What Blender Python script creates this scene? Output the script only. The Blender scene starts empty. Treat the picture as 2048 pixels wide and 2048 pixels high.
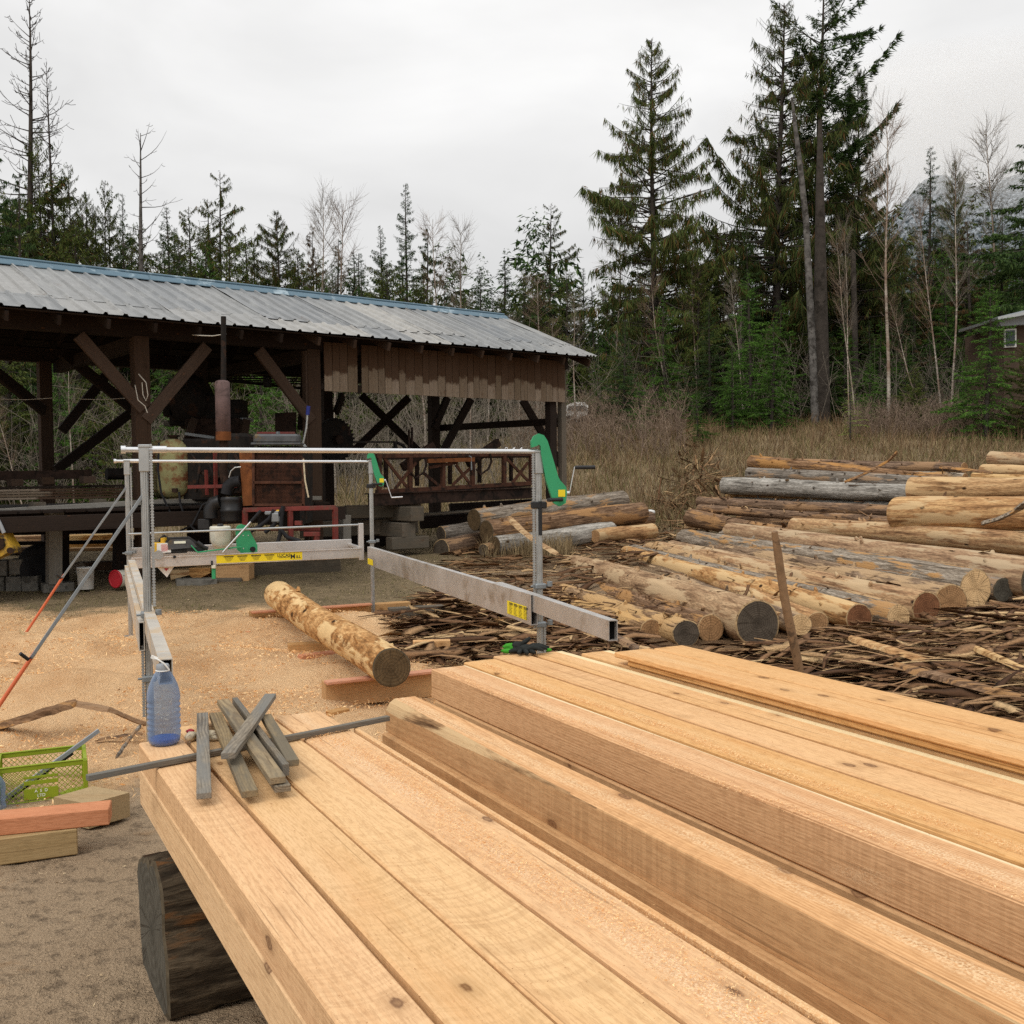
import bpy, math, random
import numpy as np
from mathutils import Vector, Matrix

R = math.radians
random.seed(7)
rng = np.random.default_rng(7)
sc = bpy.context.scene
COL = sc.collection

# ------------------------------------------------------------------ camera
F = 2050.0                      # focal length in photograph pixels (photograph is 2048 wide)
CAM_H = 1.6
cam_d = bpy.data.cameras.new("camera")
cam = bpy.data.objects.new("camera", cam_d)
COL.objects.link(cam)
cam_d.sensor_width = 36.0
cam_d.lens = 36.0 * F / 2048.0
cam_d.clip_start = 0.05
cam_d.clip_end = 6000
RC = Matrix.Rotation(R(90 - 2.15), 3, 'X') @ Matrix.Rotation(R(-0.6), 3, 'Z')
cam.matrix_world = Matrix.Translation((0, 0, CAM_H)) @ RC.to_4x4()
sc.camera = cam

# ------------------------------------------------------------------ world: overcast sky
w = bpy.data.worlds.new("World")
sc.world = w
w.use_nodes = True
wt = w.node_tree
for n in list(wt.nodes):
    wt.nodes.remove(n)
W = wt.nodes.new
L = wt.links.new
out = W('ShaderNodeOutputWorld'); bg = W('ShaderNodeBackground')
sky = W('ShaderNodeTexSky'); sky.sky_type = 'NISHITA'; sky.sun_disc = False
SUN_EL, SUN_AZ = 50, 212        # azimuth clockwise from the view direction (+Y)
sky.sun_elevation = R(SUN_EL); sky.sun_rotation = R(SUN_AZ)
tc = W('ShaderNodeTexCoord'); sep = W('ShaderNodeSeparateXYZ'); L(tc.outputs['Generated'], sep.inputs[0])
# even cloud cover, brighter towards the zenith as an overcast sky is
mr = W('ShaderNodeMapRange'); mr.inputs['From Min'].default_value = 0.0; mr.inputs['From Max'].default_value = 1.0
mr.inputs['To Min'].default_value = 0.76; mr.inputs['To Max'].default_value = 1.42
L(sep.outputs['Z'], mr.inputs['Value'])
mp = W('ShaderNodeMapping'); mp.inputs['Scale'].default_value = (1.3, 1.3, 2.6); L(tc.outputs['Generated'], mp.inputs['Vector'])
nz = W('ShaderNodeTexNoise'); nz.inputs['Scale'].default_value = 1.9; nz.inputs['Detail'].default_value = 5; nz.inputs['Roughness'].default_value = 0.52
nz.inputs['Distortion'].default_value = 0.35
L(mp.outputs[0], nz.inputs['Vector'])
mr2 = W('ShaderNodeMapRange'); mr2.inputs['From Min'].default_value = 0.30; mr2.inputs['From Max'].default_value = 0.68
mr2.inputs['To Min'].default_value = 0.78; mr2.inputs['To Max'].default_value = 1.04
L(nz.outputs['Fac'], mr2.inputs['Value'])
mm = W('ShaderNodeMath'); mm.operation = 'MULTIPLY'; L(mr.outputs[0], mm.inputs[0]); L(mr2.outputs[0], mm.inputs[1])
cl = W('ShaderNodeVectorMath'); cl.operation = 'SCALE'; cl.inputs[0].default_value = (1.0, 0.995, 0.985); L(mm.outputs[0], cl.inputs['Scale'])
sk = W('ShaderNodeVectorMath'); sk.operation = 'SCALE'; L(sky.outputs[0], sk.inputs[0]); sk.inputs['Scale'].default_value = 0.08
mx = W('ShaderNodeMix'); mx.data_type = 'RGBA'; mx.inputs['Factor'].default_value = 0.95
L(sk.outputs[0], mx.inputs[6]); L(cl.outputs[0], mx.inputs[7])
L(mx.outputs[2], bg.inputs['Color']); bg.inputs['Strength'].default_value = 1.0
L(bg.outputs[0], out.inputs['Surface'])

sd = bpy.data.lights.new("sun", 'SUN'); sd.energy = 1.4; sd.angle = R(30); sd.color = (1.0, 0.96, 0.90)
so = bpy.data.objects.new("sun", sd); COL.objects.link(so)
sdir = Vector((math.sin(R(SUN_AZ)) * math.cos(R(SUN_EL)), math.cos(R(SUN_AZ)) * math.cos(R(SUN_EL)), math.sin(R(SUN_EL))))
so.rotation_euler = sdir.to_track_quat('Z', 'Y').to_euler(); so.location = (0, 0, 30)

sc.view_settings.view_transform = 'Standard'; sc.view_settings.look = 'None'
sc.view_settings.exposure = 0.0; sc.view_settings.gamma = 1.0; sc.view_settings.use_curve_mapping = False
sc.cycles.max_bounces = 6; sc.cycles.diffuse_bounces = 3; sc.cycles.glossy_bounces = 3
sc.cycles.transparent_max_bounces = 12; sc.cycles.transmission_bounces = 4
sc.cycles.use_denoising = False

# ------------------------------------------------------------------ measuring helpers
C0 = Vector((0, 0, CAM_H))
def ray(px, py): return RC @ Vector(((px - 1024) / F, (1024 - py) / F, -1.0))
def G(px, py, z=0.0):            # point at height z
    d = ray(px, py); return C0 + d * ((z - CAM_H) / d.z)
def D(px, py, Y):                # point at distance Y
    d = ray(px, py); return C0 + d * (Y / d.y)
def az(a): return Vector((math.sin(R(a)), math.cos(R(a)), 0))
def ss(a, b, x):
    t = np.clip((np.asarray(x, float) - a) / (b - a), 0, 1); return t * t * (3 - 2 * t)
def fbm(x, y, seed=0, base=1.0, octs=4, gain=0.5):
    r = np.random.default_rng(seed); v = 0; a = 1.0; f = base
    for _ in range(octs):
        for _k in range(3):
            t = r.uniform(0, 6.283); p = r.uniform(0, 6.283); ff = f * r.uniform(0.7, 1.3)
            v = v + a * np.sin((x * math.cos(t) + y * math.sin(t)) * ff * 6.283 + p) / 3
        a *= gain; f *= 2.1
    return v

# ------------------------------------------------------------------ object helpers
ORG = {}
def tag(o, label=None, cat=None, group=None, kind=None):
    if label: o['label'] = label
    if cat: o['category'] = cat
    if group: o['group'] = group
    if kind: o['kind'] = kind
    return o
def thing(name, loc, label, cat, group=None):
    o = bpy.data.objects.new(name, None); COL.objects.link(o); o.empty_display_size = 0.1
    o.location = loc; ORG[o.name] = Vector(loc)
    return tag(o, label, cat, group)
def link(name, me, mat, parent=None, M=None):
    o = bpy.data.objects.new(name, me); COL.objects.link(o)
    if mat is not None:
        for m_ in (mat if isinstance(mat, (list, tuple)) else [mat]): me.materials.append(m_)
    po = ORG.get(parent.name, Vector((0, 0, 0))) if parent else Vector((0, 0, 0))
    if M is None:
        T = po.copy() if parent else Vector((0, 0, 0))
        if not parent and len(me.vertices):
            co = np.empty(len(me.vertices) * 3, np.float32); me.vertices.foreach_get('co', co); co = co.reshape(-1, 3)
            lo, hi = co.min(0), co.max(0); T = Vector(((lo[0] + hi[0]) / 2, (lo[1] + hi[1]) / 2, lo[2]))
            T = Vector([round(float(a), 3) for a in T])
        me.transform(Matrix.Translation(-T)); M = Matrix.Translation(T)
    if parent: o.parent = parent
    # parents are never rotated: an object with its own rotation only carries children built without one
    Mr = M.copy(); Mr.translation = M.translation - po
    if parent is not None and parent.name in ROT:
        Mr = ROT[parent.name].inverted() @ M
    o.matrix_local = Mr if parent else M
    ORG[o.name] = M.translation.copy()
    if M.to_3x3() != Matrix.Identity(3): ROT[o.name] = M.copy()
    elif parent is not None and parent.name in ROT: ROT[o.name] = M.copy()
    return o
ROT = {}

class MB:
    def __init__(s): s.v = []; s.f = []; s.m = []; s.sm = []
    def add(s, V, Fc, mi=0, smooth=False):
        b = len(s.v); s.v.extend([tuple(p) for p in V])
        for f in Fc: s.f.append([i + b for i in f]); s.m.append(mi); s.sm.append(smooth)
        return s
    def box(s, c, d, rot=None, b=0.0, mi=0):
        c = Vector(c); X, Y, Z = d[0] / 2, d[1] / 2, d[2] / 2
        b = min(b, X * .45, Y * .45, Z * .45)
        if b <= 0:
            V = [Vector((x, y, z)) for x in (-X, X) for y in (-Y, Y) for z in (-Z, Z)]
            Fc = [(0, 1, 3, 2), (4, 6, 7, 5), (0, 4, 5, 1), (2, 3, 7, 6), (0, 2, 6, 4), (1, 5, 7, 3)]
        else:
            V = []; ix = {}
            for sx in (-1, 1):
                for sy in (-1, 1):
                    for sz in (-1, 1):
                        for k in range(3):
                            ix[(sx, sy, sz, k)] = len(V)
                            V.append(Vector((sx * (X - (b if k != 0 else 0)), sy * (Y - (b if k != 1 else 0)), sz * (Z - (b if k != 2 else 0)))))
            Fc = []
            q = [(-1, -1), (-1, 1), (1, 1), (1, -1)]
            for sg in (-1, 1):
                Fc.append([ix[(sg, a, c2, 0)] for a, c2 in q]); Fc.append([ix[(a, sg, c2, 1)] for a, c2 in q]); Fc.append([ix[(a, c2, sg, 2)] for a, c2 in q])
            for a in (-1, 1):
                for c2 in (-1, 1):
                    Fc.append([ix[(a, c2, -1, 0)], ix[(a, c2, 1, 0)], ix[(a, c2, 1, 1)], ix[(a, c2, -1, 1)]])
                    Fc.append([ix[(a, -1, c2, 0)], ix[(a, 1, c2, 0)], ix[(a, 1, c2, 2)], ix[(a, -1, c2, 2)]])
                    Fc.append([ix[(-1, a, c2, 1)], ix[(1, a, c2, 1)], ix[(1, a, c2, 2)], ix[(-1, a, c2, 2)]])
                    for d2 in (-1, 1): Fc.append([ix[(a, c2, d2, k)] for k in range(3)])
            G2 = []
            for f in Fc:
                n = (V[f[1]] - V[f[0]]).cross(V[f[2]] - V[f[0]]); ce = sum((V[i] for i in f), Vector()) / len(f)
                G2.append(f if n.dot(ce) > 0 else f[::-1])
            Fc = G2
        if rot is not None: V = [rot @ p for p in V]
        return s.add([p + c for p in V], Fc, mi)
    def beam(s, p0, p1, w_, h_, up=(0, 0, 1), b=0.004, mi=0):
        p0, p1 = Vector(p0), Vector(p1); x = (p1 - p0); l = x.length; x.normalize()
        y = Vector(up).cross(x)
        if y.length < 1e-4: y = Vector((0, 1, 0)).cross(x)
        y.normalize(); z = x.cross(y)
        rot = Matrix((x, y, z)).transposed()
        return s.box((p0 + p1) / 2, (l, w_, h_), rot, b, mi)
    def sweep(s, secs, cap=True, smooth=True, closed=True, mi=0):
        n = len(secs[0]); V = [p for q in secs for p in q]; Fc = []
        for i in range(len(secs) - 1):
            for j in range(n if closed else n - 1):
                k = (j + 1) % n; Fc.append((i * n + j, i * n + k, (i + 1) * n + k, (i + 1) * n + j))
        s.add(V, Fc, mi, smooth)
        if cap and closed:
            s.add(secs[0], [list(range(n))[::-1]], mi); s.add(secs[-1], [list(range(n))], mi)
        return s
    def tube(s, pts, r, n=8, cap=True, mi=0, smooth=True):
        pts = [Vector(p) for p in pts]; rs = r if isinstance(r, (list, tuple)) else [r] * len(pts); secs = []
        pr = None
        for i, p in enumerate(pts):
            t = (pts[min(i + 1, len(pts) - 1)] - pts[max(i - 1, 0)]).normalized()
            if pr is None:
                a = Vector((0, 0, 1)) if abs(t.z) < .9 else Vector((0, 1, 0)); x = a.cross(t).normalized()
            else:
                x = (pr - t * pr.dot(t)).normalized()
            pr = x; y = t.cross(x)
            secs.append([p + (x * math.cos(6.28318 * k / n) + y * math.sin(6.28318 * k / n)) * rs[i] for k in range(n)])
        return s.sweep(secs, cap, smooth, True, mi)
    def lathe(s, c, prof, n=16, axis='z', M=None, mi=0, cap=True, smooth=True):
        secs = []
        for (rr, hh) in prof:
            ring = [Vector((rr * math.cos(6.28318 * k / n), rr * math.sin(6.28318 * k / n), hh)) for k in range(n)]
            if M is not None: ring = [M @ p for p in ring]
            secs.append([p + Vector(c) for p in ring])
        return s.sweep(secs, cap, smooth, True, mi)
    def prism(s, poly, d, mi=0):         # poly: planar loop of points, d: extrusion vector
        n = len(poly); A = [Vector(p) for p in poly]; B = [p + Vector(d) for p in A]
        nn = Vector()
        for i in range(n): nn += A[i].cross(A[(i + 1) % n])
        fl = nn.dot(Vector(d)) > 0
        f1 = list(range(n)); f2 = [i + n for i in range(n)]
        Fc = [f1[::-1] if fl else f1, f2 if fl else f2[::-1]]
        for i in range(n):
            k = (i + 1) % n; q = (i, k, k + n, i + n); Fc.append(q if fl else q[::-1])
        return s.add(A + B, Fc, mi)
    def build(s, name, mat, parent=None, M=None):
        me = bpy.data.meshes.new(name); me.from_pydata(s.v, [], s.f)
        if len(s.f):
            me.polygons.foreach_set('use_smooth', s.sm); me.polygons.foreach_set('material_index', s.m)
        me.update()
        return link(name, me, mat, parent, M)

def np_mesh(name, V, Fi, smooth=False):  # V (n,3) float, Fi (m,k) int with k 3 or 4
    me = bpy.data.meshes.new(name); V = np.ascontiguousarray(V, np.float32); Fi = np.ascontiguousarray(Fi, np.int32)
    m, k = Fi.shape
    me.vertices.add(len(V)); me.vertices.foreach_set('co', V.ravel())
    me.loops.add(m * k); me.loops.foreach_set('vertex_index', Fi.ravel())
    me.polygons.add(m); me.polygons.foreach_set('loop_start', np.arange(0, m * k, k, dtype=np.int32))
    if smooth: me.polygons.foreach_set('use_smooth', np.ones(m, bool))
    me.update(calc_edges=True); me.validate()
    return me

def frame(p0, p1, up=(0, 0, 1)):         # matrix whose X runs p0 -> p1, origin at the middle
    p0, p1 = Vector(p0), Vector(p1); x = (p1 - p0).normalized(); y = Vector(up).cross(x)
    if y.length < 1e-4: y = Vector((0, 1, 0)).cross(x)
    y.normalize(); z = x.cross(y)
    M = Matrix((x, y, z)).transposed().to_4x4(); M.translation = (p0 + p1) / 2
    return M
def beam_obj(name, p0, p1, w_, h_, mat, parent=None, up=(0, 0, 1), b=0.004):
    l = (Vector(p1) - Vector(p0)).length
    return MB().box((0, 0, 0), (l, w_, h_), None, b).build(name, mat, parent, frame(p0, p1, up))
def text_obj(name, body, size, M, mat, parent, extrude=0.0006):
    cu = bpy.data.curves.new(name, 'FONT'); cu.body = body; cu.size = size; cu.extrude = extrude; cu.offset = size * .018
    cu.align_x = 'CENTER'; cu.align_y = 'CENTER'; cu.materials.append(mat)
    tmp = bpy.data.objects.new('tmp', cu); me = bpy.data.meshes.new_from_object(tmp); bpy.data.objects.remove(tmp); me.materials.clear(); me.materials.append(mat)
    o = bpy.data.objects.new(name, me); COL.objects.link(o); o.parent = parent
    po = ORG.get(parent.name, Vector()); Mr = M.copy(); Mr.translation = M.translation - po
    if parent.name in ROT: Mr = ROT[parent.name].inverted() @ M
    o.matrix_local = Mr
    return o

# ------------------------------------------------------------------ material helpers
class Nn:
    def __init__(s, name, rough=0.7, metal=0.0):
        s.m = bpy.data.materials.new(name); s.m.use_nodes = True; s.t = s.m.node_tree
        s.b = s.t.nodes['Principled BSDF']; s.b.inputs['Roughness'].default_value = rough; s.b.inputs['Metallic'].default_value = metal
        s.b.inputs['Specular IOR Level'].default_value = 0.35 if rough < .65 else 0.12
    def set(s, inp, v):
        if hasattr(v, 'links') or isinstance(v, bpy.types.NodeSocket): s.t.links.new(v, inp)
        elif isinstance(v, (tuple, list)):
            inp.default_value = tuple(v) + (1.0,) if (len(v) == 3 and inp.type == 'RGBA') else v
        else: inp.default_value = v
    def n(s, ty, **k):
        nd = s.t.nodes.new(ty)
        for a, v in k.items():
            if a.startswith('_'): setattr(nd, a[1:], v)
            else: s.set(nd.inputs[a.replace('__', ' ')], v)
        return nd
    def obj(s, rnd=True):
        c = s.n('ShaderNodeTexCoord').outputs['Object']
        if not rnd: return c
        r_ = s.n('ShaderNodeObjectInfo').outputs['Random']
        sc_ = s.n('ShaderNodeVectorMath', _operation='SCALE'); sc_.inputs[0].default_value = (17.3, 31.7, 23.9); s.t.links.new(r_, sc_.inputs['Scale'])
        a = s.n('ShaderNodeVectorMath', _operation='ADD'); s.t.links.new(c, a.inputs[0]); s.t.links.new(sc_.outputs[0], a.inputs[1])
        return a.outputs[0]
    def rnd(s): return s.n('ShaderNodeObjectInfo').outputs['Random']
    def island(s): return s.n('ShaderNodeNewGeometry').outputs['Random Per Island']
    def map(s, v, sc_, loc=(0, 0, 0)): return s.n('ShaderNodeMapping', Vector=v, Scale=sc_, Location=loc).outputs[0]
    def noise(s, v, scale=5, detail=4, rough=0.55, dist=0.0): return s.n('ShaderNodeTexNoise', Vector=v, Scale=scale, Detail=detail, Roughness=rough, Distortion=dist).outputs['Fac']
    def ramp(s, f, stops):
        nd = s.n('ShaderNodeValToRGB', Fac=f); cr = nd.color_ramp
        while len(cr.elements) > 2: cr.elements.remove(cr.elements[-1])
        for i, (p, c) in enumerate(stops):
            e = cr.elements[i] if i < 2 else cr.elements.new(p)
            e.position = p; e.color = (c, c, c, 1) if not isinstance(c, (tuple, list)) else tuple(c) + (1,)
        return nd.outputs['Color']
    def mix(s, f, a, b, mode='MIX'):
        nd = s.n('ShaderNodeMix', _data_type='RGBA', _blend_type=mode)
        s.set(nd.inputs[0], f); s.set(nd.inputs[6], a); s.set(nd.inputs[7], b); return nd.outputs[2]
    def math(s, op, a, b=0.0, c=None):
        nd = s.n('ShaderNodeMath', _operation=op); s.set(nd.inputs[0], a); s.set(nd.inputs[1], b)
        if c is not None: s.set(nd.inputs[2], c)
        return nd.outputs[0]
    def sep(s, v): return s.n('ShaderNodeSeparateXYZ', Vector=v).outputs
    def comb(s, x, y, z): return s.n('ShaderNodeCombineXYZ', X=x, Y=y, Z=z).outputs[0]
    def bump(s, h, strength=0.3, dist=0.01):
        nd = s.n('ShaderNodeBump', Height=h, Strength=strength, Distance=dist); s.t.links.new(nd.outputs[0], s.b.inputs['Normal'])
    def col(s, c): s.set(s.b.inputs['Base Color'], c); return s
    def ro(s, c): s.set(s.b.inputs['Roughness'], c); return s

MAT = {}
def wood(name, light, dark, ring=110.0, kerf=0.5, dust=0.0, knots=1.0, contrast=0.42, rough=0.72, grey=None, var=0.08, sap=0.0, sapat=.055):
    N = Nn(name, rough)
    c = N.obj(False); o = N.obj(True)
    x, y, z = N.sep(o)[0:3]
    rr = N.rnd()
    w1 = N.noise(N.map(o, (0.55, 3.0, 3.0)), 1.0, 3, 0.5)
    cy, cz = N.sep(c)[1:3]
    py = N.math('ADD', cy, N.math('MULTIPLY_ADD', rr, 0.16, -0.08)); pz = N.math('ADD', cz, N.math('MULTIPLY_ADD', rr, -0.05, -0.06))
    py = N.math('ADD', py, N.math('MULTIPLY_ADD', w1, 0.11, -0.055)); pz = N.math('ADD', pz, N.math('MULTIPLY_ADD', N.noise(N.map(o, (0.7, 2.0, 2.0), (5, 3, 1)), 1.0, 3, 0.5), 0.10, -0.05))
    r_ = N.math('SQRT', N.math('ADD', N.math('MULTIPLY', py, py), N.math('MULTIPLY', pz, pz)))
    sn = N.math('SINE', N.math('MULTIPLY', N.math('ADD', r_, N.math('MULTIPLY', N.noise(N.map(o, (1.5, 12, 12)), 1.0, 3, .6), 0.02)), ring * 6.283))
    rf = N.ramp(N.math('MULTIPLY_ADD', sn, 0.5, 0.5), [(0.2, 0.0), (0.95, 1.0)])
    fib = N.noise(N.map(o, (5, 240, 240)), 1.0, 2, .6); stk = N.noise(N.map(o, (0.7, 42, 42), (4, 4, 8)), 1.0, 4, .65)
    f = N.math('MULTIPLY', rf, N.math('MULTIPLY', N.ramp(N.noise(N.map(o, (0.8, 5, 5), (6, 1, 2)), 1.0, 2), [(0.3, .35), (0.65, 1.0)]), contrast))
    f = N.math('ADD', f, N.math('ADD', N.math('MULTIPLY_ADD', fib, 0.30, -0.15), N.math('MULTIPLY_ADD', stk, .9, -.42)))
    base = N.mix(f, light, dark)
    big = N.noise(N.map(o, (0.8, 6, 6)), 1.0, 4, .6)
    base = N.mix(N.ramp(big, [(0.38, 0.0), (0.72, 0.40)]), base, tuple(a * b for a, b in zip(light, (1.05, 1.10, 1.25))))
    fuzz = N.noise(N.map(o, (22, 150, 150), (3, 3, 3)), 1.0, 3, .75); base = N.mix(N.ramp(fuzz, [(0.40, .38), (0.52, 0.0)]), base, tuple(a * .72 for a in dark))
    chk = N.noise(N.map(o, (1.2, 75, 75), (8, 3, 2)), 1.0, 2, .5); base = N.mix(N.ramp(chk, [(0.30, .6), (0.34, 0.0)]), base, tuple(a * .5 for a in dark))
    base = N.mix(N.ramp(N.noise(N.map(o, (1.4, 9, 9), (9, 2, 4)), 1.0, 3, .6), [(0.52, 0.0), (0.8, 0.35)]), base, tuple(a * b for a, b in zip(dark, (1.05, .88, .8))))
    if sap > 0:
        base = N.mix(N.ramp(N.math('ADD', cy, N.math('MULTIPLY', w1, 0.03)), [(sapat, 0.0), (sapat + .008, sap)]), base, (0.80, 0.64, 0.38))
    # knots: dark ellipses with a pale halo
    kv = N.n('ShaderNodeTexVoronoi', Vector=N.map(o, (4.0, 8.0, 8.0)), Scale=1.0, Randomness=1.0)
    kd = N.math('ADD', kv.outputs['Distance'], N.math('MULTIPLY_ADD', N.noise(N.map(o, (1, 1.6, 1.6)), 22, 3), 0.13, -0.065))
    pick = N.math('GREATER_THAN', N.sep(kv.outputs['Color'])[0], 0.30)
    kf = N.math('MULTIPLY', N.ramp(kd, [(0.085, 1.0), (0.115, 0.0)]), N.math('MULTIPLY', pick, knots))
    halo = N.math('MULTIPLY', N.ramp(kd, [(0.11, 1.0), (0.26, 0.0)]), N.math('MULTIPLY', pick, 0.42 * knots))
    base = N.mix(halo, base, tuple(a * 0.62 for a in dark))
    ringk = N.math('MULTIPLY_ADD', N.math('SINE', N.math('MULTIPLY', kd, 95)), 0.18, 0.8)
    base = N.mix(N.math('MULTIPLY', kf, N.math('MULTIPLY', ringk, .85)), base, (0.15, 0.065, 0.028))
    # saw kerfs: faint arcs across the grain
    if kerf > 0:
        ka = N.math('ADD', x, N.math('MULTIPLY', N.math('MULTIPLY', cy, cy), 4.0))
        ks = N.noise(N.comb(N.math('MULTIPLY', ka, 85.0), N.math('MULTIPLY', z, 2.0), rr), 1.0, 1, .5)
        km = N.ramp(N.noise(N.map(o, (0.9, 2.5, 2.5), (3, 7, 1)), 1.0, 2, .5), [(0.46, 0.0), (0.70, 1.0)])
        kk = N.math('MULTIPLY', N.ramp(ks, [(0.46, 0.0), (0.56, 1.0)]), N.math('MULTIPLY', km, 0.24 * kerf))
        base = N.mix(kk, base, tuple(a * .62 for a in dark))
        hgt = N.math('ADD', fib, N.math('MULTIPLY', N.math('MULTIPLY', ks, km), 1.6 * kerf))
    else: hgt = fib
    if grey is not None:
        base = N.mix(N.ramp(N.noise(N.map(o, (2, 8, 8), (2, 2, 2)), 1.0, 4, .65), [(0.40, .85), (0.58, 0.0)]), base, grey)
    if dust > 0:
        dn = N.noise(N.map(o, (1.2, 7, 7), (1, 8, 3)), 1.0, 5, .7)
        gr = N.noise(o, 170, 2, .7)
        band = N.ramp(N.math('ABSOLUTE', N.math('ADD', cy, N.math('MULTIPLY_ADD', w1, 0.10, -0.05))), [(0.01, 1.0), (0.05, 0.0)])
        dm = N.math('MULTIPLY', N.ramp(N.math('ADD', N.math('MULTIPLY', dn, .75), N.math('MULTIPLY', band, .22)), [(0.44, 0.0), (0.60, 1.0)]), N.ramp(gr, [(0.40, 0.25), (0.55, 1.0)]))
        dm = N.math('MULTIPLY', dm, dust)
        base = N.mix(N.math('MULTIPLY', dm, .85), base, N.ramp(gr, [(0.35, (0.62, 0.33, 0.15)), (0.62, (0.86, 0.62, 0.36))]))
        hgt = N.math('ADD', hgt, N.math('MULTIPLY', N.math('MULTIPLY', dm, gr), 3.0))
    hs = N.n('ShaderNodeHueSaturation', Color=base, Value=N.math('MULTIPLY_ADD', rr, var, 1.0 - var / 2), Saturation=N.math('MULTIPLY_ADD', rr, -0.2, 1.1))
    N.col(hs.outputs[0]); N.bump(hgt, 0.35, 0.0025)
    MAT[name] = N.m; return N.m

def bark(name, cols, pale=None, paleamt=0.3, fx=2.0, fy=26, strength=0.9, dist=0.02):
    N = Nn(name, 0.9); o = N.obj(True); rr = N.rnd()
    n1 = N.noise(N.map(o, (fx, fy, fy)), 1.0, 6, .68, .6); n2 = N.noise(N.map(o, (1.1, 5, 5)), 1.0, 4, .6)
    n3 = N.noise(N.map(o, (14, 70, 70)), 1.0, 3, .6)
    c = N.ramp(n1, [(0.30, cols[0]), (0.45, cols[1]), (0.62, cols[2])])
    c = N.mix(N.ramp(n3, [(0.35, 0.6), (0.58, 0.0)]), c, tuple(a * .35 for a in cols[1]))
    kv = N.n('ShaderNodeTexVoronoi', Vector=N.map(o, (3.0, 5.0, 5.0)), Scale=1.0); c = N.mix(N.math('MULTIPLY', N.ramp(kv.outputs['Distance'], [(0.08, 1.0), (0.15, 0.0)]), N.math('GREATER_THAN', N.sep(kv.outputs['Color'])[0], .5)), c, (0.035, 0.018, 0.009))
    if pale is not None:
        c = N.mix(N.ramp(N.math('ADD', N.math('MULTIPLY', n2, .8), N.math('MULTIPLY', n1, .25)), [(0.62 - paleamt * .4, 0.0), (0.66 - paleamt * .4, 1.0)]), c, N.mix(n1, tuple(a * .55 for a in pale), pale))
    hs = N.n('ShaderNodeHueSaturation', Color=c, Value=N.math('MULTIPLY_ADD', rr, .35, .85), Saturation=N.math('MULTIPLY_ADD', rr, .3, .8))
    N.col(hs.outputs[0]); N.bump(N.math('ADD', n1, N.math('MULTIPLY', n3, .35)), strength, dist); MAT[name] = N.m; return N.m

def endgrain(name, light, dark, rimc, stain=0.4, ring=45):
    N = Nn(name, 0.82); o = N.obj(False); oo = N.obj(True)
    x, y, z = N.sep(o)[0:3]; wv = N.noise(oo, 5, 3)
    r_ = N.math('ADD', N.math('SQRT', N.math('ADD', N.math('MULTIPLY', y, y), N.math('MULTIPLY', z, z))), N.math('MULTIPLY', wv, .06))
    rg = N.math('MULTIPLY_ADD', N.math('SINE', N.math('MULTIPLY', r_, ring * 6.283)), .5, .5)
    c = N.mix(N.math('MULTIPLY', rg, N.math('MULTIPLY_ADD', N.noise(oo, 7, 3), .9, .0)), tuple(v * 1.15 for v in light), tuple(v * .8 for v in dark))
    a = N.math('ARCTAN2', z, y)
    cr = N.noise(N.comb(N.math('MULTIPLY', a, 3.2), N.math('MULTIPLY', r_, .9), N.rnd()), 2.0, 2, .5)
    crf = N.ramp(N.math('ABSOLUTE', N.math('ADD', cr, -0.5)), [(0.0, 1.0), (0.028, 0.0)])
    c = N.mix(N.ramp(N.noise(oo, 9, 5, .7), [(0.4, 0.0), (0.7, stain)]), c, tuple(v * .4 for v in dark))
    c = N.mix(N.math('MULTIPLY', crf, .8), c, (0.03, 0.02, 0.012))
    sw = N.noise(N.map(oo, (1, 3, 60)), 1.0, 2)
    c = N.mix(N.math('MULTIPLY', sw, .3), c, light)
    c = N.mix(N.ramp(r_, [(0.02, .45), (0.10, 0.0)]), c, tuple(v * .6 for v in dark))
    N.col(c); N.bump(N.math('ADD', rg, N.math('MULTIPLY', crf, -4)), .4, .003); MAT[name] = N.m; return N.m

def simple(name, c, rough=0.6, metal=0.0, var=0.15, sc_=8, dark=None, damt=0.5, bump=0.0, emit=None):
    N = Nn(name, rough, metal); o = N.obj(True); n1 = N.noise(o, sc_, 5, .65)
    cc = N.mix(N.ramp(n1, [(0.3, 0.0), (0.7, 1.0)]), tuple(v * (1 - var) for v in c), tuple(min(1, v * (1 + var)) for v in c))
    if dark is not None: cc = N.mix(N.ramp(N.noise(o, sc_ * .6, 6, .72, .3), [(0.62 - damt * .25, 0.0), (0.70 - damt * .2, 1.0)]), cc, dark)
    N.col(cc)
    N.ro(N.math('MULTIPLY_ADD', n1, .3, rough - .15))
    if bump > 0: N.bump(n1, bump, .005)
    MAT[name] = N.m; return N.m

# fresh lumber
wood('cedar_top', (0.74, 0.445, 0.205), (0.55, 0.275, 0.100), kerf=1.3)
wood('cedar_pale', (0.76, 0.485, 0.235), (0.58, 0.315, 0.125), kerf=1.0, ring=60)
wood('cedar_light', (0.77, 0.515, 0.290), (0.63, 0.385, 0.190), kerf=1.2, contrast=.35)
wood('cedar_dusty', (0.73, 0.435, 0.195), (0.55, 0.28, 0.110), kerf=.6, dust=1.0)
wood('cedar_dusty_sap', (0.72, 0.410, 0.185), (0.48, 0.22, 0.075), kerf=.6, dust=.8, sap=.9, sapat=.082, contrast=.7)
wood('cedar_dusty2', (0.75, 0.460, 0.225), (0.55, 0.28, 0.110), kerf=.6, dust=.7)
wood('cedar_sap', (0.75, 0.460, 0.220), (0.55, 0.28, 0.110), kerf=.6, dust=.35, sap=1.0)
wood('fir_red', (0.62, 0.29, 0.165), (0.46, 0.18, 0.09), ring=90, kerf=.4, knots=.3)
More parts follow.
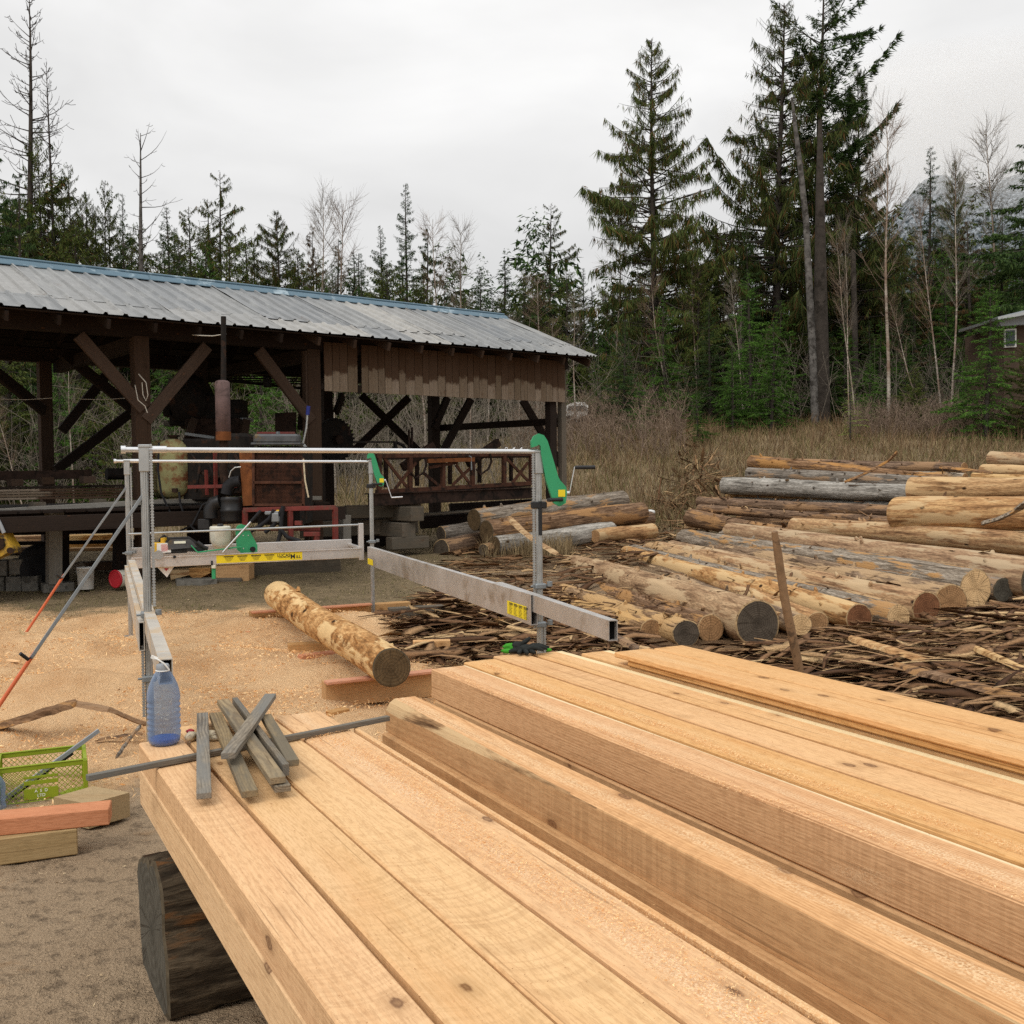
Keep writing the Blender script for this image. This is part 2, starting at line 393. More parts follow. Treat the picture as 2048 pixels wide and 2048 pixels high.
wood('brown_side', (0.58, 0.345, 0.160), (0.41, 0.210, 0.085), kerf=.9, ring=55, contrast=.5)
wood('block_wood', (0.56, 0.34, 0.16), (0.40, 0.22, 0.095), kerf=.5, knots=.7)
wood('blond_grey', (0.42, 0.30, 0.155), (0.30, 0.20, 0.095), kerf=.5, knots=.4)
wood('sticker_grey', (0.26, 0.215, 0.155), (0.075, 0.06, 0.045), kerf=.3, knots=.6, contrast=.8, grey=(0.17, 0.165, 0.15), var=.3, rough=.85, ring=150)
wood('sticker_brown', (0.36, 0.27, 0.155), (0.15, 0.105, 0.065), kerf=.3, knots=.6, contrast=.8, grey=(0.165, 0.145, 0.11), var=.3, rough=.85, ring=150)
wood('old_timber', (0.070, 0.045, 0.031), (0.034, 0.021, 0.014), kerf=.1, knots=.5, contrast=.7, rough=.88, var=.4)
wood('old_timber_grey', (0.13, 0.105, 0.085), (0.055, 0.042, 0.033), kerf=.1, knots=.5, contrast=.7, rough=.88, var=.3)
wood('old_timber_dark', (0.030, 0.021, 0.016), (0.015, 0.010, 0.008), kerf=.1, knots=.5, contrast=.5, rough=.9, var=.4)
wood('grey_timber', (0.16, 0.13, 0.095), (0.05, 0.04, 0.029), kerf=.1, knots=.5, contrast=.7, rough=.9, grey=(0.105, 0.092, 0.072), var=.35)
wood('pale_grey_timber', (0.27, 0.25, 0.215), (0.12, 0.11, 0.09), kerf=.1, knots=.5, contrast=.6, rough=.9, var=.3)
wood('board_weathered', (0.27, 0.21, 0.15), (0.115, 0.078, 0.050), kerf=.1, knots=.6, contrast=.6, rough=.9, var=.55)
bark('bark_grey', [(0.03, 0.022, 0.015), (0.20, 0.16, 0.12), (0.42, 0.36, 0.29)], (0.50, 0.29, 0.13), .16)
bark('bark_brown', [(0.022, 0.012, 0.007), (0.16, 0.092, 0.052), (0.34, 0.215, 0.13)], (0.45, 0.25, 0.11), .20)
bark('bark_mixed', [(0.03, 0.018, 0.010), (0.21, 0.125, 0.066), (0.42, 0.28, 0.165)], (0.60, 0.38, 0.18), .32)
bark('bark_silver', [(0.05, 0.043, 0.037), (0.25, 0.23, 0.20), (0.50, 0.47, 0.42)], None, fy=16)
bark('peeled', [(0.070, 0.033, 0.015), (0.36, 0.205, 0.095), (0.58, 0.375, 0.19)], (0.66, 0.45, 0.235), .22, fx=1.8, fy=15, strength=.7, dist=.014)
bark('peeled_orange', [(0.075, 0.033, 0.013), (0.42, 0.215, 0.082), (0.66, 0.41, 0.175)], (0.70, 0.475, 0.235), .20, fx=1.4, fy=15, strength=.6, dist=.012)
bark('peeled_patchy', [(0.075, 0.033, 0.014), (0.38, 0.20, 0.085), (0.62, 0.39, 0.19)], (0.76, 0.54, 0.29), .20, fx=6.0, fy=11, strength=.8, dist=.015)
bark('old_log_dark', [(0.008, 0.006, 0.004), (0.045, 0.033, 0.022), (0.12, 0.092, 0.062)], (0.17, 0.085, 0.04), .08, fx=1.6, fy=22)
endgrain('end_fresh', (0.74, 0.50, 0.26), (0.50, 0.29, 0.125), None, .35)
endgrain('end_brown', (0.42, 0.24, 0.115), (0.23, 0.115, 0.048), None, .5)
endgrain('end_red', (0.26, 0.115, 0.055), (0.13, 0.05, 0.024), None, .7)
endgrain('end_dark', (0.105, 0.083, 0.062), (0.042, 0.031, 0.022), None, .6)
endgrain('end_olive', (0.13, 0.088, 0.046), (0.07, 0.045, 0.024), None, .6)
endgrain('end_grey', (0.105, 0.095, 0.075), (0.07, 0.062, 0.047), None, .6, 30)
simple('rim_pale', (0.40, 0.27, 0.14), .85, 0, .3, 30, (0.10, 0.06, 0.03), .4)
simple('rim_dark', (0.09, 0.07, 0.045), .9, 0, .4, 30)
simple('galv', (0.45, 0.46, 0.45), .38, .75, .12, 12, bump=.05)
simple('galv_dark', (0.26, 0.28, 0.29), .45, .6, .12, 12)
simple('galv_bright', (0.74, 0.75, 0.76), .28, .8, .05, 12)
simple('alu', (0.60, 0.57, 0.54), .42, .7, .10, 3, (0.42, 0.36, 0.30), .25)
simple('alu_dusty', (0.52, 0.48, 0.42), .6, .35, .15, 5, (0.56, 0.42, 0.27), .5)
simple('hole_black', (0.006, 0.006, 0.006), .9, 0, .1)
simple('orange_paint', (0.62, 0.14, 0.055), .5, 0, .1, 9)
simple('green_paint', (0.035, 0.30, 0.13), .42, 0, .06, 6)
simple('black_plastic', (0.018, 0.018, 0.019), .45, 0, .2)
simple('black_rubber', (0.022, 0.022, 0.024), .75, 0, .3)
simple('yellow_decal', (0.80, 0.62, 0.02), .45, 0, .03)
simple('engine_yellow', (0.70, 0.42, 0.03), .4, 0, .06)
simple('white_plastic', (0.62, 0.60, 0.50), .45, 0, .08)
simple('white_paint', (0.75, 0.74, 0.70), .5, 0, .06, 8, (0.3, 0.26, 0.2), .1)
simple('red_paint', (0.15, 0.026, 0.020), .55, 0, .25, 8, (0.10, 0.045, 0.03), .4)
simple('red_lid', (0.42, 0.015, 0.025), .45, 0, .15)
simple('rust', (0.085, 0.038, 0.024), .85, .1, .35, 9, (0.03, 0.018, 0.014), .5, .2)
simple('rust_dark', (0.040, 0.024, 0.018), .85, .1, .35, 9, (0.015, 0.011, 0.009), .5, .2)
simple('rust_orange', (0.17, 0.062, 0.022), .8, 0, .3, 6, (0.08, 0.03, 0.015), .4, .1)
simple('muffler', (0.14, 0.095, 0.09), .75, .2, .25, 7, (0.07, 0.05, 0.045), .4)
simple('machine_dark', (0.022, 0.019, 0.017), .8, .2, .4, 9, (0.055, 0.03, 0.02), .3)
simple('tank_paint', (0.30, 0.29, 0.14), .7, 0, .2, 5, (0.19, 0.065, 0.03), .62, .1)
simple('radiator_grey', (0.085, 0.09, 0.095), .5, .3, .25, 8, (0.14, 0.10, 0.05), .3)
simple('concrete', (0.17, 0.16, 0.14), .95, 0, .25, 14, (0.08, 0.075, 0.065), .4, .3)
simple('loader_yellow', (0.50, 0.30, 0.03), .55, 0, .15, 7, (0.06, 0.045, 0.03), .45)
simple('crate_green', (0.25, 0.32, 0.015), .5, 0, .08)
simple('white_text', (0.75, 0.78, 0.65), .6, 0, .02)
simple('black_text', (0.02, 0.02, 0.02), .6, 0, .02)
simple('red_text', (0.55, 0.03, 0.03), .6, 0, .02)
simple('glove_black', (0.022, 0.024, 0.022), .85, 0, .3, 40, bump=.3)
simple('glove_green', (0.05, 0.27, 0.025), .8, 0, .2, 40, bump=.3)
simple('cream_cloth', (0.55, 0.47, 0.33), .9, 0, .15, 40, (0.25, 0.2, 0.16), .3, .3)
simple('rope', (0.45, 0.42, 0.36), .9, 0, .15, 40)
simple('cap_blue', (0.13, 0.10, 0.12), .6)
simple('tarp_grey', (0.30, 0.32, 0.34), .6, 0, .1)
simple('ridge_blue', (0.11, 0.18, 0.23), .38, .35, .10, 3, (0.36, 0.45, 0.5), .2)
simple('handle_wood', (0.27, 0.16, 0.085), .7, 0, .25, 14, (0.12, 0.075, 0.045), .3)
simple('house_brown', (0.085, 0.058, 0.042), .8, 0, .15)
simple('window_glass', (0.04, 0.05, 0.055), .1, 0, .1)
simple('door_red', (0.22, 0.02, 0.02), .6)

def roof_mat():
    N = Nn('roof_tin', .42, .55); o = N.obj(True); rr = N.rnd()
    n1 = N.noise(N.map(o, (1.0, 3, 1)), 2.2, 5, .62); n2 = N.noise(N.map(o, (9, 1.6, 1)), 1.5, 4, .6)
    c = N.ramp(rr, [(0.0, (0.20, 0.212, 0.222)), (0.4, (0.26, 0.265, 0.262)), (0.75, (0.33, 0.325, 0.31)), (1.0, (0.46, 0.44, 0.40))])
    c = N.mix(N.ramp(n1, [(0.35, 0.0), (0.65, .5)]), c, (0.20, 0.20, 0.195)); c = N.mix(N.ramp(n2, [(0.5, 0.0), (0.72, .5)]), c, (0.44, 0.44, 0.42))
    c = N.mix(N.ramp(N.noise(o, 3.1, 6, .75), [(0.62, 0.0), (0.72, .6)]), c, (0.17, 0.11, 0.07)); c = N.mix(N.ramp(N.noise(N.map(o, (26, 1.2, 1)), 1.0, 4, .7), [(0.55, 0.0), (0.7, .4)]), c, (0.14, 0.13, 0.12))
    N.col(c); N.bump(n1, .25, .01); MAT['roof_tin'] = N.m
roof_mat()

def foliage(name, a, b, c3, brown=0.0):
    N = Nn(name, .62); i = N.island(); o = N.n('ShaderNodeTexCoord').outputs['Object']
    n1 = N.noise(o, .8, 3)
    c = N.ramp(i, [(0.0, a), (0.55, b), (0.9, c3), (1.0, tuple(v * 1.25 for v in c3))])
    c = N.mix(N.ramp(n1, [(0.35, 0.0), (0.65, .45)]), c, a)
    if brown > 0: c = N.mix(N.math('MULTIPLY', N.math('LESS_THAN', N.math('FRACT', N.math('MULTIPLY', i, 37.0)), brown), 0.9), c, (0.115, 0.06, 0.025))
    hs = N.n('ShaderNodeHueSaturation', Color=c, Value=N.math('MULTIPLY_ADD', N.rnd(), .4, .8))
    N.col(hs.outputs[0])
    N.b.inputs['Specular IOR Level'].default_value = .04
    MAT[name] = N.m
foliage('leaf_cedar', (0.034, 0.052, 0.016), (0.065, 0.086, 0.023), (0.111, 0.124, 0.036), .18)
foliage('leaf_fir', (0.019, 0.039, 0.013), (0.039, 0.070, 0.021), (0.068, 0.107, 0.031))
foliage('leaf_pine', (0.023, 0.047, 0.016), (0.047, 0.081, 0.023), (0.081, 0.125, 0.036))
foliage('leaf_hemlock', (0.031, 0.078, 0.013), (0.060, 0.130, 0.021), (0.111, 0.202, 0.034))
foliage('leaf_olive', (0.039, 0.055, 0.014), (0.073, 0.096, 0.022), (0.117, 0.137, 0.034), .06)
foliage('leaf_yellow', (0.131, 0.189, 0.036), (0.217, 0.275, 0.058), (0.319, 0.377, 0.087))
foliage('leaf_brown', (0.046, 0.043, 0.023), (0.080, 0.070, 0.035), (0.123, 0.096, 0.046), .5)
simple('trunk_bark', (0.060, 0.050, 0.042), .95, 0, .35, 4, (0.03, 0.025, 0.02), .4)
simple('trunk_snag', (0.13, 0.12, 0.11), .95, 0, .5, 5, (0.045, 0.04, 0.035), .6)
def twig_mat(name, a, b):
    N = Nn(name, .9); N.col(N.ramp(N.island(), [(0.0, a), (1.0, b)])); MAT[name] = N.m
twig_mat('twig_brown', (0.12, 0.10, 0.08), (0.28, 0.24, 0.19))
twig_mat('twig_red', (0.13, 0.088, 0.062), (0.33, 0.245, 0.18))
twig_mat('grass_dry', (0.16, 0.11, 0.06), (0.38, 0.285, 0.155))
twig_mat('grass_olive', (0.085, 0.085, 0.03), (0.22, 0.19, 0.08))
twig_mat('weed_brown', (0.09, 0.055, 0.030), (0.25, 0.16, 0.09))
twig_mat('shaving', (0.68, 0.33, 0.12), (0.97, 0.70, 0.38))
twig_mat('fleck', (0.22, 0.09, 0.035), (0.60, 0.33, 0.15))
twig_mat('chip_pale', (0.30, 0.21, 0.12), (0.62, 0.48, 0.30))
def litter_mat(name, stops):
    N = Nn(name, .88); i = N.island(); c = N.ramp(i, stops); o = N.n('ShaderNodeTexCoord').outputs['Object']
    n1 = N.noise(o, 55, 4, .7); c = N.mix(N.ramp(n1, [(0.35, .55), (0.6, 0.0)]), c, (0.045, 0.025, 0.014)); N.col(c); N.bump(n1, .5, .004); MAT[name] = N.m
litter_mat('bark_litter', [(0.0, (0.07, 0.034, 0.018)), (0.38, (0.20, 0.105, 0.052)), (0.68, (0.35, 0.20, 0.10)), (0.86, (0.50, 0.32, 0.16)), (1.0, (0.70, 0.48, 0.25))])
def birch_mat():
    N = Nn('birch_bark', .8); o = N.obj(True)
    n1 = N.noise(N.map(o, (3, 3, 9)), 1.2, 4, .7); n2 = N.noise(o, 1.1, 3)
    c = N.ramp(n1, [(0.36, (0.06, 0.05, 0.042)), (0.46, (0.34, 0.29, 0.24)), (0.65, (0.55, 0.50, 0.43))]); c = N.mix(N.ramp(n2, [(0.4, 0.0), (0.65, .8)]), c, (0.20, 0.12, 0.08))
    N.col(c); MAT['birch_bark'] = N.m
birch_mat()
def bottle_mat():
    N = Nn('bottle_blue', .12); N.b.inputs['Specular IOR Level'].default_value = .5
    o = N.obj(False); n1 = N.noise(N.map(o, (6, 6, 20)), 1.5, 3)
    N.col(N.mix(n1, (0.22, 0.30, 0.45), (0.42, 0.50, 0.62)))
    tr = N.n('ShaderNodeBsdfTransparent', Color=(0.62, 0.74, 0.94)); lw = N.n('ShaderNodeLayerWeight', Blend=.35).outputs['Facing']; mxs = N.n('ShaderNodeMixShader', Fac=N.math('MULTIPLY_ADD', lw, .75, .14))
    N.t.links.new(tr.outputs[0], mxs.inputs[1]); N.t.links.new(N.b.outputs[0], mxs.inputs[2])
    N.t.links.new(mxs.outputs[0], N.t.nodes['Material Output'].inputs['Surface']); MAT['bottle_blue'] = N.m
bottle_mat()
N = Nn('bottle_water', .08); N.col((0.10, 0.24, 0.55)); tr = N.n('ShaderNodeBsdfTransparent', Color=(0.62, 0.76, 0.97)); mxs = N.n('ShaderNodeMixShader', Fac=.5)
N.t.links.new(tr.outputs[0], mxs.inputs[1]); N.t.links.new(N.b.outputs[0], mxs.inputs[2]); N.t.links.new(mxs.outputs[0], N.t.nodes['Material Output'].inputs['Surface']); MAT['bottle_water'] = N.m

# ================================================================== GROUND
def gz(x, y):
    x = np.asarray(x, float); y = np.asarray(y, float)
    z = 0.36 * ss(12, 20, y)
    z = z + ss(20, 40, y) * 3.0 * (0.30 + 0.70 * ss(-9, 3, x)) + 0.02 * np.clip(y - 40, 0, 300)
    z = z + 0.018 * fbm(x, y, 3, .25, 3) * ss(-2, 1, y)
    # heaps of sawdust round the mill
    for (cx, cy, sx, sy, h) in ((-3.1, 7.0, .85, .50, .24), (-2.4, 8.5, .7, .5, .17), (-4.3, 9.2, .9, .6, .18), (-1.9, 10.4, 1.0, .35, .20), (-3.6, 11.2, 1.2, .3, .12), (-1.3, 8.0, .5, .5, .09),
                                (-1.9, 6.7, .9, .6, .06), (-3.3, 5.9, .6, .35, .10), (1.0, 10.2, 1.2, .8, .10), (2.3, 14, 2.0, 2.0, .12)):
        z = z + h * np.exp(-((x - cx) / sx) ** 2 - ((y - cy) / sy) ** 2)
    return z
def sawmask(x, y):
    n = fbm(x, y, 11, .5, 3) * .5
    m = ss(4.7, 5.7, y + n) * (1 - ss(10.3, 13.6, y + n * .8 + .12 * (x + 3))) * (1 - ss(-0.4, 0.9, x + n - (9 - y) * .05))
    return m
def gzf(p): return float(gz(p[0], p[1]))

def axis(lo, hi, a, b, step, grow):
    xs = list(np.arange(a, b + 1e-6, step)); s_ = step; v = b
    while v < hi: s_ *= grow; v += s_; xs.append(v)
    s_ = step; v = a; pre = []
    while v > lo: s_ *= grow; v -= s_; pre.append(v)
    return np.array(pre[::-1] + xs)
gx = axis(-900, 900, -6, 7, .07, 1.12); gy = axis(-60, 1500, 2.2, 13, .06, 1.06)
XX, YY = np.meshgrid(gx, gy)
ZZ = gz(XX, YY)
fine = ss(-7.5, -5.5, XX) * (1 - ss(7, 9, XX)) * (1 - ss(14, 19, YY))
sm_ = sawmask(XX, YY)
ZZ = ZZ + fine * (0.010 * fbm(XX, YY, 21, 1.6, 4, .6) + 0.010 * sm_ * fbm(XX, YY, 22, 2.2, 4, .65) + 0.050 * sm_ * fbm(XX, YY, 24, .62, 4, .55) + 0.004 * (1 - sm_) * fbm(XX, YY, 23, 3.5, 3, .7))
nx, ny = len(gx), len(gy)
Vg = np.stack([XX, YY, ZZ], -1).reshape(-1, 3)
ii = np.arange(nx * ny).reshape(ny, nx)
Fg = np.stack([ii[:-1, :-1], ii[:-1, 1:], ii[1:, 1:], ii[1:, :-1]], -1).reshape(-1, 4)
me = np_mesh('ground', Vg, Fg, True)
at = me.attributes.new('sawdust', 'FLOAT', 'POINT'); at.data.foreach_set('value', sm_.ravel().astype(np.float32))
deb = (1 - .45 * ss(10.5, 13, YY)) * np.clip(ss(-1.2, -.2, XX + (YY - 9) * .08) * ss(6.2, 7.4, YY) * (1 - ss(17, 21, YY)) * (1 - ss(8, 12, XX)), 0, 1)
at = me.attributes.new('debris', 'FLOAT', 'POINT'); at.data.foreach_set('value', deb.ravel().astype(np.float32))
gr_ = np.clip(ss(10.8, 12.5, YY) * (1 - deb * (1 - ss(15, 19, YY))), 0, 1)
at = me.attributes.new('grassy', 'FLOAT', 'POINT'); at.data.foreach_set('value', gr_.ravel().astype(np.float32))
N = Nn('ground_mix', .95); o = N.obj(False)
A = lambda nm: N.n('ShaderNodeAttribute', _attribute_name=nm).outputs['Fac']
n1 = N.noise(o, 1.3, 6, .6); n2 = N.noise(o, 14, 5, .7); n3 = N.noise(o, 90, 3, .7)
dirt = N.mix(n1, (0.37, 0.26, 0.16), (0.50, 0.375, 0.25)); dirt = N.mix(N.ramp(n2, [(0.35, .9), (0.50, 0.0)]), dirt, (0.20, 0.145, 0.095))
dirt = N.mix(N.ramp(N.noise(o, 2.6, 5, .7, .6), [(0.58, 0.0), (0.70, .6)]), dirt, (0.40, 0.24, 0.12))
dirt = N.mix(N.ramp(n3, [(0.62, 0.0), (0.72, .8)]), dirt, (0.44, 0.36, 0.25))
saw = N.mix(n2, (0.80, 0.47, 0.225), (0.95, 0.66, 0.38)); saw = N.mix(N.ramp(N.noise(o, 1.9, 5, .65), [(0.45, 0.0), (0.68, .65)]), saw, (0.60, 0.32, 0.14))
saw = N.mix(N.ramp(n3, [(0.5, 0.0), (0.75, .7)]), saw, (0.88, 0.64, 0.40))
grs = N.mix(n2, (0.20, 0.145, 0.082), (0.38, 0.29, 0.175)); grs = N.mix(N.ramp(n1, [(0.4, 0.0), (0.6, .55)]), grs, (0.21, 0.16, 0.092))
grs = N.mix(N.ramp(N.noise(o, 6, 4, .7), [(0.5, 0.0), (0.65, .5)]), grs, (0.09, 0.07, 0.045))
dbr = N.mix(n2, (0.050, 0.030, 0.018), (0.24, 0.145, 0.08)); dbr = N.mix(N.ramp(n3, [(0.5, 0.0), (0.66, .7)]), dbr, (0.46, 0.30, 0.16)); dbr = N.mix(N.ramp(N.noise(o, 24, 5, .75, .5), [(0.5, 0.0), (0.6, .7)]), dbr, (0.33, 0.20, 0.105))
c = N.mix(N.ramp(N.math('ADD', A('grassy'), N.math('MULTIPLY_ADD', n1, .6, -.3)), [(0.4, 0.0), (0.6, 1.0)]), dirt, grs)
c = N.mix(N.ramp(N.math('ADD', A('debris'), N.math('MULTIPLY_ADD', n1, .5, -.25)), [(0.4, 0.0), (0.65, 1.0)]), c, dbr)
c = N.mix(N.ramp(N.math('ADD', A('sawdust'), N.math('MULTIPLY_ADD', N.noise(o, 3, 6, .75), 1.0, -.5)), [(0.28, 0.0), (0.66, 1.0)]), c, saw)
N.col(c); N.bump(N.math('ADD', N.math('MULTIPLY', n2, .8), N.math('ADD', n1, N.math('MULTIPLY', n3, .45))), 1.0, .06)
ground = link('ground', me, N.m, None, Matrix.Identity(4)); tag(ground, 'dirt yard covered in orange sawdust beside the mill, rising to a grassy bank', kind='structure')

# ================================================================== LOGS
def make_log(label, p0, r0, p1, r1, bm, e0='end_brown', e1='end_brown', seed=0, rough=.03, group=None, parent=None, ecc=1.0, ridges=.02, name='log', cat='log', bend=0.0, seg=None, n=26, sq=0.0):
    p0, p1 = Vector(p0), Vector(p1); M = frame(p0, p1); l = (p1 - p0).length
    seg = seg or max(10, int(l / .12)); rs = np.random.default_rng(seed + 100)
    ph = rs.uniform(0, 6.28, 8); secs = []
    jag = rs.uniform(-1, 1, (n,)) * .0
    for i in range(seg + 1):
        t = i / seg; x = (t - .5) * l; rad = r0 + (r1 - r0) * t; sec = []
        cy = bend * math.sin(t * 3.14) + .01 * math.sin(t * 5 + ph[0]); cz = .008 * math.sin(t * 7 + ph[1])
        for k in range(n):
            a = 6.28318 * k / n
            q = (1 - sq) + sq * .93 / (abs(math.cos(a + .2)) ** 7 + abs(math.sin(a + .2)) ** 7) ** (1 / 7) + rough * (math.sin(2 * a + ph[2] + t * 3) * .6 + math.sin(3 * a + ph[3] - t * 4) * .4 + .5 * math.sin(t * 11 + a + ph[4]))
            q += ridges * (math.sin(9 * a + 2.2 * math.sin(t * 9 + ph[5])) * .5 + rs.uniform(-1, 1) * .6)
            sec.append((x, cy + math.cos(a) * rad * q, cz + math.sin(a) * rad * q * ecc))
        secs.append(sec)
    mb = MB().sweep(secs, cap=False)
    if name == 'log' and l > 3 and bm != 'old_log_dark':
        for _ in range(9):
            t = rs.uniform(.05, .95); a = rs.uniform(.2, 2.9); rad = (r0 + (r1 - r0) * t) * .94; x = (t - .5) * l; dv = Vector((rs.uniform(-.6, .6), math.cos(a), math.sin(a))); b0 = Vector((x, math.cos(a) * rad, math.sin(a) * rad)); ln = rs.uniform(.03, .075)
            mb.tube([b0, b0 + dv * ln * .6, b0 + dv * ln], [rad * .16 + .006, rad * .11 + .005, rad * .07 + .003], 6)
    o = mb.build(name, MAT[bm], parent, M)
    if not parent: tag(o, label, cat, group)
    for (sec, em, sg) in ((secs[0], e0, -1), (secs[-1], e1, 1)):
        if em is None: continue
        cx = sec[0][0]; ce = (cx + sg * .004, sum(p[1] for p in sec) / n, sum(p[2] for p in sec) / n)
        m2 = MB(); ring = [(cx, p[1], p[2]) for p in sec]; rin = [(cx + sg * .006, ce[1] + (p[1] - ce[1]) * .93, ce[2] + (p[2] - ce[2]) * .93) for p in sec]
        V = ring + rin + [ce]; Fc = []
        for k in range(n):
            k2 = (k + 1) % n; a = (k, k2, n + k2, n + k); b = (n + k, n + k2, 2 * n)
            Fc += [a, b] if sg > 0 else [a[::-1], b[::-1]]
        m2.add(V, Fc, 0, False)
        for k in range(0, len(m2.f), 2): m2.m[k] = 1
        Mc = M @ Matrix.Translation((0, 0, 0))
        m2.build('cut_end', [MAT[em], MAT['rim_' + ('dark' if em in ('end_grey', 'end_olive') else 'pale')]], o, Mc)
    return o

def dlog(label, x1, y1, d1, Y1, x2, y2, d2, Y2, bm, e_near='end_brown', e_far='end_brown', **k):
    """(x1,y1) the near end, (x2,y2) the far one; diameters in photograph pixels"""
    return make_log(label, D(x1, y1, Y1), d1 * Y1 / F / 2, D(x2, y2, Y2), d2 * Y2 / F / 2 * k.pop('fat', 1.22), bm, e_near, e_far, **k)

GF = 'sorted logs in the front of the log yard'
def zbase(px, y, Y): return D(px, y, Y)
# front row, ends towards the camera
S = 0
front = [
 ('bark covered log with grey brown end, the nearest log of the front row', 1370, 1267, 58, 9.30, 1075, 1172, 30, 15.0, 'bark_mixed', 'end_dark'),
 ('bark covered log with brown end between the nearest log and the big dark ended log', 1421, 1258, 56, 9.5, 1130, 1158, 30, 16.0, 'bark_brown', 'end_brown'),
 ('thick peeled log with large dark grey ringed end behind the leaning handle', 1516, 1246, 96, 9.3, 1150, 1135, 44, 16.2, 'peeled', 'end_dark'),
 ('small barked log with pale end just right of the leaning handle', 1603, 1252, 46, 9.6, 1265, 1132, 20, 16.4, 'bark_mixed', 'end_fresh'),
 ('small log with orange brown end next to the pale ended small log', 1634, 1243, 44, 9.9, 1330, 1130, 20, 16.4, 'peeled_orange', 'end_brown'),
 ('peeled yellow log with reddish brown cut end', 1717, 1235, 58, 10.1, 1255, 1108, 26, 17.0, 'peeled_orange', 'end_red'),
 ('grey barked log with pale cracked end right of the reddish end', 1797, 1235, 52, 10.3, 1262, 1103, 24, 17.6, 'bark_grey', 'end_fresh'),
 ('peeled log with dark red brown end in the middle of the right cluster', 1851, 1215, 66, 10.6, 1318, 1098, 26, 17.6, 'peeled_orange', 'end_red'),
 ('log with tall brown oval end left of the brightest cut end', 1901, 1203, 74, 10.9, 1400, 1094, 28, 18.0, 'bark_mixed', 'end_brown'),
 ('thick grey barked log with the brightest cream cut end', 1950, 1176, 78, 11.5, 1372, 1078, 34, 18.6, 'bark_grey', 'end_fresh'),
 ('thin log with weathered grey oval end near the right frame edge', 2006, 1180, 48, 12.1, 1560, 1080, 24, 18.0, 'bark_grey', 'end_grey'),
 ('thick peeled log with grey end cut by the right frame edge', 2075, 1160, 84, 12.0, 1462, 1066, 34, 18.5, 'peeled_orange', 'end_grey'),
]
front += [
 ('thin orange pole lying between the thick peeled log and the small pale ended one', 1560, 1238, 30, 9.9, 1225, 1138, 22, 15.6, 'peeled_orange', 'end_brown'),
 ('brown pole filling the gap left of the reddish cut end', 1668, 1228, 34, 10.6, 1300, 1122, 22, 16.6, 'bark_brown', 'end_brown'),
 ('brown barked pole between the reddish end and the grey barked log', 1760, 1216, 36, 10.9, 1300, 1100, 24, 17.4, 'bark_mixed', 'end_brown'),
 ('peeled pole lying over the gap behind the middle log', 1812, 1196, 34, 11.2, 1345, 1094, 24, 17.2, 'peeled', 'end_fresh'),
 ('grey barked pole between the brightest end and the thin grey one', 1990, 1148, 44, 12.8, 1480, 1068, 26, 18.8, 'bark_grey', 'end_grey'),
 ('bark covered log low at the left edge of the front row', 1300, 1262, 46, 9.6, 1060, 1188, 28, 14.0, 'bark_mixed', 'end_brown'),
]
for i, q in enumerate(front):
    dlog(q[0], *q[1:9], q[9], q[10], seed=i, group=GF, ridges=.03 if 'bark' in q[9] else .012, rough=.04)
GU = 'long logs heaped in the back of the log yard'
upper = [
 ('peeled log with whitish left end lying along the foot of the upper heap', 2170, 1096, 50, 12.8, 1590, 1052, 30, 17.6, 'peeled_orange'),
 ('brown barked log at the left foot of the upper heap', 1640, 1082, 30, 17.0, 1382, 1036, 30, 20.2, 'bark_brown'),
 ('thin brown pole with a cut end resting above the brown barked log', 1781, 1042, 17, 16.5, 1399, 1018, 15, 20.2, 'bark_brown'),
 ('thin grey brown pole below the narrow yellow pole of the upper heap', 1850, 1026, 22, 16.8, 1399, 1004, 18, 20.4, 'bark_brown'),
 ('thin silvery pole lying beside the grey brown pole', 1870, 1018, 24, 17.2, 1470, 1004, 16, 20.6, 'bark_silver'),
 ('narrow yellow peeled pole under the knotty silver log', 1870, 998, 15, 17.4, 1456, 991, 13, 20.8, 'peeled'),
 ('knotty silver grey log with broken branch stubs', 1870, 988, 34, 17.2, 1449, 971, 28, 20.6, 'bark_silver'),
 ('grey log above the knotty silver log', 1880, 968, 28, 17.6, 1498, 948, 24, 20.9, 'bark_grey'),
 ('brown log with a pale blunt tip at the top left of the upper heap', 1890, 962, 26, 17.8, 1504, 924, 24, 21.2, 'bark_brown'),
 ('brown pole with yellow worn end on top of the upper heap', 1929, 936, 22, 18.5, 1590, 928, 16, 22.0, 'bark_brown'),
 ('grey pole below the brown pole with the worn end', 1930, 956, 20, 18.2, 1700, 949, 18, 20.5, 'bark_grey'),
 ('very thick bright orange peeled log on the right of the upper heap', 2170, 1026, 66, 13.2, 1799, 1029, 60, 15.6, 'peeled_orange'),
 ('thick peeled log with a whitish worn tip above the bright orange one', 2170, 976, 46, 14.6, 1824, 980, 42, 16.6, 'peeled'),
 ('short peeled log high at the right frame edge under the flat topped one', 2120, 946, 24, 16.5, 1966, 941, 22, 18.0, 'peeled'),
 ('red brown log at the very top right of the upper heap', 2120, 925, 24, 17.5, 1984, 916, 24, 19.0, 'peeled_orange'),
 ('narrow yellow pole between the top right logs', 2120, 962, 15, 15.8, 1948, 953, 13, 17.5, 'peeled'),
]
for i, q in enumerate(upper):
    dlog(q[0], *q[1:9], q[9], 'end_brown', 'end_fresh' if q[9].startswith('peel') else 'end_brown', seed=40 + i, group=GU, rough=.04, ridges=.03 if 'bark' in q[9] else .012)
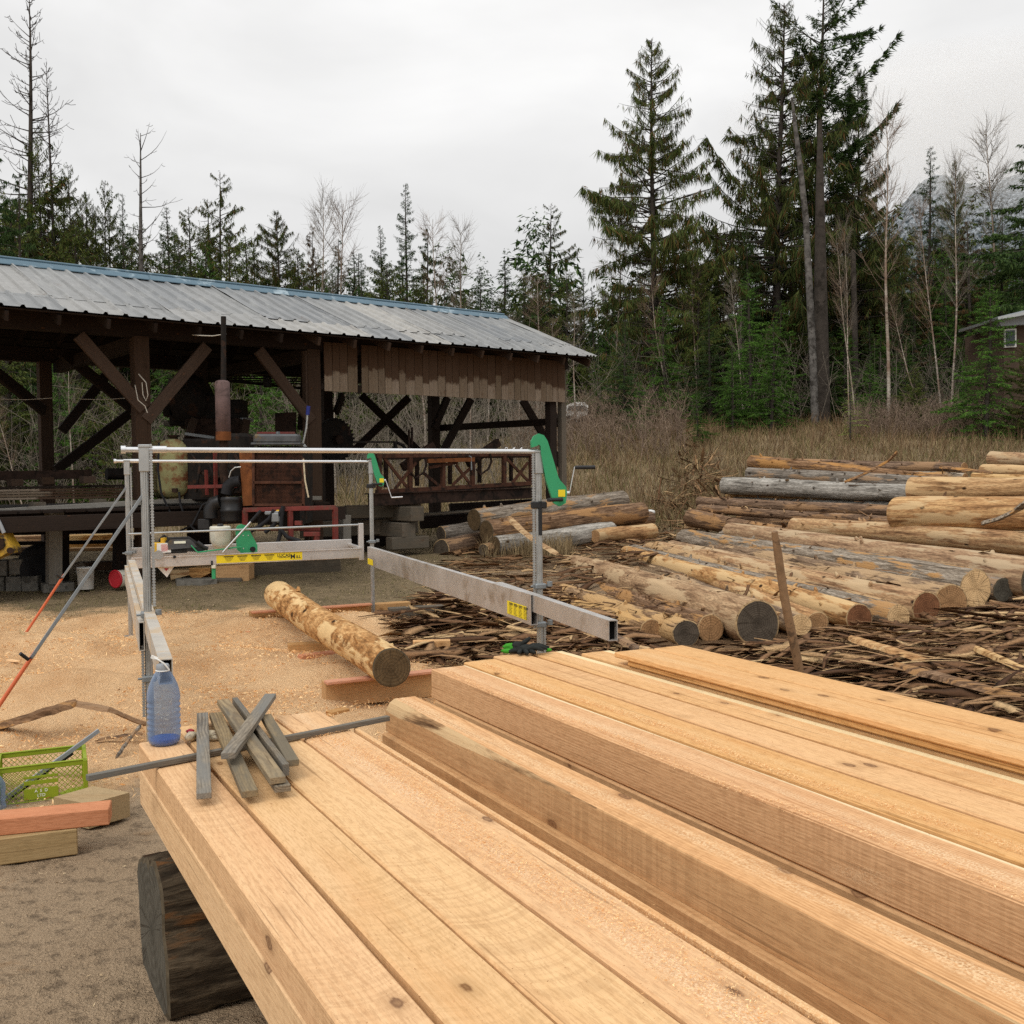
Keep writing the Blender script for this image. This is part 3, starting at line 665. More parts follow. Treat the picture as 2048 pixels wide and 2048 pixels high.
# buried fill logs that carry the upper heap
for i, (x1, y1, d1, Y1, x2, y2, d2, Y2) in enumerate([(1990, 1062, 50, 14.6, 1480, 1046, 26, 20.2), (1990, 1010, 46, 16.2, 1560, 985, 28, 21.0), (1990, 1050, 46, 16.4, 1570, 1012, 30, 21.3), (2000, 985, 36, 18.0, 1640, 962, 26, 22.0)]):
    dlog(['hidden brown log deep under the orange peeled log', 'hidden log deep behind the knotty silver log', 'hidden log in the core of the upper heap', 'hidden log in the back of the upper heap'][i],
         x1, y1, d1, Y1, x2, y2, d2, Y2, 'bark_brown', seed=70 + i, group=GU)
GC = 'logs heaped beside the right end of the shed'
dlog('topmost grey barked log of the heap beside the shed', 948, 1039, 44, 17.4, 1246, 999, 30, 19.8, 'bark_grey', 'end_olive', seed=80, group=GC)
dlog('second log of the heap beside the shed, with tan peeled front and red bark behind', 972, 1062, 44, 17.1, 1282, 1024, 34, 19.6, 'bark_brown', 'end_olive', seed=81, group=GC)
dlog('silver barked log at the foot of the heap beside the shed', 990, 1092, 38, 16.9, 1222, 1064, 34, 18.6, 'bark_silver', 'end_olive', seed=82, group=GC)
dlog('short orange log continuing behind the silver barked log', 1190, 1072, 26, 18.0, 1303, 1062, 26, 19.2, 'peeled_orange', 'end_brown', seed=83, group=GC)
dlog('dark rough log behind the silver barked one', 1130, 1052, 26, 18.9, 1300, 1036, 24, 20.4, 'bark_brown', 'end_brown', seed=88, group=GC)
dlog('mossy stub log left of the topmost log', 882, 1068, 32, 17.7, 990, 1056, 32, 18.5, 'bark_grey', 'end_dark', seed=84, group=GC)
dlog('thick stub log with split end at the left foot of the heap', 884, 1099, 44, 17.2, 1000, 1082, 38, 18.4, 'bark_brown', 'end_dark', seed=85, group=GC, rough=.08)
dlog('small round log wedged between the stub log and the silver log', 967, 1099, 25, 16.8, 1020, 1092, 25, 17.6, 'bark_brown', 'end_dark', seed=86, group=GC)

# peeled log waiting on the bunks
dlog('stripped log with dark olive cut end resting on timber bunks in the sawdust', 782, 1336, 80, 6.75, 558, 1190, 55, 10.6, 'peeled_patchy', 'end_olive', seed=90, fat=1.0, rough=.03, ridges=.012, bend=.02)
# old log under the lumber
vaz = az(60.5); pL = D(306, 1856, 3.16); rL = .235
o = make_log('thick old weathered grey log carrying the near end of the lumber stack', pL, rL, pL + vaz * 3.3, rL * .97, 'old_log_dark', 'end_grey', 'end_grey', seed=91, rough=.05, ridges=.06, n=44, seg=60, sq=.97)

# ================================================================== LUMBER STACK
U = Vector(ray(-95, 960)); U.z = 0; U.normalize(); Vv = Vector((U.y, -U.x, 0))
def st(px, py, z): p = G(px, py, z); return p.dot(Vv), p.dot(U)
def SP(s_, t_, z): return Vv * s_ + U * t_ + Vector((0, 0, z))
ZL = .70; ZR = .745
make_log('old weathered log carrying the far end of the lumber stack', SP(1.0, 2.2, .27), .215, SP(3.0, 2.2, .27), .21, 'old_log_dark', 'end_grey', 'end_grey', seed=92)
def s_at(px, py, z): return st(px, py, z)[0]
GLB = 'fresh sawn beams stacked on logs'
def plank(label, s0, s1, t1, z0, z1, mat, t0=-1.3, name='sawn_beam', yaw=0.0, gap=.0055, b=.005, group=GLB):
    if z1 in (ZL, ZR): z1 = z1 - [0, .003, .001, .004, .002][int(abs(s0) * 37) % 5]
    c = (s0 + s1) / 2; w_ = s1 - s0 - gap * 2
    o = beam_obj(name, SP(c, t1, (z0 + z1) / 2), SP(c + yaw, t0, (z0 + z1) / 2), w_, z1 - z0 - .002, MAT[mat], None, b=b)
    return tag(o, label, 'beam', group)
sA = s_at(355, 1600, ZL); s12 = s_at(545, 1670, ZL); s23 = s_at(740, 1706, ZL); s34 = s_at(1384, 2048, ZL) ; s45 = s_at(917, 1588, ZL); s5r = s_at(1218, 1757, ZL)
tA = st(274, 1484, ZL)[1]; t2 = st(364, 1452, ZL)[1]; t3 = t2 + .10; t4 = st(575, 1427, ZL)[1]; t5 = st(700, 1456, ZL)[1]
zm = ZL - .09; zb = ZL - .215
plank('upper beam at the left edge of the lumber stack, blue bottle standing on it', sA, s12, tA, zm, ZL, 'cedar_top')
plank('second beam from the left edge, under the grey sticks', s12, s23, t2, zm, ZL, 'cedar_light', yaw=.004)
plank('third beam from the left edge, wide and pale yellow', s23, s34, t3, zm, ZL, 'cedar_pale', yaw=-.003)
plank('beam with a bright streak of sawdust left of the low gap', s34, s45, t4, zm, ZL, 'cedar_dusty')
plank('narrow plank along the low gap, right of the sawdust streaked beam', s45, s5r, t5, zm, ZL, 'cedar_dusty2', name='sawn_plank')
plank('lower beam at the left edge of the lumber stack', sA, s12, tA - .004, zb, zm, 'cedar_pale')
for i, (a, b_, tt) in enumerate(((s12, s23, t2 - .05), (s23, s34, t3 - .06), (s34, s45, t4 - .05), (s45, s5r, t5 - .03))):
    plank(['hidden lower beam below the second beam', 'hidden lower beam below the third beam', 'hidden lower beam below the sawdust streaked beam', 'lower beam facing the low gap'][i], a, b_, tt, zb, zm, 'brown_side')
# middle pair: wany beam over two brown ones
sM0 = s_at(1037, 1535, ZR); sM1 = s_at(1400, 1658, ZR); tM = st(800, 1396, ZR)[1]; tM0 = -1.0
lM = tM - tM0; secs = []; nsg = 70
hM = .118; wM = sM1 - sM0; rw = np.random.default_rng(5)
for i in range(nsg + 1):
    t = i / nsg; x = (t - .5) * lM                    # x grows towards the far end
    far = t; wane = .004 + .055 * max(0, (far - .74) / .26) ** .9 * .62 * (1 + .10 * math.sin(t * 60) + rw.uniform(-.05, .05)); wane += .003 * max(0, math.sin(t * 17 + 1)) * (1 if far > .55 else .3)
    hw = wM / 2; hh = hM / 2
    secs.append([(x, -hw, -hh), (x, -hw, hh - .003), (x, -hw + .004, hh), (x, hw - wane, hh + rw.uniform(-.0006, .0006)), (x, hw - wane * .45, hh - wane * .35), (x, hw, hh - wane * 1.15), (x, hw, -hh)])
Mm = frame(SP((sM0 + sM1) / 2, tM0, ZR - hM / 2), SP((sM0 + sM1) / 2, tM, ZR - hM / 2))
mb = MB().sweep(secs, smooth=False)
for k in range(len(mb.f)):
    ys = [mb.v[i][1] for i in mb.f[k]]; zs = [mb.v[i][2] for i in mb.f[k]]
    if min(ys) > wM / 2 - .1 and len(ys) == 4 and (max(zs) < hM / 2 - .001 or min(ys) > wM / 2 - .001): mb.m[k] = 1
    if len(ys) == 4 and min(ys) < wM / 2 - .002 and max(ys) > -wM / 2 + .02 and max(zs) > hM / 2 - .08 and min(zs) < hM / 2 - .002 and abs(max(ys) - min(ys)) < .06: mb.m[k] = 2
o = mb.build('sawn_beam', [MAT['cedar_dusty_sap'], MAT['brown_side'], MAT['peeled']], None, Mm)
tag(o, 'middle beam with bark edged wany corner and brown sawn side facing the gap', 'beam', GLB)
sLo = sM0 - .03
plank('brown beam below the wany beam, its knotted side facing the gap', sLo, sLo + .17, tM - .02, ZR - hM - .125, ZR - hM, 'brown_side', t0=-1.0)
plank('brown board at the bottom of the low gap', s5r + .012, sLo - .01, tM - .06, zb, zb + .05, 'brown_side', t0=-1.0, name='sawn_board')
# right stack
HR = .132
def sR(inv): return inv * (CAM_H - ZR) / K0
K0 = 1.0
# lateral positions read along the bottom and right of the photograph
e = [s_at(1116.7, 1441, ZR), s_at(1400, 1495, ZR), s_at(1400, 1448, ZR), s_at(1400, 1409, ZR), s_at(1700, 1438, ZR)]
e[4] = e[3] + (e[3] - e[2]) * 1.05; e.append(e[4] + .19)
ends = [st(860, 1337, ZR)[1], st(925, 1323, ZR)[1], st(980, 1311, ZR)[1], st(1100, 1302, ZR)[1], st(1190, 1303, ZR)[1]]
labs = ['tall knotted beam at the left edge of the right stack, sawdust along its top', 'second beam of the right stack, beside the sawdusty one', 'third beam of the right stack, gloves lying at its far end',
        'fourth beam of the right stack with a cream sapwood stripe', 'fifth beam of the right stack under the pair of raised boards']
ms = ['cedar_dusty_sap', 'cedar_dusty2', 'cedar_top', 'cedar_sap', 'cedar_sap']
for i in range(5):
    plank(labs[i], e[i], e[i + 1], ends[i], ZR - HR, ZR, ms[i], t0=-.4 if i else -.9, yaw=[0, .003, -.003, .002, 0][i], gap=.013)
    plank(['lower beam under the tall knotted beam', 'hidden lower beam under the second beam', 'hidden lower beam under the third beam', 'hidden lower beam under the striped beam', 'hidden lower beam under the fifth beam'][i],
          e[i], e[i + 1], ends[i] - .05, ZR - HR - .12, ZR - HR, 'brown_side', t0=-.4)
zt2 = ZR + .055
sB = s_at(1227 + 0, 1304, zt2); tB = st(1232, 1303, zt2)[1]
plank('thin reddish board on top of the right stack, upper of the raised pair', sB, sB + .20, tB, ZR + .029, zt2, 'cedar_dusty2', t0=-.2, name='sawn_board')
plank('thin red board under the raised upper board', sB + .015, sB + .20, tB - .08, ZR + .001, ZR + .0275, 'cedar_top', t0=-.2, name='sawn_board')
sC = sB + .205; tC = st(1352, 1291, zt2)[1]; sCr = s_at(1700, 1365, zt2)
plank('wide rightmost beam of the lumber stack', sC, max(sCr, sC + .15), tC, ZR - .075, zt2, 'cedar_top', t0=-.2)
plank('hidden lower beam under the rightmost beam', sC, sC + .16, tC - .05, ZR - HR - .12, ZR - .077, 'brown_side', t0=-.2)

# sawdust lying on the beams
def chips(name, label, P, size, mat, flat=.35, seed=1):
    r = np.random.default_rng(seed); n = len(P)
    d = r.normal(size=(n, 3)); d[:, 2] *= flat; d /= np.linalg.norm(d, axis=1)[:, None]
    q = r.normal(size=(n, 3)); q[:, 2] *= flat; q -= d * (q * d).sum(1)[:, None]; q /= np.linalg.norm(q, axis=1)[:, None]
    l = size * r.uniform(.4, 1.6, n)[:, None]; w_ = l * r.uniform(.15, .4, n)[:, None]
    V = np.stack([P - d * l, P + q * w_, P + d * l, P - q * w_ * .6], 1).reshape(-1, 3)
    Fi = np.arange(n * 4).reshape(n, 4)
    o = link(name, np_mesh(name, V, Fi), MAT[mat], None, Matrix.Identity(4)); return tag(o, label, kind='stuff')
def on_beam(sc0, width, ta, tb, z, n, seed):
    r = np.random.default_rng(seed); t = r.uniform(ta, tb, n); s_ = sc0 + r.normal(0, width, n) + .02 * np.sin(t * 5)
    P = np.outer(s_, np.array(Vv)) + np.outer(t, np.array(U)); P[:, 2] = z + r.uniform(.0005, .004, n); return P
P = np.concatenate([on_beam((s34 + s45) / 2 + .01, .028, .2, t4 - .3, ZL, 12000, 1), on_beam(e[0] + .03, .012, .2, ends[0] - .1, ZR, 5000, 2), on_beam(e[1] + .045, .014, .2, ends[1] - .1, ZR, 7000, 3), on_beam(s34 + .05, .02, .2, t5, ZL, 2500, 4)])
chips('sawdust', 'pale sawdust lying in streaks along the tops of the beams', P, .0030, 'shaving', .3)

rf_ = np.random.default_rng(77); n_ = 9000; S1 = np.where(rf_.uniform(0, 1, n_) < .4, rf_.uniform(sA, s5r, n_), rf_.uniform(e[0], e[4], n_)); T1 = rf_.uniform(-.2, 3.2, n_); Pf = np.outer(S1, np.array(Vv)) + np.outer(T1, np.array(U)); Pf[:, 2] = np.where(S1 < s5r, ZL, ZR) + .0015
chips('wood_flecks', 'fine brown flecks scattered over the tops of the beams', Pf, .0019, 'fleck', .25, 78)

# ------------------------------------------------------------------ things on the lumber
def stick(label, a, b, z, w_, h_, mat, za=None, group='grey sticker lath lying loose on the beams'):
    pa = G(a[0], a[1], z + h_ / 2 if za is None else za); pb = G(b[0], b[1], z + h_ / 2)
    o = beam_obj('sticker', pa, pb, w_, h_, MAT[mat], None, b=.0015); return tag(o, label, 'stick', group)
HS = .018
stick('long grey lath laid across the beams, its left end sticking out over the sawdust', (174, 1556), (777, 1436), ZL + .001, .022, HS, 'sticker_grey')
stick('leftmost short grey stick nearest the bottle', (405, 1430), (408, 1592), ZL + .020, .040, HS, 'sticker_grey', za=ZL + .032)
stick('short stick with dark knot end, second from the bottle', (431, 1430), (500, 1588), ZL + .020, .044, .02, 'sticker_brown')
stick('yellowish brown stick in the middle of the loose sticks', (446, 1404), (556, 1561), ZL + .041, .044, .02, 'sticker_brown')
stick('dark stick almost hidden under the yellowish one', (470, 1440), (566, 1578), ZL + .019, .044, .019, 'sticker_grey')
stick('thin stick standing on edge right of the yellowish stick', (470, 1404), (572, 1540), ZL + .020, .020, .036, 'sticker_grey')
stick('rightmost stick with notched end', (532, 1434), (586, 1526), ZL + .040, .036, .02, 'sticker_brown')
stick('grey stick laid crosswise on top of the other sticks', (541, 1392), (456, 1512), ZL + .063, .042, .019, 'sticker_grey')

pb = G(329, 1486, ZL)
bt = thing('water_bottle', pb, 'large blue plastic water bottle with grey cap standing on the left beam', 'bottle')
prof = [(.040, 0), (.050, .006), (.053, .02), (.0535, .034)]
for k in range(6):
    z0 = .040 + k * .019; prof += [(.0545, z0), (.0495, z0 + .006), (.0545, z0 + .012)]
prof += [(.0545, .158), (.053, .175), (.047, .198), (.038, .220), (.028, .238), (.020, .248), (.0185, .252)]
hb = 1.0
MB().lathe(pb, [(a, b_ * hb) for a, b_ in prof], 28).build('bottle_body', MAT['bottle_blue'], bt)
MB().lathe(pb + Vector((0, 0, .003)), [(.036, 0), (.048, .006), (.050, .014), (.050, .017)], 24).build('water', MAT['bottle_water'], bt)
MB().lathe(pb + Vector((0, 0, .250)), [(.0205, 0), (.0215, .003), (.0215, .015), (.019, .019)], 18).build('cap', MAT['tarp_grey'], bt)
a0 = pb + Vector((0, 0, .252))
MB().tube([a0 + Vector((.022 * math.cos(k * .7), .022 * math.sin(k * .7), -.004)) for k in range(10)], .0025, 6).tube([a0 + Vector((.024, -.01, .0)), a0 + Vector((.012, -.02, .022)), a0 + Vector((-.008, -.02, .036)), a0 + Vector((-.022, -.015, .040))], [.003, .003, .003, .004], 6).box(a0 + Vector((-.022, -.015, .041)), (.024, .004, .012), Matrix.Rotation(.4, 3, 'Y'), .001).build('carry_strap', MAT['white_paint'], bt)

# torn packet and rag behind the sticks
pk = G(382, 1482, ZL)
r5 = random.Random(4)
pkt = thing('glove', pk, 'crumpled cream work glove with a red cuff lying behind the left sticks', 'glove')
def blob(c, rx, ry, rz, seed, n=12, m=7):
    r = random.Random(seed); secs = []
    for i in range(m + 1):
        t = -1.5 + 3.0 * i / m; q = math.cos(t)
        secs.append([Vector(c) + Vector((rx * q * math.cos(6.283 * k / n) * r.uniform(.8, 1.15), ry * q * math.sin(6.283 * k / n) * r.uniform(.8, 1.15), rz * math.sin(t) * r.uniform(.85, 1.1) + rz)) for k in range(n)])
    return secs
MB().sweep(blob(pk + Vector((.045, .03, 0)), .05, .032, .014, 1)).sweep(blob(pk + Vector((.0, .0, 0)), .018, .03, .016, 2)).sweep(blob(pk + Vector((.085, .0, 0)), .03, .012, .009, 3)).sweep(blob(pk + Vector((.075, .04, 0)), .035, .011, .009, 5)).build('palm', MAT['cream_cloth'], pkt)
MB().sweep(blob(pk + Vector((-.012, .03, .018)), .014, .012, .008, 4)).build('cuff', MAT['red_lid'], pkt)

# gloves on the right stack
pg = G(1040, 1306, ZR)
gl = thing('work_gloves', pg, 'pair of black and bright green work gloves heaped on the far end of the beams', 'gloves')
def finger(m, p, d, l, r_, lift=.0):
    d = Vector(d).normalized(); m.tube([p, p + d * l * .35 + Vector((0, 0, lift)), p + d * l * .7 + Vector((0, 0, lift * .8)), p + d * l + Vector((0, 0, lift * .2))], [r_, r_ * 1.05, r_ * .98, r_ * .6], 9)
ex = (G(1090, 1306, ZR) - pg).normalized(); ey = Vector((-ex.y, ex.x, 0))
m = MB()
m.sweep(blob(pg + ex * .015 + ey * .02, .062, .040, .020, 11, 16, 10)); m.sweep(blob(pg + ex * -.012 + ey * .03 + Vector((0, 0, .015)), .030, .036, .018, 12, 14, 9))
for k, (aa, ll) in enumerate(((-.25, .085), (-.02, .10), (.18, .11), (.38, .095))): finger(m, pg + ex * .03 + ey * (-.02 + .018 * k) + Vector((0, 0, .018)), ex * math.cos(aa) + ey * math.sin(aa), ll, .0105, .012)
for k, (aa, ll) in enumerate(((3.6, .05), (4.6, .075), (4.95, .08), (5.3, .07))): finger(m, pg + ex * (-.01 + .016 * k) + ey * -.005 + Vector((0, 0, .010)), ex * math.cos(aa) + ey * math.sin(aa), ll * .95, .011, .004)
finger(m, pg + ex * -.005 + ey * .035 + Vector((0, 0, .026)), ex * .5 + ey * .3 + Vector((0, 0, .35)), .07, .012)
finger(m, pg + ex * -.02 + ey * .02 + Vector((0, 0, .024)), ex * .8 + Vector((0, 0, .5)), .055, .011)
m.build('palm', MAT['glove_black'], gl)
m = MB(); m.sweep(blob(pg + ex * -.055 + ey * -.015, .038, .014, .012, 14)); m.build('glove_back', MAT['glove_green'], gl)
m = MB(); m.sweep(blob(pg + ex * -.05 + ey * .035 + Vector((0, 0, .004)), .034, .032, .019, 13, 14, 9)); m.build('glove_back', MAT['glove_green'], gl)
m = MB(); finger(m, pg + ex * .125 + ey * .005 + Vector((0, 0, .014)), ex, .026, .0075)
m.build('fingertip', MAT['glove_green'], gl)

# leaning wooden handle behind the lumber
ph = G(1607, 1398, 0); pt = D(1547, 1063, 6.9)
MB().tube([ph + (pt - ph) * (k / 8) + Vector((.006 * math.sin(k), 0, 0)) for k in range(9)], [.030, .031, .032, .032, .031, .030, .029, .029, .021], 12).build('pole', MAT['handle_wood'])
tag(bpy.data.objects['pole'], 'thick wooden tool handle standing upright behind the lumber stack', 'handle')

# ================================================================== BLOCKS AND BUNKS
WA = az(66)
def block(label, px0, py0, px1, py1, h_, d_, mat, z=0.0, name='timber_block', cat='timber', group=None, b=.004):
    """bottom front edge from (px0,py0) to (px1,py1)"""
    a = G(px0, py0, z); c = G(px1, py1, z); x = (c - a).normalized(); y = Vector((-x.y, x.x, 0))
    off = y * (d_ / 2) + Vector((0, 0, h_ / 2))
    o = beam_obj(name, a + off, c + off, d_, h_, MAT[mat], None, b=b); return tag(o, label, cat, group)
block('near timber bunk under the cut end of the stripped log', 651, 1416, 880, 1392, .175, .11, 'block_wood', name='timber_bunk')
block('thin board on the near bunk under the stripped log', 655, 1371, 876, 1347, .022, .085, 'fir_red', z=.176, name='board', cat='board')
block('far timber bunk crossing behind the stripped log', 503, 1259, 822, 1236, .18, .14, 'block_wood', name='timber_bunk')
block('short red board nailed on the left end of the far bunk', 505, 1228, 745, 1211, .02, .10, 'fir_red', z=.181, name='board', cat='board')
block('weathered grey timber block at the edge of the bark heap', 781, 1253, 890, 1246, .19, .12, 'grey_timber')
block('small red block in the sawdust at the left end of the far bunk', 503, 1276, 543, 1268, .06, .14, 'fir_red')
block('short block lying under the middle of the stripped log', 578, 1312, 672, 1306, .10, .12, 'block_wood')
block('reddish block lying in front of the block under the stripped log', 604, 1329, 690, 1318, .075, .09, 'fir_red')
block('small pale block on the bark litter right of the stripped log', 826, 1304, 901, 1302, .095, .10, 'cedar_top')
block('small buried block in the sawdust before the near bunk', 664, 1438, 700, 1430, .045, .07, 'block_wood')
# left foreground timbers
GT = 'offcut timbers in the left foreground'
block('blond square timber lying on the dirt at the left frame edge', -120, 1749, 156, 1709, .112, .13, 'blond_grey', group=GT)
block('salmon red timber resting on top of the blond one', -120, 1684, 219, 1650, .072, .125, 'fir_red', z=.113, group=GT)
q = [G(108, 1594, .118), G(176, 1608, .118), G(259, 1585, .118), G(186, 1572, .118)]
o = MB().prism(q, (0, 0, -.115)).build('timber_block', MAT['blond_grey']); tag(o, 'cracked square block between the green crate and the red timber', 'timber', GT)

# ------------------------------------------------------------------ milk crate
cA = G(2, 1616, 0); cx = az(66); cy = Vector((-cx.y, cx.x, 0)); CW, CD, CH = .395, .30, .195
cA = G(-4, 1618, 0)
cr = thing('milk_crate', cA + cx * CW / 2 + cy * CD / 2, 'lime green plastic lattice crate with white lettering on its front', 'crate')
def cp(a, b, c_): return cA + cx * a + cy * b + Vector((0, 0, c_))
m = MB()
for (a0_, b0_) in ((0, 0), (CW, 0), (0, CD), (CW, CD)): m.beam(cp(a0_, b0_, 0), cp(a0_, b0_, CH), .022, .022, cx, .003)
m.build('corner_post', MAT['crate_green'], cr)
m = MB()
for (p, q_) in (((0, 0), (CW, 0)), ((CW, 0), (CW, CD)), ((0, CD), (CW, CD)), ((0, 0), (0, CD))):
    m.beam(cp(p[0], p[1], CH - .012), cp(q_[0], q_[1], CH - .012), .010, .026, b=.002); m.beam(cp(p[0], p[1], CH + .001), cp(q_[0], q_[1], CH + .001), .018, .004, b=.001)
    m.beam(cp(p[0], p[1], .010), cp(q_[0], q_[1], .010), .008, .018, b=.002)
m.build('rim', MAT['crate_green'], cr)
def lattice(p, q_, parent, gap=None):
    m = MB(); p = Vector(p); q_ = Vector(q_); l = (q_ - p).length; d = (q_ - p).normalized(); zt, zb_ = CH - .028, .018; hh = zt - zb_; st_ = .026
    k = -hh
    while k < l:
        for sg in (1, -1):
            a = k if sg > 0 else k + hh; b_ = k + hh if sg > 0 else k
            # segment from (a,zb) to (b,zt), clip to [0,l]
            x0, z0, x1, z1 = a, zb_, b_, zt
            def cl_(x0, z0, x1, z1):
                pts = []
                for (x, z, X, Z) in ((x0, z0, x1, z1), (x1, z1, x0, z0)):
                    if x < 0: tt = -x / (X - x) if X != x else 0; z = z + (Z - z) * tt; x = 0
                    if x > l: tt = (x - l) / (x - X) if X != x else 0; z = z + (Z - z) * tt; x = l
                    pts.append((x, z))
                return pts
            if max(x0, x1) <= 0 or min(x0, x1) >= l: continue
            (xa, za_), (xb, zb2) = cl_(x0, z0, x1, z1)
            if abs(xa - xb) < .004: continue
            m.beam(p + d * xa + Vector((0, 0, za_)), p + d * xb + Vector((0, 0, zb2)), .0022, .0042, d.cross(Vector((0, 0, 1))), b=0)
        k += st_
    return m.build('lattice_side', MAT['crate_green'], parent)
for (p, q_) in ((cp(.01, 0, 0), cp(CW - .01, 0, 0)), (cp(CW, .01, 0), cp(CW, CD - .01, 0)), (cp(.01, CD, 0), cp(CW - .01, CD, 0)), (cp(0, .01, 0), cp(0, CD - .01, 0))): lattice(p, q_, cr)
m = MB(); m.beam(cp(.115, -.003, .052), cp(.27, -.003, .052), .004, .055, b=.001); m.build('name_plate', MAT['crate_green'], cr)
m = MB(); m.beam(cp(.115, -.002, .135), cp(.27, -.002, .135), .006, .012, b=.001); m.beam(cp(.115, -.002, .108), cp(.27, -.002, .108), .004, .02, b=.001); m.build('hand_hold', MAT['crate_green'], cr)
m = MB(); m.box(cp(CW / 2, CD / 2, .006), (CW, CD, .005), Matrix((cx, cy, Vector((0, 0, 1)))).transposed()); m.build('bottom', MAT['crate_green'], cr)
Mt = Matrix((cx, Vector((0, 0, 1)), cx.cross(Vector((0, 0, 1))))).transposed().to_4x4()
for (body, zz, sz) in (('A  S  D', .066, .020), ('LTD', .043, .020)):
    Mt.translation = cp(.1925, -.0058, zz); text_obj('lettering', body, sz, Mt, MAT['white_text'], cr)
o = MB().beam(cp(.03, .06, .03), cp(.47, .25, .275), .010, .022, b=.001).build('metal_bar', MAT['tarp_grey']); tag(o, 'flat grey metal bar leaning out of the green crate', 'bar')
o = MB().beam(cp(.05, .085, .025), cp(.34, .20, .185), .012, .02, b=.001).build('metal_bar', MAT['black_plastic']); tag(o, 'dark straight edge lying inside the green crate', 'bar')
p5 = G(-2, 1622, 0)
b2 = thing('water_bottle', p5 + Vector((-.02, -.03, 0)), 'blue plastic water jug half cut by the left frame edge beside the green crate', 'bottle')
MB().lathe(p5 + Vector((-.02, -.03, 0)), [(.05, 0), (.062, .008), (.065, .03), (.060, .05), (.065, .07), (.060, .09), (.065, .11), (.062, .14), (.045, .17), (.022, .19), (.02, .2)], 24).build('bottle_body', MAT['bottle_blue'], b2)
MB().lathe(p5 + Vector((-.02, -.03, .2)), [(.022, 0), (.022, .018), (.019, .02)], 16).build('cap', MAT['tarp_grey'], b2)

# bark slabs on the sawdust
def slab(label, pts, w_, th, mat, name='bark_slab', seed=1):
    r = random.Random(seed); P_ = [Vector(p) for p in pts]; Q = []
    for i in range(len(P_) - 1):
        for k in range(6): Q.append(P_[i].lerp(P_[i + 1], k / 6))
    Q.append(P_[-1]); secs = []
    for i, p in enumerate(Q):
        t = (Q[min(i + 1, len(Q) - 1)] - Q[max(i - 1, 0)]).normalized(); y = Vector((0, 0, 1)).cross(t).normalized(); z = t.cross(y)
        ww = w_ * r.uniform(.9, 1.08) * (1 if 0 < i < len(Q) - 1 else .4); p = p + z * r.uniform(-.003, .003)
        secs.append([p - y * ww / 2, p - y * ww * .3 + z * th, p + y * ww * .25 + z * th * 1.3, p + y * ww / 2, p - z * th * .2])
    o = MB().sweep(secs, smooth=False).build(name, MAT[mat]); return tag(o, label, 'bark')
slab('long brown plank of bark curving over the sawdust heap', [G(-60, 1474, .05), G(60, 1440, .16), G(155, 1410, .22)], .10, .03, 'bark_brown', seed=1)
slab('dark strip of bark sloping down from the heap to the mill post', [G(150, 1410, .22), G(215, 1422, .20), G(290, 1452, .06)], .06, .02, 'bark_brown', seed=2)
slab('thin splintered branch by the foot of the mill post', [G(232, 1518, .02), G(258, 1480, .06), G(282, 1452, .10)], .02, .012, 'bark_grey', 'broken_branch', seed=3)
slab('flat sliver of bark beside the near mill post', [G(190, 1482, .03), G(240, 1474, .035), G(285, 1469, .03)], .03, .01, 'bark_brown', seed=4)
slab('short broken bark piece lying on the far left sawdust', [G(66, 1302, .06), G(92, 1285, .09), G(112, 1278, .05)], .08, .02, 'bark_brown', seed=5)
slab('narrow wooden stake leaning beside the orange brace foot', [G(40, 1262, .20), G(74, 1320, .03)], .03, .02, 'blond_grey', 'wood_stake', seed=6)
slab('pale splinter lying at the left frame edge on the sawdust', [G(-20, 1318, .06), G(40, 1324, .05)], .04, .012, 'cedar_pale', 'wood_splinter', seed=7)
slab('pale wood chip lying on the slope of the sawdust heap', [G(170, 1345, .14), G(190, 1364, .14)], .03, .01, 'cedar_pale', 'wood_splinter', seed=8)

# ================================================================== PORTABLE SAWMILL
MAX_ = az(-21.3); MW = az(68.5)
PLn = D(289, 955, 5.73); PLf = D(254, 955, 10.28); PRn = D(1077, 955, 6.62); PRf = D(742, 955, 11.2)
mill = thing('portable_sawmill', ((PLn + PRf) / 2).to_2d().to_3d(), 'galvanised portable sawmill frame with four upright posts and two green winches', 'sawmill')
ZT = 1.6 + .185
def flat(p, z): return Vector((p.x, p.y, z))
def fluted(m, p, z0, z1, r_):
    n = 24; secs = []
    for z in (z0, z1): secs.append([Vector((p.x, p.y, z)) + (Vector((math.cos(6.283 * k / n), math.sin(6.283 * k / n), 0)) * r_ * (1.0 if k % 3 else .82)) for k in range(n)])
    m.sweep(secs, smooth=False)
tops = {}
for nm, p, zt in (('a', PLn, ZT + .005), ('b', PLf, ZT), ('c', PRn, 1.755), ('d', PRf, 1.77)):
    m = MB(); fluted(m, p, gzf(p) - .02, zt - .03, .022); po = m.build('post', MAT['galv'], mill)
    m = MB(); m.box((p.x, p.y, zt - .09), (.056, .056, .14), Matrix.Rotation(R(21), 3, 'Z'), .006); m.box((p.x, p.y, zt - .016), (.062, .062, .018), Matrix.Rotation(R(21), 3, 'Z'), .004); m.build('sleeve', MAT['galv_bright' if 0 else 'galv'], mill)
    m = MB(); m.beam(flat(p, gzf(p) + .01) - MW * .06, flat(p, gzf(p) + .01) + MW * .5, .05, .012, b=.002); m.build('foot_plate', MAT['galv'], mill)
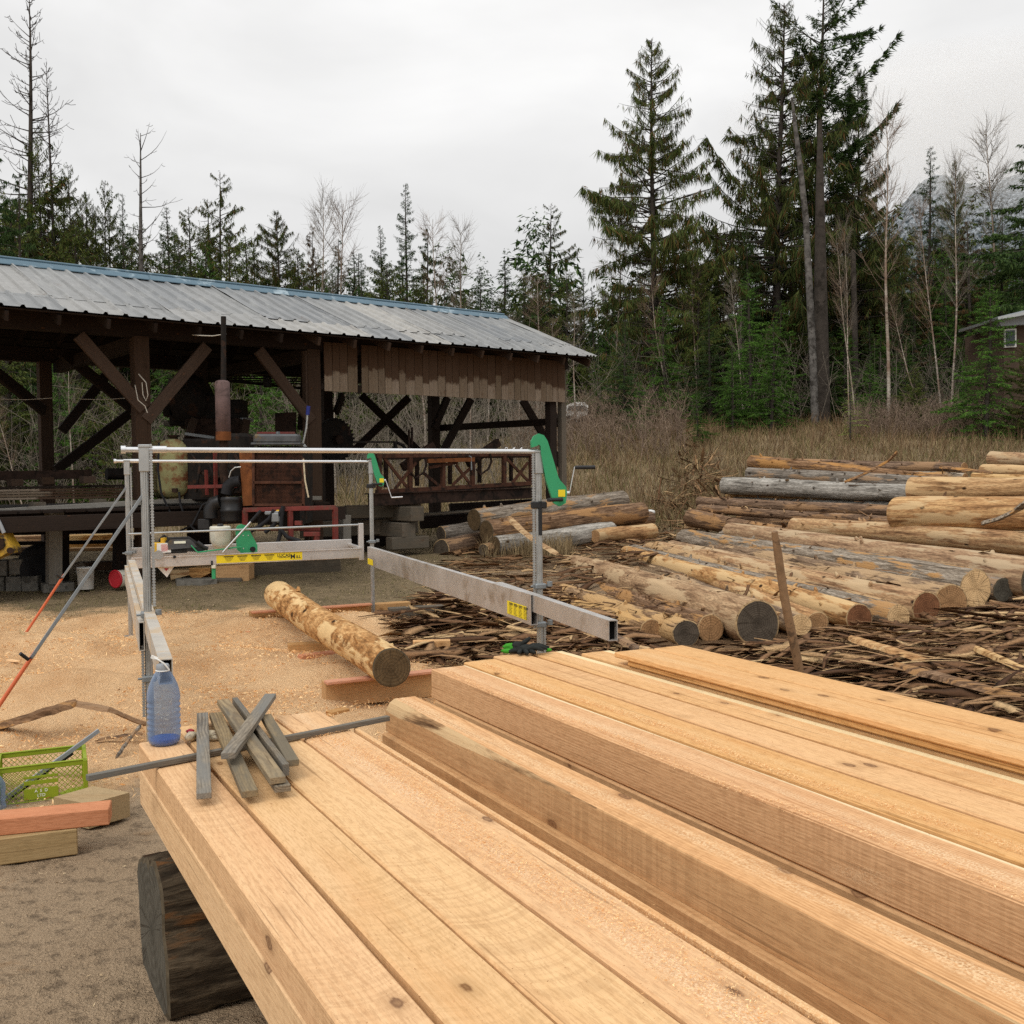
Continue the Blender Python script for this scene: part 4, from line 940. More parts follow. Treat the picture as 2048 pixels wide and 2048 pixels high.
# racks with teeth
def rack(p, z0, z1):
    m = MB(); m.beam(flat(p, z0), flat(p, z1), .012, .012, MW, b=.001)
    k = z0
    while k < z1: m.box(flat(p, k) + MW * .0, (.018, .016, .007), Matrix.Rotation(R(21), 3, 'Z'), 0); k += .0165
    m.build('toothed_rack', MAT['galv'], mill)
rack(PLn + MW * .036 - MAX_ * .012, .88, ZT); rack(PLn - MW * .032 - MAX_ * .01, .26, .66); rack(PRn - MW * .036, .60, 1.75); rack(PRn + MW * .032, .05, .60)
rack(PLf + MW * .036, .9, 1.7)
# cross tubes
def ctube(a, b, z0, z1, r_):
    m = MB(); m.tube([flat(a, z0) - MW * .10, flat(b, z1)], r_, 12); m.tube([flat(a, z0) - MW * .03, flat(a, z0) + MW * .12], r_ * 1.35, 12); m.tube([flat(a, z0) - MW * .12, flat(a, z0) - MW * .095], r_ * 1.5, 8)
    m.build('cross_tube', MAT['galv_bright'], mill)
ctube(PLn, PRn, ZT - .03, 1.74, .0145); ctube(PLf, PRf, ZT - .02, 1.745, .0145)
for q_ in (PRn, PRf):
    a = flat(q_, 1.745) - MW * .22
    for k in range(3): m = MB(); m.tube([a + MW * (.05 * k) + Vector((0, 0, .012)) + Vector((0, 0, .010)) * math.sin(j * 1.05 + k) + MW * .009 * math.cos(j * 1.05) for j in range(7)], .0018, 5).build('linch_pin', MAT['galv_bright'], mill)
# clamps
def clamp(p, z, big=1.0):
    m = MB(); m.box(flat(p, z), (.075, .07, .035 * big), Matrix.Rotation(R(21), 3, 'Z'), .006); m.tube([flat(p, z) - MW * .06, flat(p, z) + MW * .075], .007, 8); m.tube([flat(p, z) + MW * .055 - MAX_ * .04, flat(p, z + .03) + MW * .055 - MAX_ * .04], .018, 10)
    m.build('clamp', MAT['galv_dark'], mill)
for p, z in ((PLn, .83), (PLn, .47), (PLf, .84), (PLf, .62), (PRn, .87), (PRn, .62), (PRf, .87)): clamp(p, z)
# rails: hollow aluminium channels
ZRl = .85
def hollow(p0, p1, w_, h_, th, mat, name='rail'):
    M = frame(p0, p1); l = (Vector(p1) - Vector(p0)).length; m = MB()
    m.box((0, 0, h_ / 2 - th / 2), (l, w_, th)); m.box((0, 0, -h_ / 2 + th / 2), (l, w_, th)); m.box((0, w_ / 2 - th / 2, 0), (l, th, h_ - 2 * th)); m.box((0, -w_ / 2 + th / 2, 0), (l, th, h_ - 2 * th))
    m.box((l * .48, 0, 0), (.01, w_ - 2 * th, h_ - 2 * th), mi=1); m.box((-l * .46, 0, 0), (.01, w_ - 2 * th, h_ - 2 * th), mi=1)
    return m.build(name, [MAT[mat], MAT['hole_black']], mill, M)
rf = G(739, 1093, ZRl); rn = G(1068, 1189, ZRl); re_ = G(1222, 1239, ZRl)
dn = (rn - rf).normalized(); off = Vector((0, 0, -.095))
rail_r = hollow(rf + off, rn + off, .045, .19, .004, 'alu')
hollow(rn - dn * .8 + Vector((0, 0, -.055)) + MW * .05, G(1222, 1240, ZRl) + Vector((0, 0, -.055)) + MW * .012, .05, .105, .004, 'alu', 'rail')
lf = G(263, 1119, ZRl); ln = G(331, 1317, ZRl)
hollow(lf + Vector((0, 0, -.055)), ln + Vector((0, 0, -.055)), .056, .105, .004, 'alu_dusty')
hollow(lf + Vector((0, 0, -.13)) - MW * .045, lf.lerp(ln, .72) + Vector((0, 0, -.13)) - MW * .045, .03, .16, .004, 'alu_dusty')
# decals on the right rail
def decal(name, p0, p1, z, h_, nrm, mat, parent, th=.0015):
    a = Vector(p0); b = Vector(p1); m = MB(); m.beam(flat(a, z) + nrm * th, flat(b, z) + nrm * th, th, h_, b=0); return m.build(name, MAT[mat], parent)
nr = Vector((dn.y, -dn.x, 0))
if nr.y > 0: nr = -nr
dd = decal('warning_label', rn - dn * .42 + nr * .0235, rn - dn * .07 + nr * .0235, ZRl - .125, .085, nr, 'yellow_decal', mill)
m = MB()
for col_ in range(4):
    for row in range(9):
        c_ = rn - dn * (.38 - col_ * .088); ww = .068 * (1 if row < 2 else random.uniform(.6, .95))
        m.beam(flat(c_ + nr * .0262, ZRl - .092 - row * .0085), flat(c_ + dn * ww + nr * .0262, ZRl - .092 - row * .0085), .0006, .0022 if row > 1 else .0055, b=0)
m.build('small_print', MAT['black_text'], dd)
decal('warning_label', rf + dn * .02 + nr * .0235, rf + dn * .26 + nr * .0235, ZRl - .15, .06, nr, 'yellow_decal', mill)
# braces on the left
def brace(p, top, mid, ground, r_):
    m = MB(); m.beam(top, mid, r_ * 2.2, r_ * 1.3, b=.002); m.tube([top, top + Vector((0, 0, .04))], .012, 8); bo = m.build('brace', MAT['galv_dark'], mill)
    d_ = (Vector(ground) - Vector(mid)).normalized(); m = MB(); m.tube([mid - d_ * .04, ground], r_ * .8, 10); m.build('orange_leg', MAT['orange_paint'], bo)
    m = MB(); m.tube([mid, mid + MAX_ * -.05 + Vector((0, 0, .01))], .005, 6); m.tube([mid + MAX_ * -.05 + Vector((-.01, 0, 0)), mid + MAX_ * -.09 + Vector((-.05, 0, .04))], .010, 8); m.build('clamp_handle', MAT['black_plastic'], bo)
def kpt(p, k, z): return flat(p, z) - MW * k
brace(PLn, kpt(PLn, .01, 1.50), kpt(PLn, .60, .63), kpt(PLn, 1.03, -.02), .014)
brace(PLf, kpt(PLf, .01, 1.50), kpt(PLf, .62, .62), kpt(PLf, 1.02, 0), .016)
# winches
def winch(p, zt, k=1.0, bottom_px=None):
    """green chain cover running down and outwards from the post top"""
    d_ = (MW * .96 - MAX_ * .28).normalized(); nrm = Vector((d_.y, -d_.x, 0)); 
    prof = [(-.045, .02), (-.048, .06), (-.030, .095), (.0, .11), (.034, .098), (.058, .06), (.085, -.03), (.125, -.17), (.135, -.19), (.175, -.235), (.180, -.27), (.172, -.34), (.13, -.36), (.095, -.34), (.045, -.19), (.014, -.02), (.012, .03), (.0, .04), (-.012, .03)]
    P_ = [flat(p, zt) + d_ * (a * k) + Vector((0, 0, b_ * k)) + nrm * .035 for a, b_ in prof]
    m = MB(); m.prism(P_, -nrm * .07); w_ = m.build('winch_cover', MAT['green_paint'], mill)
    c_ = flat(p, zt) + d_ * (.145 * k) + Vector((0, 0, -.275 * k))
    m = MB(); m.box(c_ + nrm * .037, (.045, .002, .045), Matrix((d_, nrm, Vector((0, 0, 1)))).transposed()); m.build('warning_label', MAT['yellow_decal'], w_)
    m = MB(); m.box(flat(p, zt - .35 * k) + d_ * .0, (.10, .06, .045), Matrix((d_, nrm, Vector((0, 0, 1)))).transposed(), .006); m.tube([c_ + nrm * .04 + Vector((0, 0, -.04)), c_ + nrm * .13 + Vector((0, 0, -.04)) - d_ * .10], .013, 10); m.build('grip', MAT['black_plastic'], w_)
    h0 = c_ + d_ * .055 * k; m = MB(); m.tube([h0 - d_ * .03, h0], .012, 8)
    return w_, c_, d_, nrm, h0, m
w1_, c1, d1_, n1_, h1, m1 = winch(PRn, 1.745)
m1.beam(h1, h1 + Vector((0, 0, .17)) + d1_ * .035, .022, .006, b=.001); m1.build('crank_arm', MAT['galv_bright'], w1_)
MB().tube([h1 + Vector((0, 0, .165)) + d1_ * .04, h1 + Vector((0, 0, .165)) + d1_ * .17], .013, 10).build('crank_grip', MAT['black_plastic'], w1_)
w2_, c2_, d2_, n2_, h2, m2 = winch(PRf, 1.76, .80)
m2.beam(h2, h2 + Vector((0, 0, -.19)) + d2_ * .06, .022, .008, b=.001); m2.tube([h2 + Vector((0, 0, -.19)) + d2_ * .06, h2 + Vector((0, 0, -.185)) + d2_ * .18], .008, 8); m2.build('crank_arm', MAT['galv_bright'], w2_)
# black spring sleeve on near right post
MB().beam(flat(PRn, 1.20) - MAX_ * .02, flat(PRn, 1.42) - MAX_ * .02, .028, .02, MW, .003).build('slide_stop', MAT['black_plastic'], mill)

# ------------------------------------------------------------------ saw carriage
cl0 = D(262, 1110, 9.95); cr0 = D(722, 1093, 10.85); cdir = Vector((cr0.x - cl0.x, cr0.y - cl0.y, 0)).normalized(); cback = Vector((-cdir.y, cdir.x, 0))
CL = (cr0 - cl0).to_2d().length
car = thing('saw_carriage', flat((cl0 + cr0) / 2, .7), 'aluminium saw carriage with engine, white fuel tank and green blade guard spanning the mill rails', 'saw carriage')
def cc(a, b_, z): return flat(cl0, z) + cdir * a + cback * b_
m = MB(); m.beam(cc(0, 0, .765), cc(CL, 0, .775), .05, .10, b=.004); m.beam(cc(0, -.027, .816), cc(CL, -.027, .826), .02, .012, b=.001); m.build('front_beam', MAT['alu'], car)
m = MB(); m.beam(cc(0, .42, .84), cc(CL, .42, .85), .05, .10, b=.004); m.build('back_beam', MAT['alu'], car)
m = MB(); m.beam(cc(CL - .02, -.03, .83), cc(CL - .02, .45, .84), .04, .03, b=.003); m.beam(cc(CL - .0, 0, .70), cc(CL - .0, 0, 1.09), .055, .05, cdir, .004); m.build('end_plate', MAT['alu'], car)
m = MB(); m.tube([cc(-.02, 0, 1.05), cc(CL + .01, 0, 1.075)], .011, 10); m.build('hand_rail', MAT['galv'], car)
m = MB(); m.tube([cc(.25, -.035, .84), cc(.25, -.05, .84)], .045, 16); m.tube([cc(CL * .505, -.035, .86), cc(CL * .505, -.05, .86)], .028, 14, mi=1); m.tube([cc(.40, -.03, .815), cc(.40, -.05, .815)], .014, 10, mi=1); m.build('roller', [MAT['galv'], MAT['black_rubber']], car)
# engine
e0 = .42
m = MB(); m.box(cc(e0, .10, .90), (.24, .20, .11), Matrix((cdir, cback, Vector((0, 0, 1)))).transposed(), .02)
prof = [(e0 - .09, .88), (e0 - .10, .96), (e0 - .07, 1.0), (e0 + .14, 1.0), (e0 + .19, .96), (e0 + .29, .87), (e0 + .22, .85)]
m.prism([cc(a, .0, z) for a, z in prof], cback * .16); m.tube([cc(e0 + .20, .0, .95), cc(e0 + .26, -.01, .90), cc(e0 + .30, 0, .88)], .02, 8); m.build('engine', MAT['black_plastic'], car)
m = MB(); m.prism([cc(a, -.012, z) for a, z in ((e0 - .075, .885), (e0 - .08, .955), (e0 - .055, .985), (e0 + .125, .985), (e0 + .16, .955), (e0 + .20, .90))], cback * .011); m.build('engine_cover', MAT['radiator_grey'], car)
m = MB(); m.beam(cc(e0 - .02, -.016, .955), cc(e0 + .09, -.016, .955), .002, .024, b=0); m.build('maker_plate', MAT['white_text'], car)
m = MB(); m.box(cc(.27, .06, .905), (.13, .12, .10), Matrix((cdir, cback, Vector((0, 0, 1)))).transposed(), .008); m.tube([cc(.31, .06, .95), cc(.31, .06, 1.0)], .03, 12); m.build('air_box', MAT['engine_yellow'], car)
m = MB(); m.box(cc(.305, -.004, .905), (.13, .004, .095), Matrix((cdir, cback, Vector((0, 0, 1)))).transposed()); lb = m.build('label_plate', MAT['white_paint'], car)
m = MB()
for row in range(6): m.beam(cc(.28, -.0072, .875 + row * .012), cc(.28 + random.uniform(.05, .085), -.0072, .875 + row * .012), .0006, .005, b=0)
m.build('small_print', MAT['red_text'], lb)
m = MB(); m.tube([cc(.27, .1, .96), cc(.29, .1, 1.0), cc(.32, .1, 1.02), cc(.35, .1, .99)], .012, 8); m.build('hose', MAT['black_rubber'], car)
# tank
tk = cc(.865, .14, .86); prof = [(.02, 0), (.055, .015), (.085, .05), (.10, .10), (.105, .20), (.105, .225), (.098, .235), (.095, .235)]
m = MB(); m.lathe(tk, prof, 20); m.build('fuel_tank', MAT['white_plastic'], car)
m = MB(); m.lathe(tk + Vector((0, 0, .235)), [(.03, 0), (.03, .02), (.025, .024)], 14); m.build('tank_cap', MAT['black_plastic'], car)
# blade guard
g0 = 1.02
prof = [(g0 - .01, .86), (g0 - .02, 1.06), (g0 + .0, 1.10), (g0 + .04, 1.115), (g0 + .09, 1.10), (g0 + .11, 1.06), (g0 + .16, .96), (g0 + .19, .90), (g0 + .19, .83), (g0 + .03, .82)]
m = MB(); m.prism([cc(a, .0, z) for a, z in prof], cback * .05); m.build('blade_guard', MAT['green_paint'], car)
m = MB()
for a, z in ((g0 + .05, 1.0), (g0 + .10, 1.0), (g0 + .05, .87), (g0 + .12, .87)): m.tube([cc(a, -.004, z), cc(a, .002, z)], .006, 8)
m.build('bolt', MAT['galv_bright'], car)
m = MB(); m.beam(cc(.62, -.03, .85), cc(1.05, -.03, .89), .03, .012, b=.002); m.beam(cc(.62, -.03, .85), cc(.56, -.03, .92), .03, .012, b=.002); m.build('guard_arm', MAT['green_paint'], car)
m = MB(); m.tube([cc(.86, -.05, .84), cc(1.14, -.06, 1.14)], .011, 8); m.tube([cc(1.14, -.06, 1.14), cc(1.24, -.065, 1.25)], .016, 10, mi=1); m.build('lever', [MAT['galv'], MAT['black_rubber']], car)
# yellow decal with lettering
nf = -cback
a0_, a1_ = .80, .80 + .86
m = MB(); m.beam(cc(a0_, -.0262, .775), cc(a1_, -.0262, .778), .0015, .088, b=0); yd = m.build('ruler_label', MAT['yellow_decal'], car)
m = MB()
for k in range(22): m.beam(cc(a0_ + .02 + k * .038, -.0275, .812), cc(a0_ + .02 + k * .038, -.0275, .8125 - .0), .0005, .006, b=0); m.box(cc(a0_ + .02 + k * .038, -.0275, .813), (.002, .0006, .010), Matrix((cdir, cback, Vector((0, 0, 1)))).transposed()); 
for k in range(4):
    c_ = a0_ + .12 + k * .135
    for r_ in range(5):
        ww = .10 - r_ * .014; m.box(cc(c_, -.0275, .795 - r_ * .011), (ww, .0006, .0035 if r_ else .009), Matrix((cdir, cback, Vector((0, 0, 1)))).transposed())
m.build('small_print', MAT['black_text'], yd)
Mt = Matrix((cdir, Vector((0, 0, 1)), -cback)).transposed().to_4x4()
Mt.translation = cc(a1_ - .190, -.0278, .783); text_obj('lettering', 'LUCAS', .044, Mt, MAT['black_text'], yd)
Mt.translation = cc(a1_ - .098, -.0278, .768); text_obj('lettering', 'M', .066, Mt, MAT['black_text'], yd)
Mt.translation = cc(a1_ - .040, -.0278, .764); text_obj('lettering', 'ILL', .040, Mt, MAT['black_text'], yd)
m = MB(); m.beam(cc(a1_ - .24, -.0278, .762), cc(a1_ - .13, -.0278, .765), .0006, .004, b=0); m.build('underline', MAT['black_text'], yd)
m = MB(); m.prism([cc(.24, .03, .715), cc(.40, .03, .715), cc(.33, .03, .61)], cback * .02); tg = m.build('warning_triangle', MAT['white_paint'], car)
m = MB(); m.prism([cc(.30, .027, .70), cc(.35, .027, .70), cc(.325, .027, .672)], cback * .002); m.build('red_mark', MAT['red_lid'], tg)
m = MB(); m.box(cc(.775, -.02, .70), (.04, .04, .035), None, .004); m.box(cc(.775, .0, .63), (.035, .03, .11), None, .004, mi=1); m.tube([cc(.755, -.03, .72), cc(.755, -.03, .76)], .010, 8, mi=2); m.build('lock_block', [MAT['white_plastic'], MAT['green_paint'], MAT['black_plastic']], car)

# ================================================================== SHED
RA = az(51); QA = Vector((-RA.y, RA.x, 0))
P0 = D(285, 955, 14.5); P0.z = 0
def sh(k, q, z): return Vector((P0.x, P0.y, 0)) + RA * k + QA * q + Vector((0, 0, z))
shed = thing('open_shed', sh(3, 2, 0), 'long open sided old timber shed with patched grey tin roof and board skirt', 'shed')
OV = .70; DW = 2.69; ZE = 3.74; ZRg = 4.77; KE0, KE1 = -6.5, 8.18
up_slope = (QA * DW + Vector((0, 0, ZRg - ZE))); SL = up_slope.length; us = up_slope.normalized(); un = RA.cross(us).normalized()
if un.z < 0: un = -un
# roof sheets
def sheet_mesh(wd, ln, seed):
    r = random.Random(seed); ribs = 3; secs = []
    prof = []
    for k in range(ribs + 1):
        c_ = wd * k / ribs; prof += [(c_ - .035, 0), (c_ - .015, .028), (c_ + .015, .028), (c_ + .035, 0)]
    prof = [(a, b_) for a, b_ in prof if -.02 <= a <= wd + .02]
    m = MB(); ns = 6; V = []; Fc = []
    for i in range(ns + 1):
        y = ln * i / ns; sag = r.uniform(-.006, .006)
        for a, b_ in prof: V.append((a, y, b_ + sag + (.005 * r.random() if i == 0 else 0)))
    n = len(prof)
    for i in range(ns):
        for j in range(n - 1): a = i * n + j; Fc.append((a, a + 1, a + n + 1, a + n))
    m.add(V, Fc); return m
SW = .76
rowsL = [(-.02, .80), (.68, SL - .68 + .01)]
Mroof = Matrix((RA, us, un)).transposed()
rr_ = random.Random(3)
variants = [sheet_mesh(SW, 1.15, s_).v for s_ in range(3)]
k = KE0; ci = 0
while k < KE1 - .1:
    for ri, (y0, ln) in enumerate(rowsL):
        wd = min(SW, KE1 - k)
        mb = sheet_mesh(wd, ln, ci * 7 + ri)
        base = sh(k, -OV, ZE) + us * (y0 + (rr_.uniform(-.03, .03) if ri else rr_.uniform(-.03, .02))) + un * (.004 * (ri) + .004 + rr_.uniform(0, .003) + (ci % 2) * .003)
        Mx = (Mroof @ Matrix.Rotation(rr_.uniform(-.010, .010), 3, 'Z') @ Matrix.Rotation(rr_.uniform(-.002, .003), 3, 'X')).to_4x4(); Mx.translation = base
        mb.build('roof_sheet', MAT['roof_tin'], shed, Mx)
    k += SW; ci += 1
# back slope
ub = (QA * DW - Vector((0, 0, ZRg - ZE))).normalized(); unb = RA.cross(ub).normalized()
if unb.z < 0: unb = -unb
k = KE0
while k < KE1 - .1:
    wd = min(SW * 2, KE1 - k); mb = MB(); n_ = 12; secs = []
    V = []; Fc = []
    for i in (0, 1):
        for j in range(n_ + 1): V.append((wd * j / n_, SL * i, .02 * (j % 2)))
    for j in range(n_): Fc.append((j, j + 1, j + n_ + 2, j + n_ + 1))
    mb.add(V, Fc); Mx = Matrix((RA, ub, unb)).transposed().to_4x4(); Mx.translation = sh(k, -OV + DW, ZRg); mb.build('roof_sheet', MAT['roof_tin'], shed, Mx); k += SW * 2
# ridge cap
k = KE0
while k < KE1 - .05:
    k2 = min(k + 2.44, KE1 - .0); a = sh(k, -OV + DW, ZRg + .055); b_ = sh(k2 + .03, -OV + DW, ZRg + .055)
    w3 = us * -.17; w4 = ub * .17; m = MB()
    a = a + Vector((0, 0, .03)); b_ = b_ + Vector((0, 0, .03)); dz_ = Vector((0, 0, -.045)); m.prism([a, a + w3 * .6, a + w3 + dz_, a + w3 + dz_ - Vector((0, 0, .012)), a + w3 * .6 - Vector((0, 0, .012)), a - Vector((0, 0, .012)), a + w4 - unb * .012 + dz_, a + w4 + dz_], b_ - a)
    m.tube([a + Vector((0, 0, .01)), b_ + Vector((0, 0, .01))], .022, 8); m.build('ridge_cap', MAT['ridge_blue'], shed); k = k2
# rafters, purlins
for i, k in enumerate(np.arange(KE0 + .3, KE1, .62)):
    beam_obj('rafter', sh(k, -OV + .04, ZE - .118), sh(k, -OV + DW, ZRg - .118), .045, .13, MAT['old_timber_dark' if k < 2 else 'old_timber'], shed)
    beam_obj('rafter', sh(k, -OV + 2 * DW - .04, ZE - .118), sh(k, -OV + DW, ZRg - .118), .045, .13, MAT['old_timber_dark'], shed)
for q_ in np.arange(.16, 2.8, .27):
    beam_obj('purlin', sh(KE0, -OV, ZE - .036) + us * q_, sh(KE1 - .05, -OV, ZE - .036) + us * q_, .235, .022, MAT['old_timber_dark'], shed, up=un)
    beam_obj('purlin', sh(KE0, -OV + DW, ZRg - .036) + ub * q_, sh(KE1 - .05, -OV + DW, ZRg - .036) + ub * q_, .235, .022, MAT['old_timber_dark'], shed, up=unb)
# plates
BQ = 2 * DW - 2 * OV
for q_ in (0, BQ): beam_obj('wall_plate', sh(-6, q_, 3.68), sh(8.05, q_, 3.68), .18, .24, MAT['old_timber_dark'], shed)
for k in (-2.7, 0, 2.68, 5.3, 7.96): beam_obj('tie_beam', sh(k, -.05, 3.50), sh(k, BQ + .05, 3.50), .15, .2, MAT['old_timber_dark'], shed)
# posts
def kfront(px, q_=0.0):                      # position along the shed (row q_) seen at photograph column px
    d = ray(px, 950); a = Vector((d.x, d.y)); p = Vector((P0.x, P0.y)) + Vector((QA.x, QA.y)) * q_; r2 = Vector((RA.x, RA.y))
    return (p.x * a.y - p.y * a.x) / (a.x * r2.y - a.y * r2.x)
def post(k, q_, z0, z1, wd=.21, mat='old_timber'): return beam_obj('post', sh(k, q_, z0), sh(k, q_, z1), wd, wd, MAT[mat], shed, up=RA, b=.008)
post(0, 0, 0, 3.58); post(2.68, 0, 0, 3.58, .22); post(2.60, -.03, .1, 3.55, .12); post(7.96, 0, .2, 3.58, .12, 'grey_timber'); post(7.72, .05, .2, 3.55, .16, 'old_timber_dark')
post(-2.8, 0, 0, 3.58)
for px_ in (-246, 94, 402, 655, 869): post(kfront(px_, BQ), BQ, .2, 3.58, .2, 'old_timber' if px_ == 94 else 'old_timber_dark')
# braces
def br(k0, z0, k1, z1, q_=0.0, wd=.16, th=.07, mat='old_timber'): beam_obj('brace', sh(k0, q_, z0), sh(k1, q_, z1), th, wd, MAT[mat], shed)
br(-.85, 3.52, .0, 2.55, -.11, .17, .06); br(.03, 2.40, .95, 3.50, -.10, .17, .06)
br(1.75, 3.5, 2.62, 2.45, -.10, .17, .06); 
br(.85, 3.5, -.0, 2.4, BQ - .1, .16, .08, 'old_timber_dark'); 
# long back braces of the left bay

bb = lambda x0, y0, Y0_, x1, y1, Y1_, wd, mat='old_timber_dark': beam_obj('brace', D(x0, y0, Y0_), D(x1, y1, Y1_), .08, wd, MAT[mat], shed)
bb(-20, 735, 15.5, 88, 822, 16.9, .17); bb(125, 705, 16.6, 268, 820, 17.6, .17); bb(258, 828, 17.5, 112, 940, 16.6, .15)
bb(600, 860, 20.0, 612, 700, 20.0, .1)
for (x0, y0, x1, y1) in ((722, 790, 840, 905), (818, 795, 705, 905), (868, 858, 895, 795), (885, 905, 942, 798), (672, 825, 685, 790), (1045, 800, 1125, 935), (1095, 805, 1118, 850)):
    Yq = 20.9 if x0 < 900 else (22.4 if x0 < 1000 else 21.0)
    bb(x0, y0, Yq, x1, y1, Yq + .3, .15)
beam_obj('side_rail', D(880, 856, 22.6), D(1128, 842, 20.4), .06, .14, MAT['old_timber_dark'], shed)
# board skirt
kk = kfront(644); kend = kfront(1122); g0_, g1_ = kfront(703), kfront(718); i = 0; rb = random.Random(8)
while kk < kend - .03:
    wd = rb.choice((.13, .145, .16, .18)); wd = min(wd, kend - kk)
    zb_ = 2.93 + rb.uniform(-.005, .005); zt_ = 3.70
    if kk + wd / 2 > g0_ and kk + wd / 2 < g1_:
        wd = g1_ - kk; beam_obj('siding_board', sh(kk + wd / 2, -.115, zb_ - .02), sh(kk + wd / 2, -.115, zb_ + .1), .022, wd - .006, MAT['old_timber_dark'], shed, up=RA); kk += wd; continue
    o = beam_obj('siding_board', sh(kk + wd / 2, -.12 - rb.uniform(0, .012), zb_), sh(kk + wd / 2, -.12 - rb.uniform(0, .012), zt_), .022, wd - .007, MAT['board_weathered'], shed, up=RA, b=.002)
    kk += wd; i += 1
# weathering on the boards: upper part kept dark brown by the eave
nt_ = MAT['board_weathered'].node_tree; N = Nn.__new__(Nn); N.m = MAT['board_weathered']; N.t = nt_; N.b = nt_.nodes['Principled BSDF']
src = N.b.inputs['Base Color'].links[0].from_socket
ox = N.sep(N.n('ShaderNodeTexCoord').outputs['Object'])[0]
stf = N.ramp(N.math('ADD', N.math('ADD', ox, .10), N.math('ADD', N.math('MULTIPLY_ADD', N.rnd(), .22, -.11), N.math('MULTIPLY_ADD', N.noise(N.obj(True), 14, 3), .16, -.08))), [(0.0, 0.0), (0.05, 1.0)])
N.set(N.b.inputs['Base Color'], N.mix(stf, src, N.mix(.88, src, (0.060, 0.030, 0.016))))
beam_obj('nailing_rail', sh(2.8, -.06, 3.0), sh(7.9, -.06, 3.0), .08, .10, MAT['old_timber_dark'], shed)
# deck and its supports
for (q_, z_) in ((-.55, 1.14), (.9, 1.13), (2.4, 1.13)):
    beam_obj('deck_beam', sh(-4.5, q_, z_ - .12), sh(2.9, q_, z_ - .12), .14, .2, MAT['old_timber_dark'], shed)
beam_obj('deck_edge', D(-60, 1026, 13.2), D(300, 1004, 14.4), .12, .07, MAT['pale_grey_timber'], shed); beam_obj('deck_edge', D(300, 1004, 14.4), D(640, 996, 16.0), .12, .06, MAT['pale_grey_timber'], shed)
for i in range(26):
    k = -4.4 + i * .28; beam_obj('deck_plank', sh(k, -.45, 1.17), sh(k, 3.2, 1.17), .25, .04, MAT['old_timber_dark'], shed, up=(0, 0, 1))
for (px, yt, yb, Yd, wd, mt) in ((108, 1022, 1168, 14.0, .175, 'pale_grey_timber'), (128, 1022, 1170, 14.9, .12, 'old_timber_dark'), (243, 1010, 1150, 14.9, .2, 'old_timber_dark'), (388, 1010, 1130, 15.6, .16, 'old_timber_dark'), (690, 1030, 1105, 16.9, .15, 'pale_grey_timber'), (625, 1040, 1100, 16.2, .2, 'pale_grey_timber')):
    beam_obj('support_post', D(px, yb, Yd), D(px, yt, Yd), wd, wd, MAT[mt], shed, up=RA, b=.006)
beam_obj('support_post', D(108, 1048, 13.98), D(109, 1022, 13.98), .2, .2, MAT['pale_grey_timber'], shed, up=RA)
for (x0, x1, y, Yd, h_) in ((-40, 250, 1065, 15.2, .10), (-40, 300, 1088, 16.4, .06), (230, 760, 1100, 17.0, .2)):
    beam_obj('cross_beam', D(x0, y, Yd), D(x1, y - 6, Yd + .6), .1, h_, MAT['old_timber_dark'], shed)
# cribbing below the right bay
for (x0, y0, x1, y1, Yd, h_, mt) in ((500, 1144, 680, 1128, 15.3, .23, 'grey_timber'), (600, 1060, 835, 1050, 17.3, .26, 'grey_timber'), (690, 1024, 840, 1020, 17.2, .22, 'grey_timber'), (778, 1087, 852, 1083, 16.9, .20, 'grey_timber'),
                                    (830, 1030, 940, 1022, 17.9, .04, 'grey_timber'), (840, 1045, 1060, 1030, 18.4, .22, 'old_timber_dark'), (900, 1018, 1080, 1008, 19.0, .2, 'old_timber_dark'), (640, 1090, 800, 1080, 18.2, .3, 'old_timber_dark'), (560, 1040, 760, 1030, 18.0, .3, 'old_timber_dark')):
    beam_obj('crib_timber', D(x0, y0, Yd), D(x1, y1, Yd + .35), .25, h_, MAT[mt], shed, b=.01)
for (x, y, Yd) in ((815, 1060, 17.0), (832, 1028, 17.0)): beam_obj('crib_timber', D(x, y, Yd) - QA * .05, D(x, y, Yd) + QA * 1.2, .26, .24, MAT['grey_timber'], shed, b=.01)
# hanging ropes on the post
MB().tube([D(277, 748, 14.2), D(292, 765, 14.1), D(296, 790, 14.1), D(292, 802, 14.1), D(286, 790, 14.1), D(284, 765, 14.1)], .006, 5).tube([D(270, 770, 14.2), D(276, 800, 14.1), D(290, 812, 14.1), D(295, 826, 14.1)], .006, 5).build('rope', MAT['rope'], shed)
MB().tube([D(385, 670, 14.5), D(400, 671, 14.3), D(425, 672, 14.25), D(452, 668, 14.2)], .008, 5).build('rope', MAT['rope'], shed)
for (x0, x1) in ((0, 105), (160, 255)): MB().tube([D(x0, 798, 15), D((x0 + x1) / 2, 799.5, 15), D(x1, 796, 15)], .005, 4).build('wire', MAT['rope'], shed)

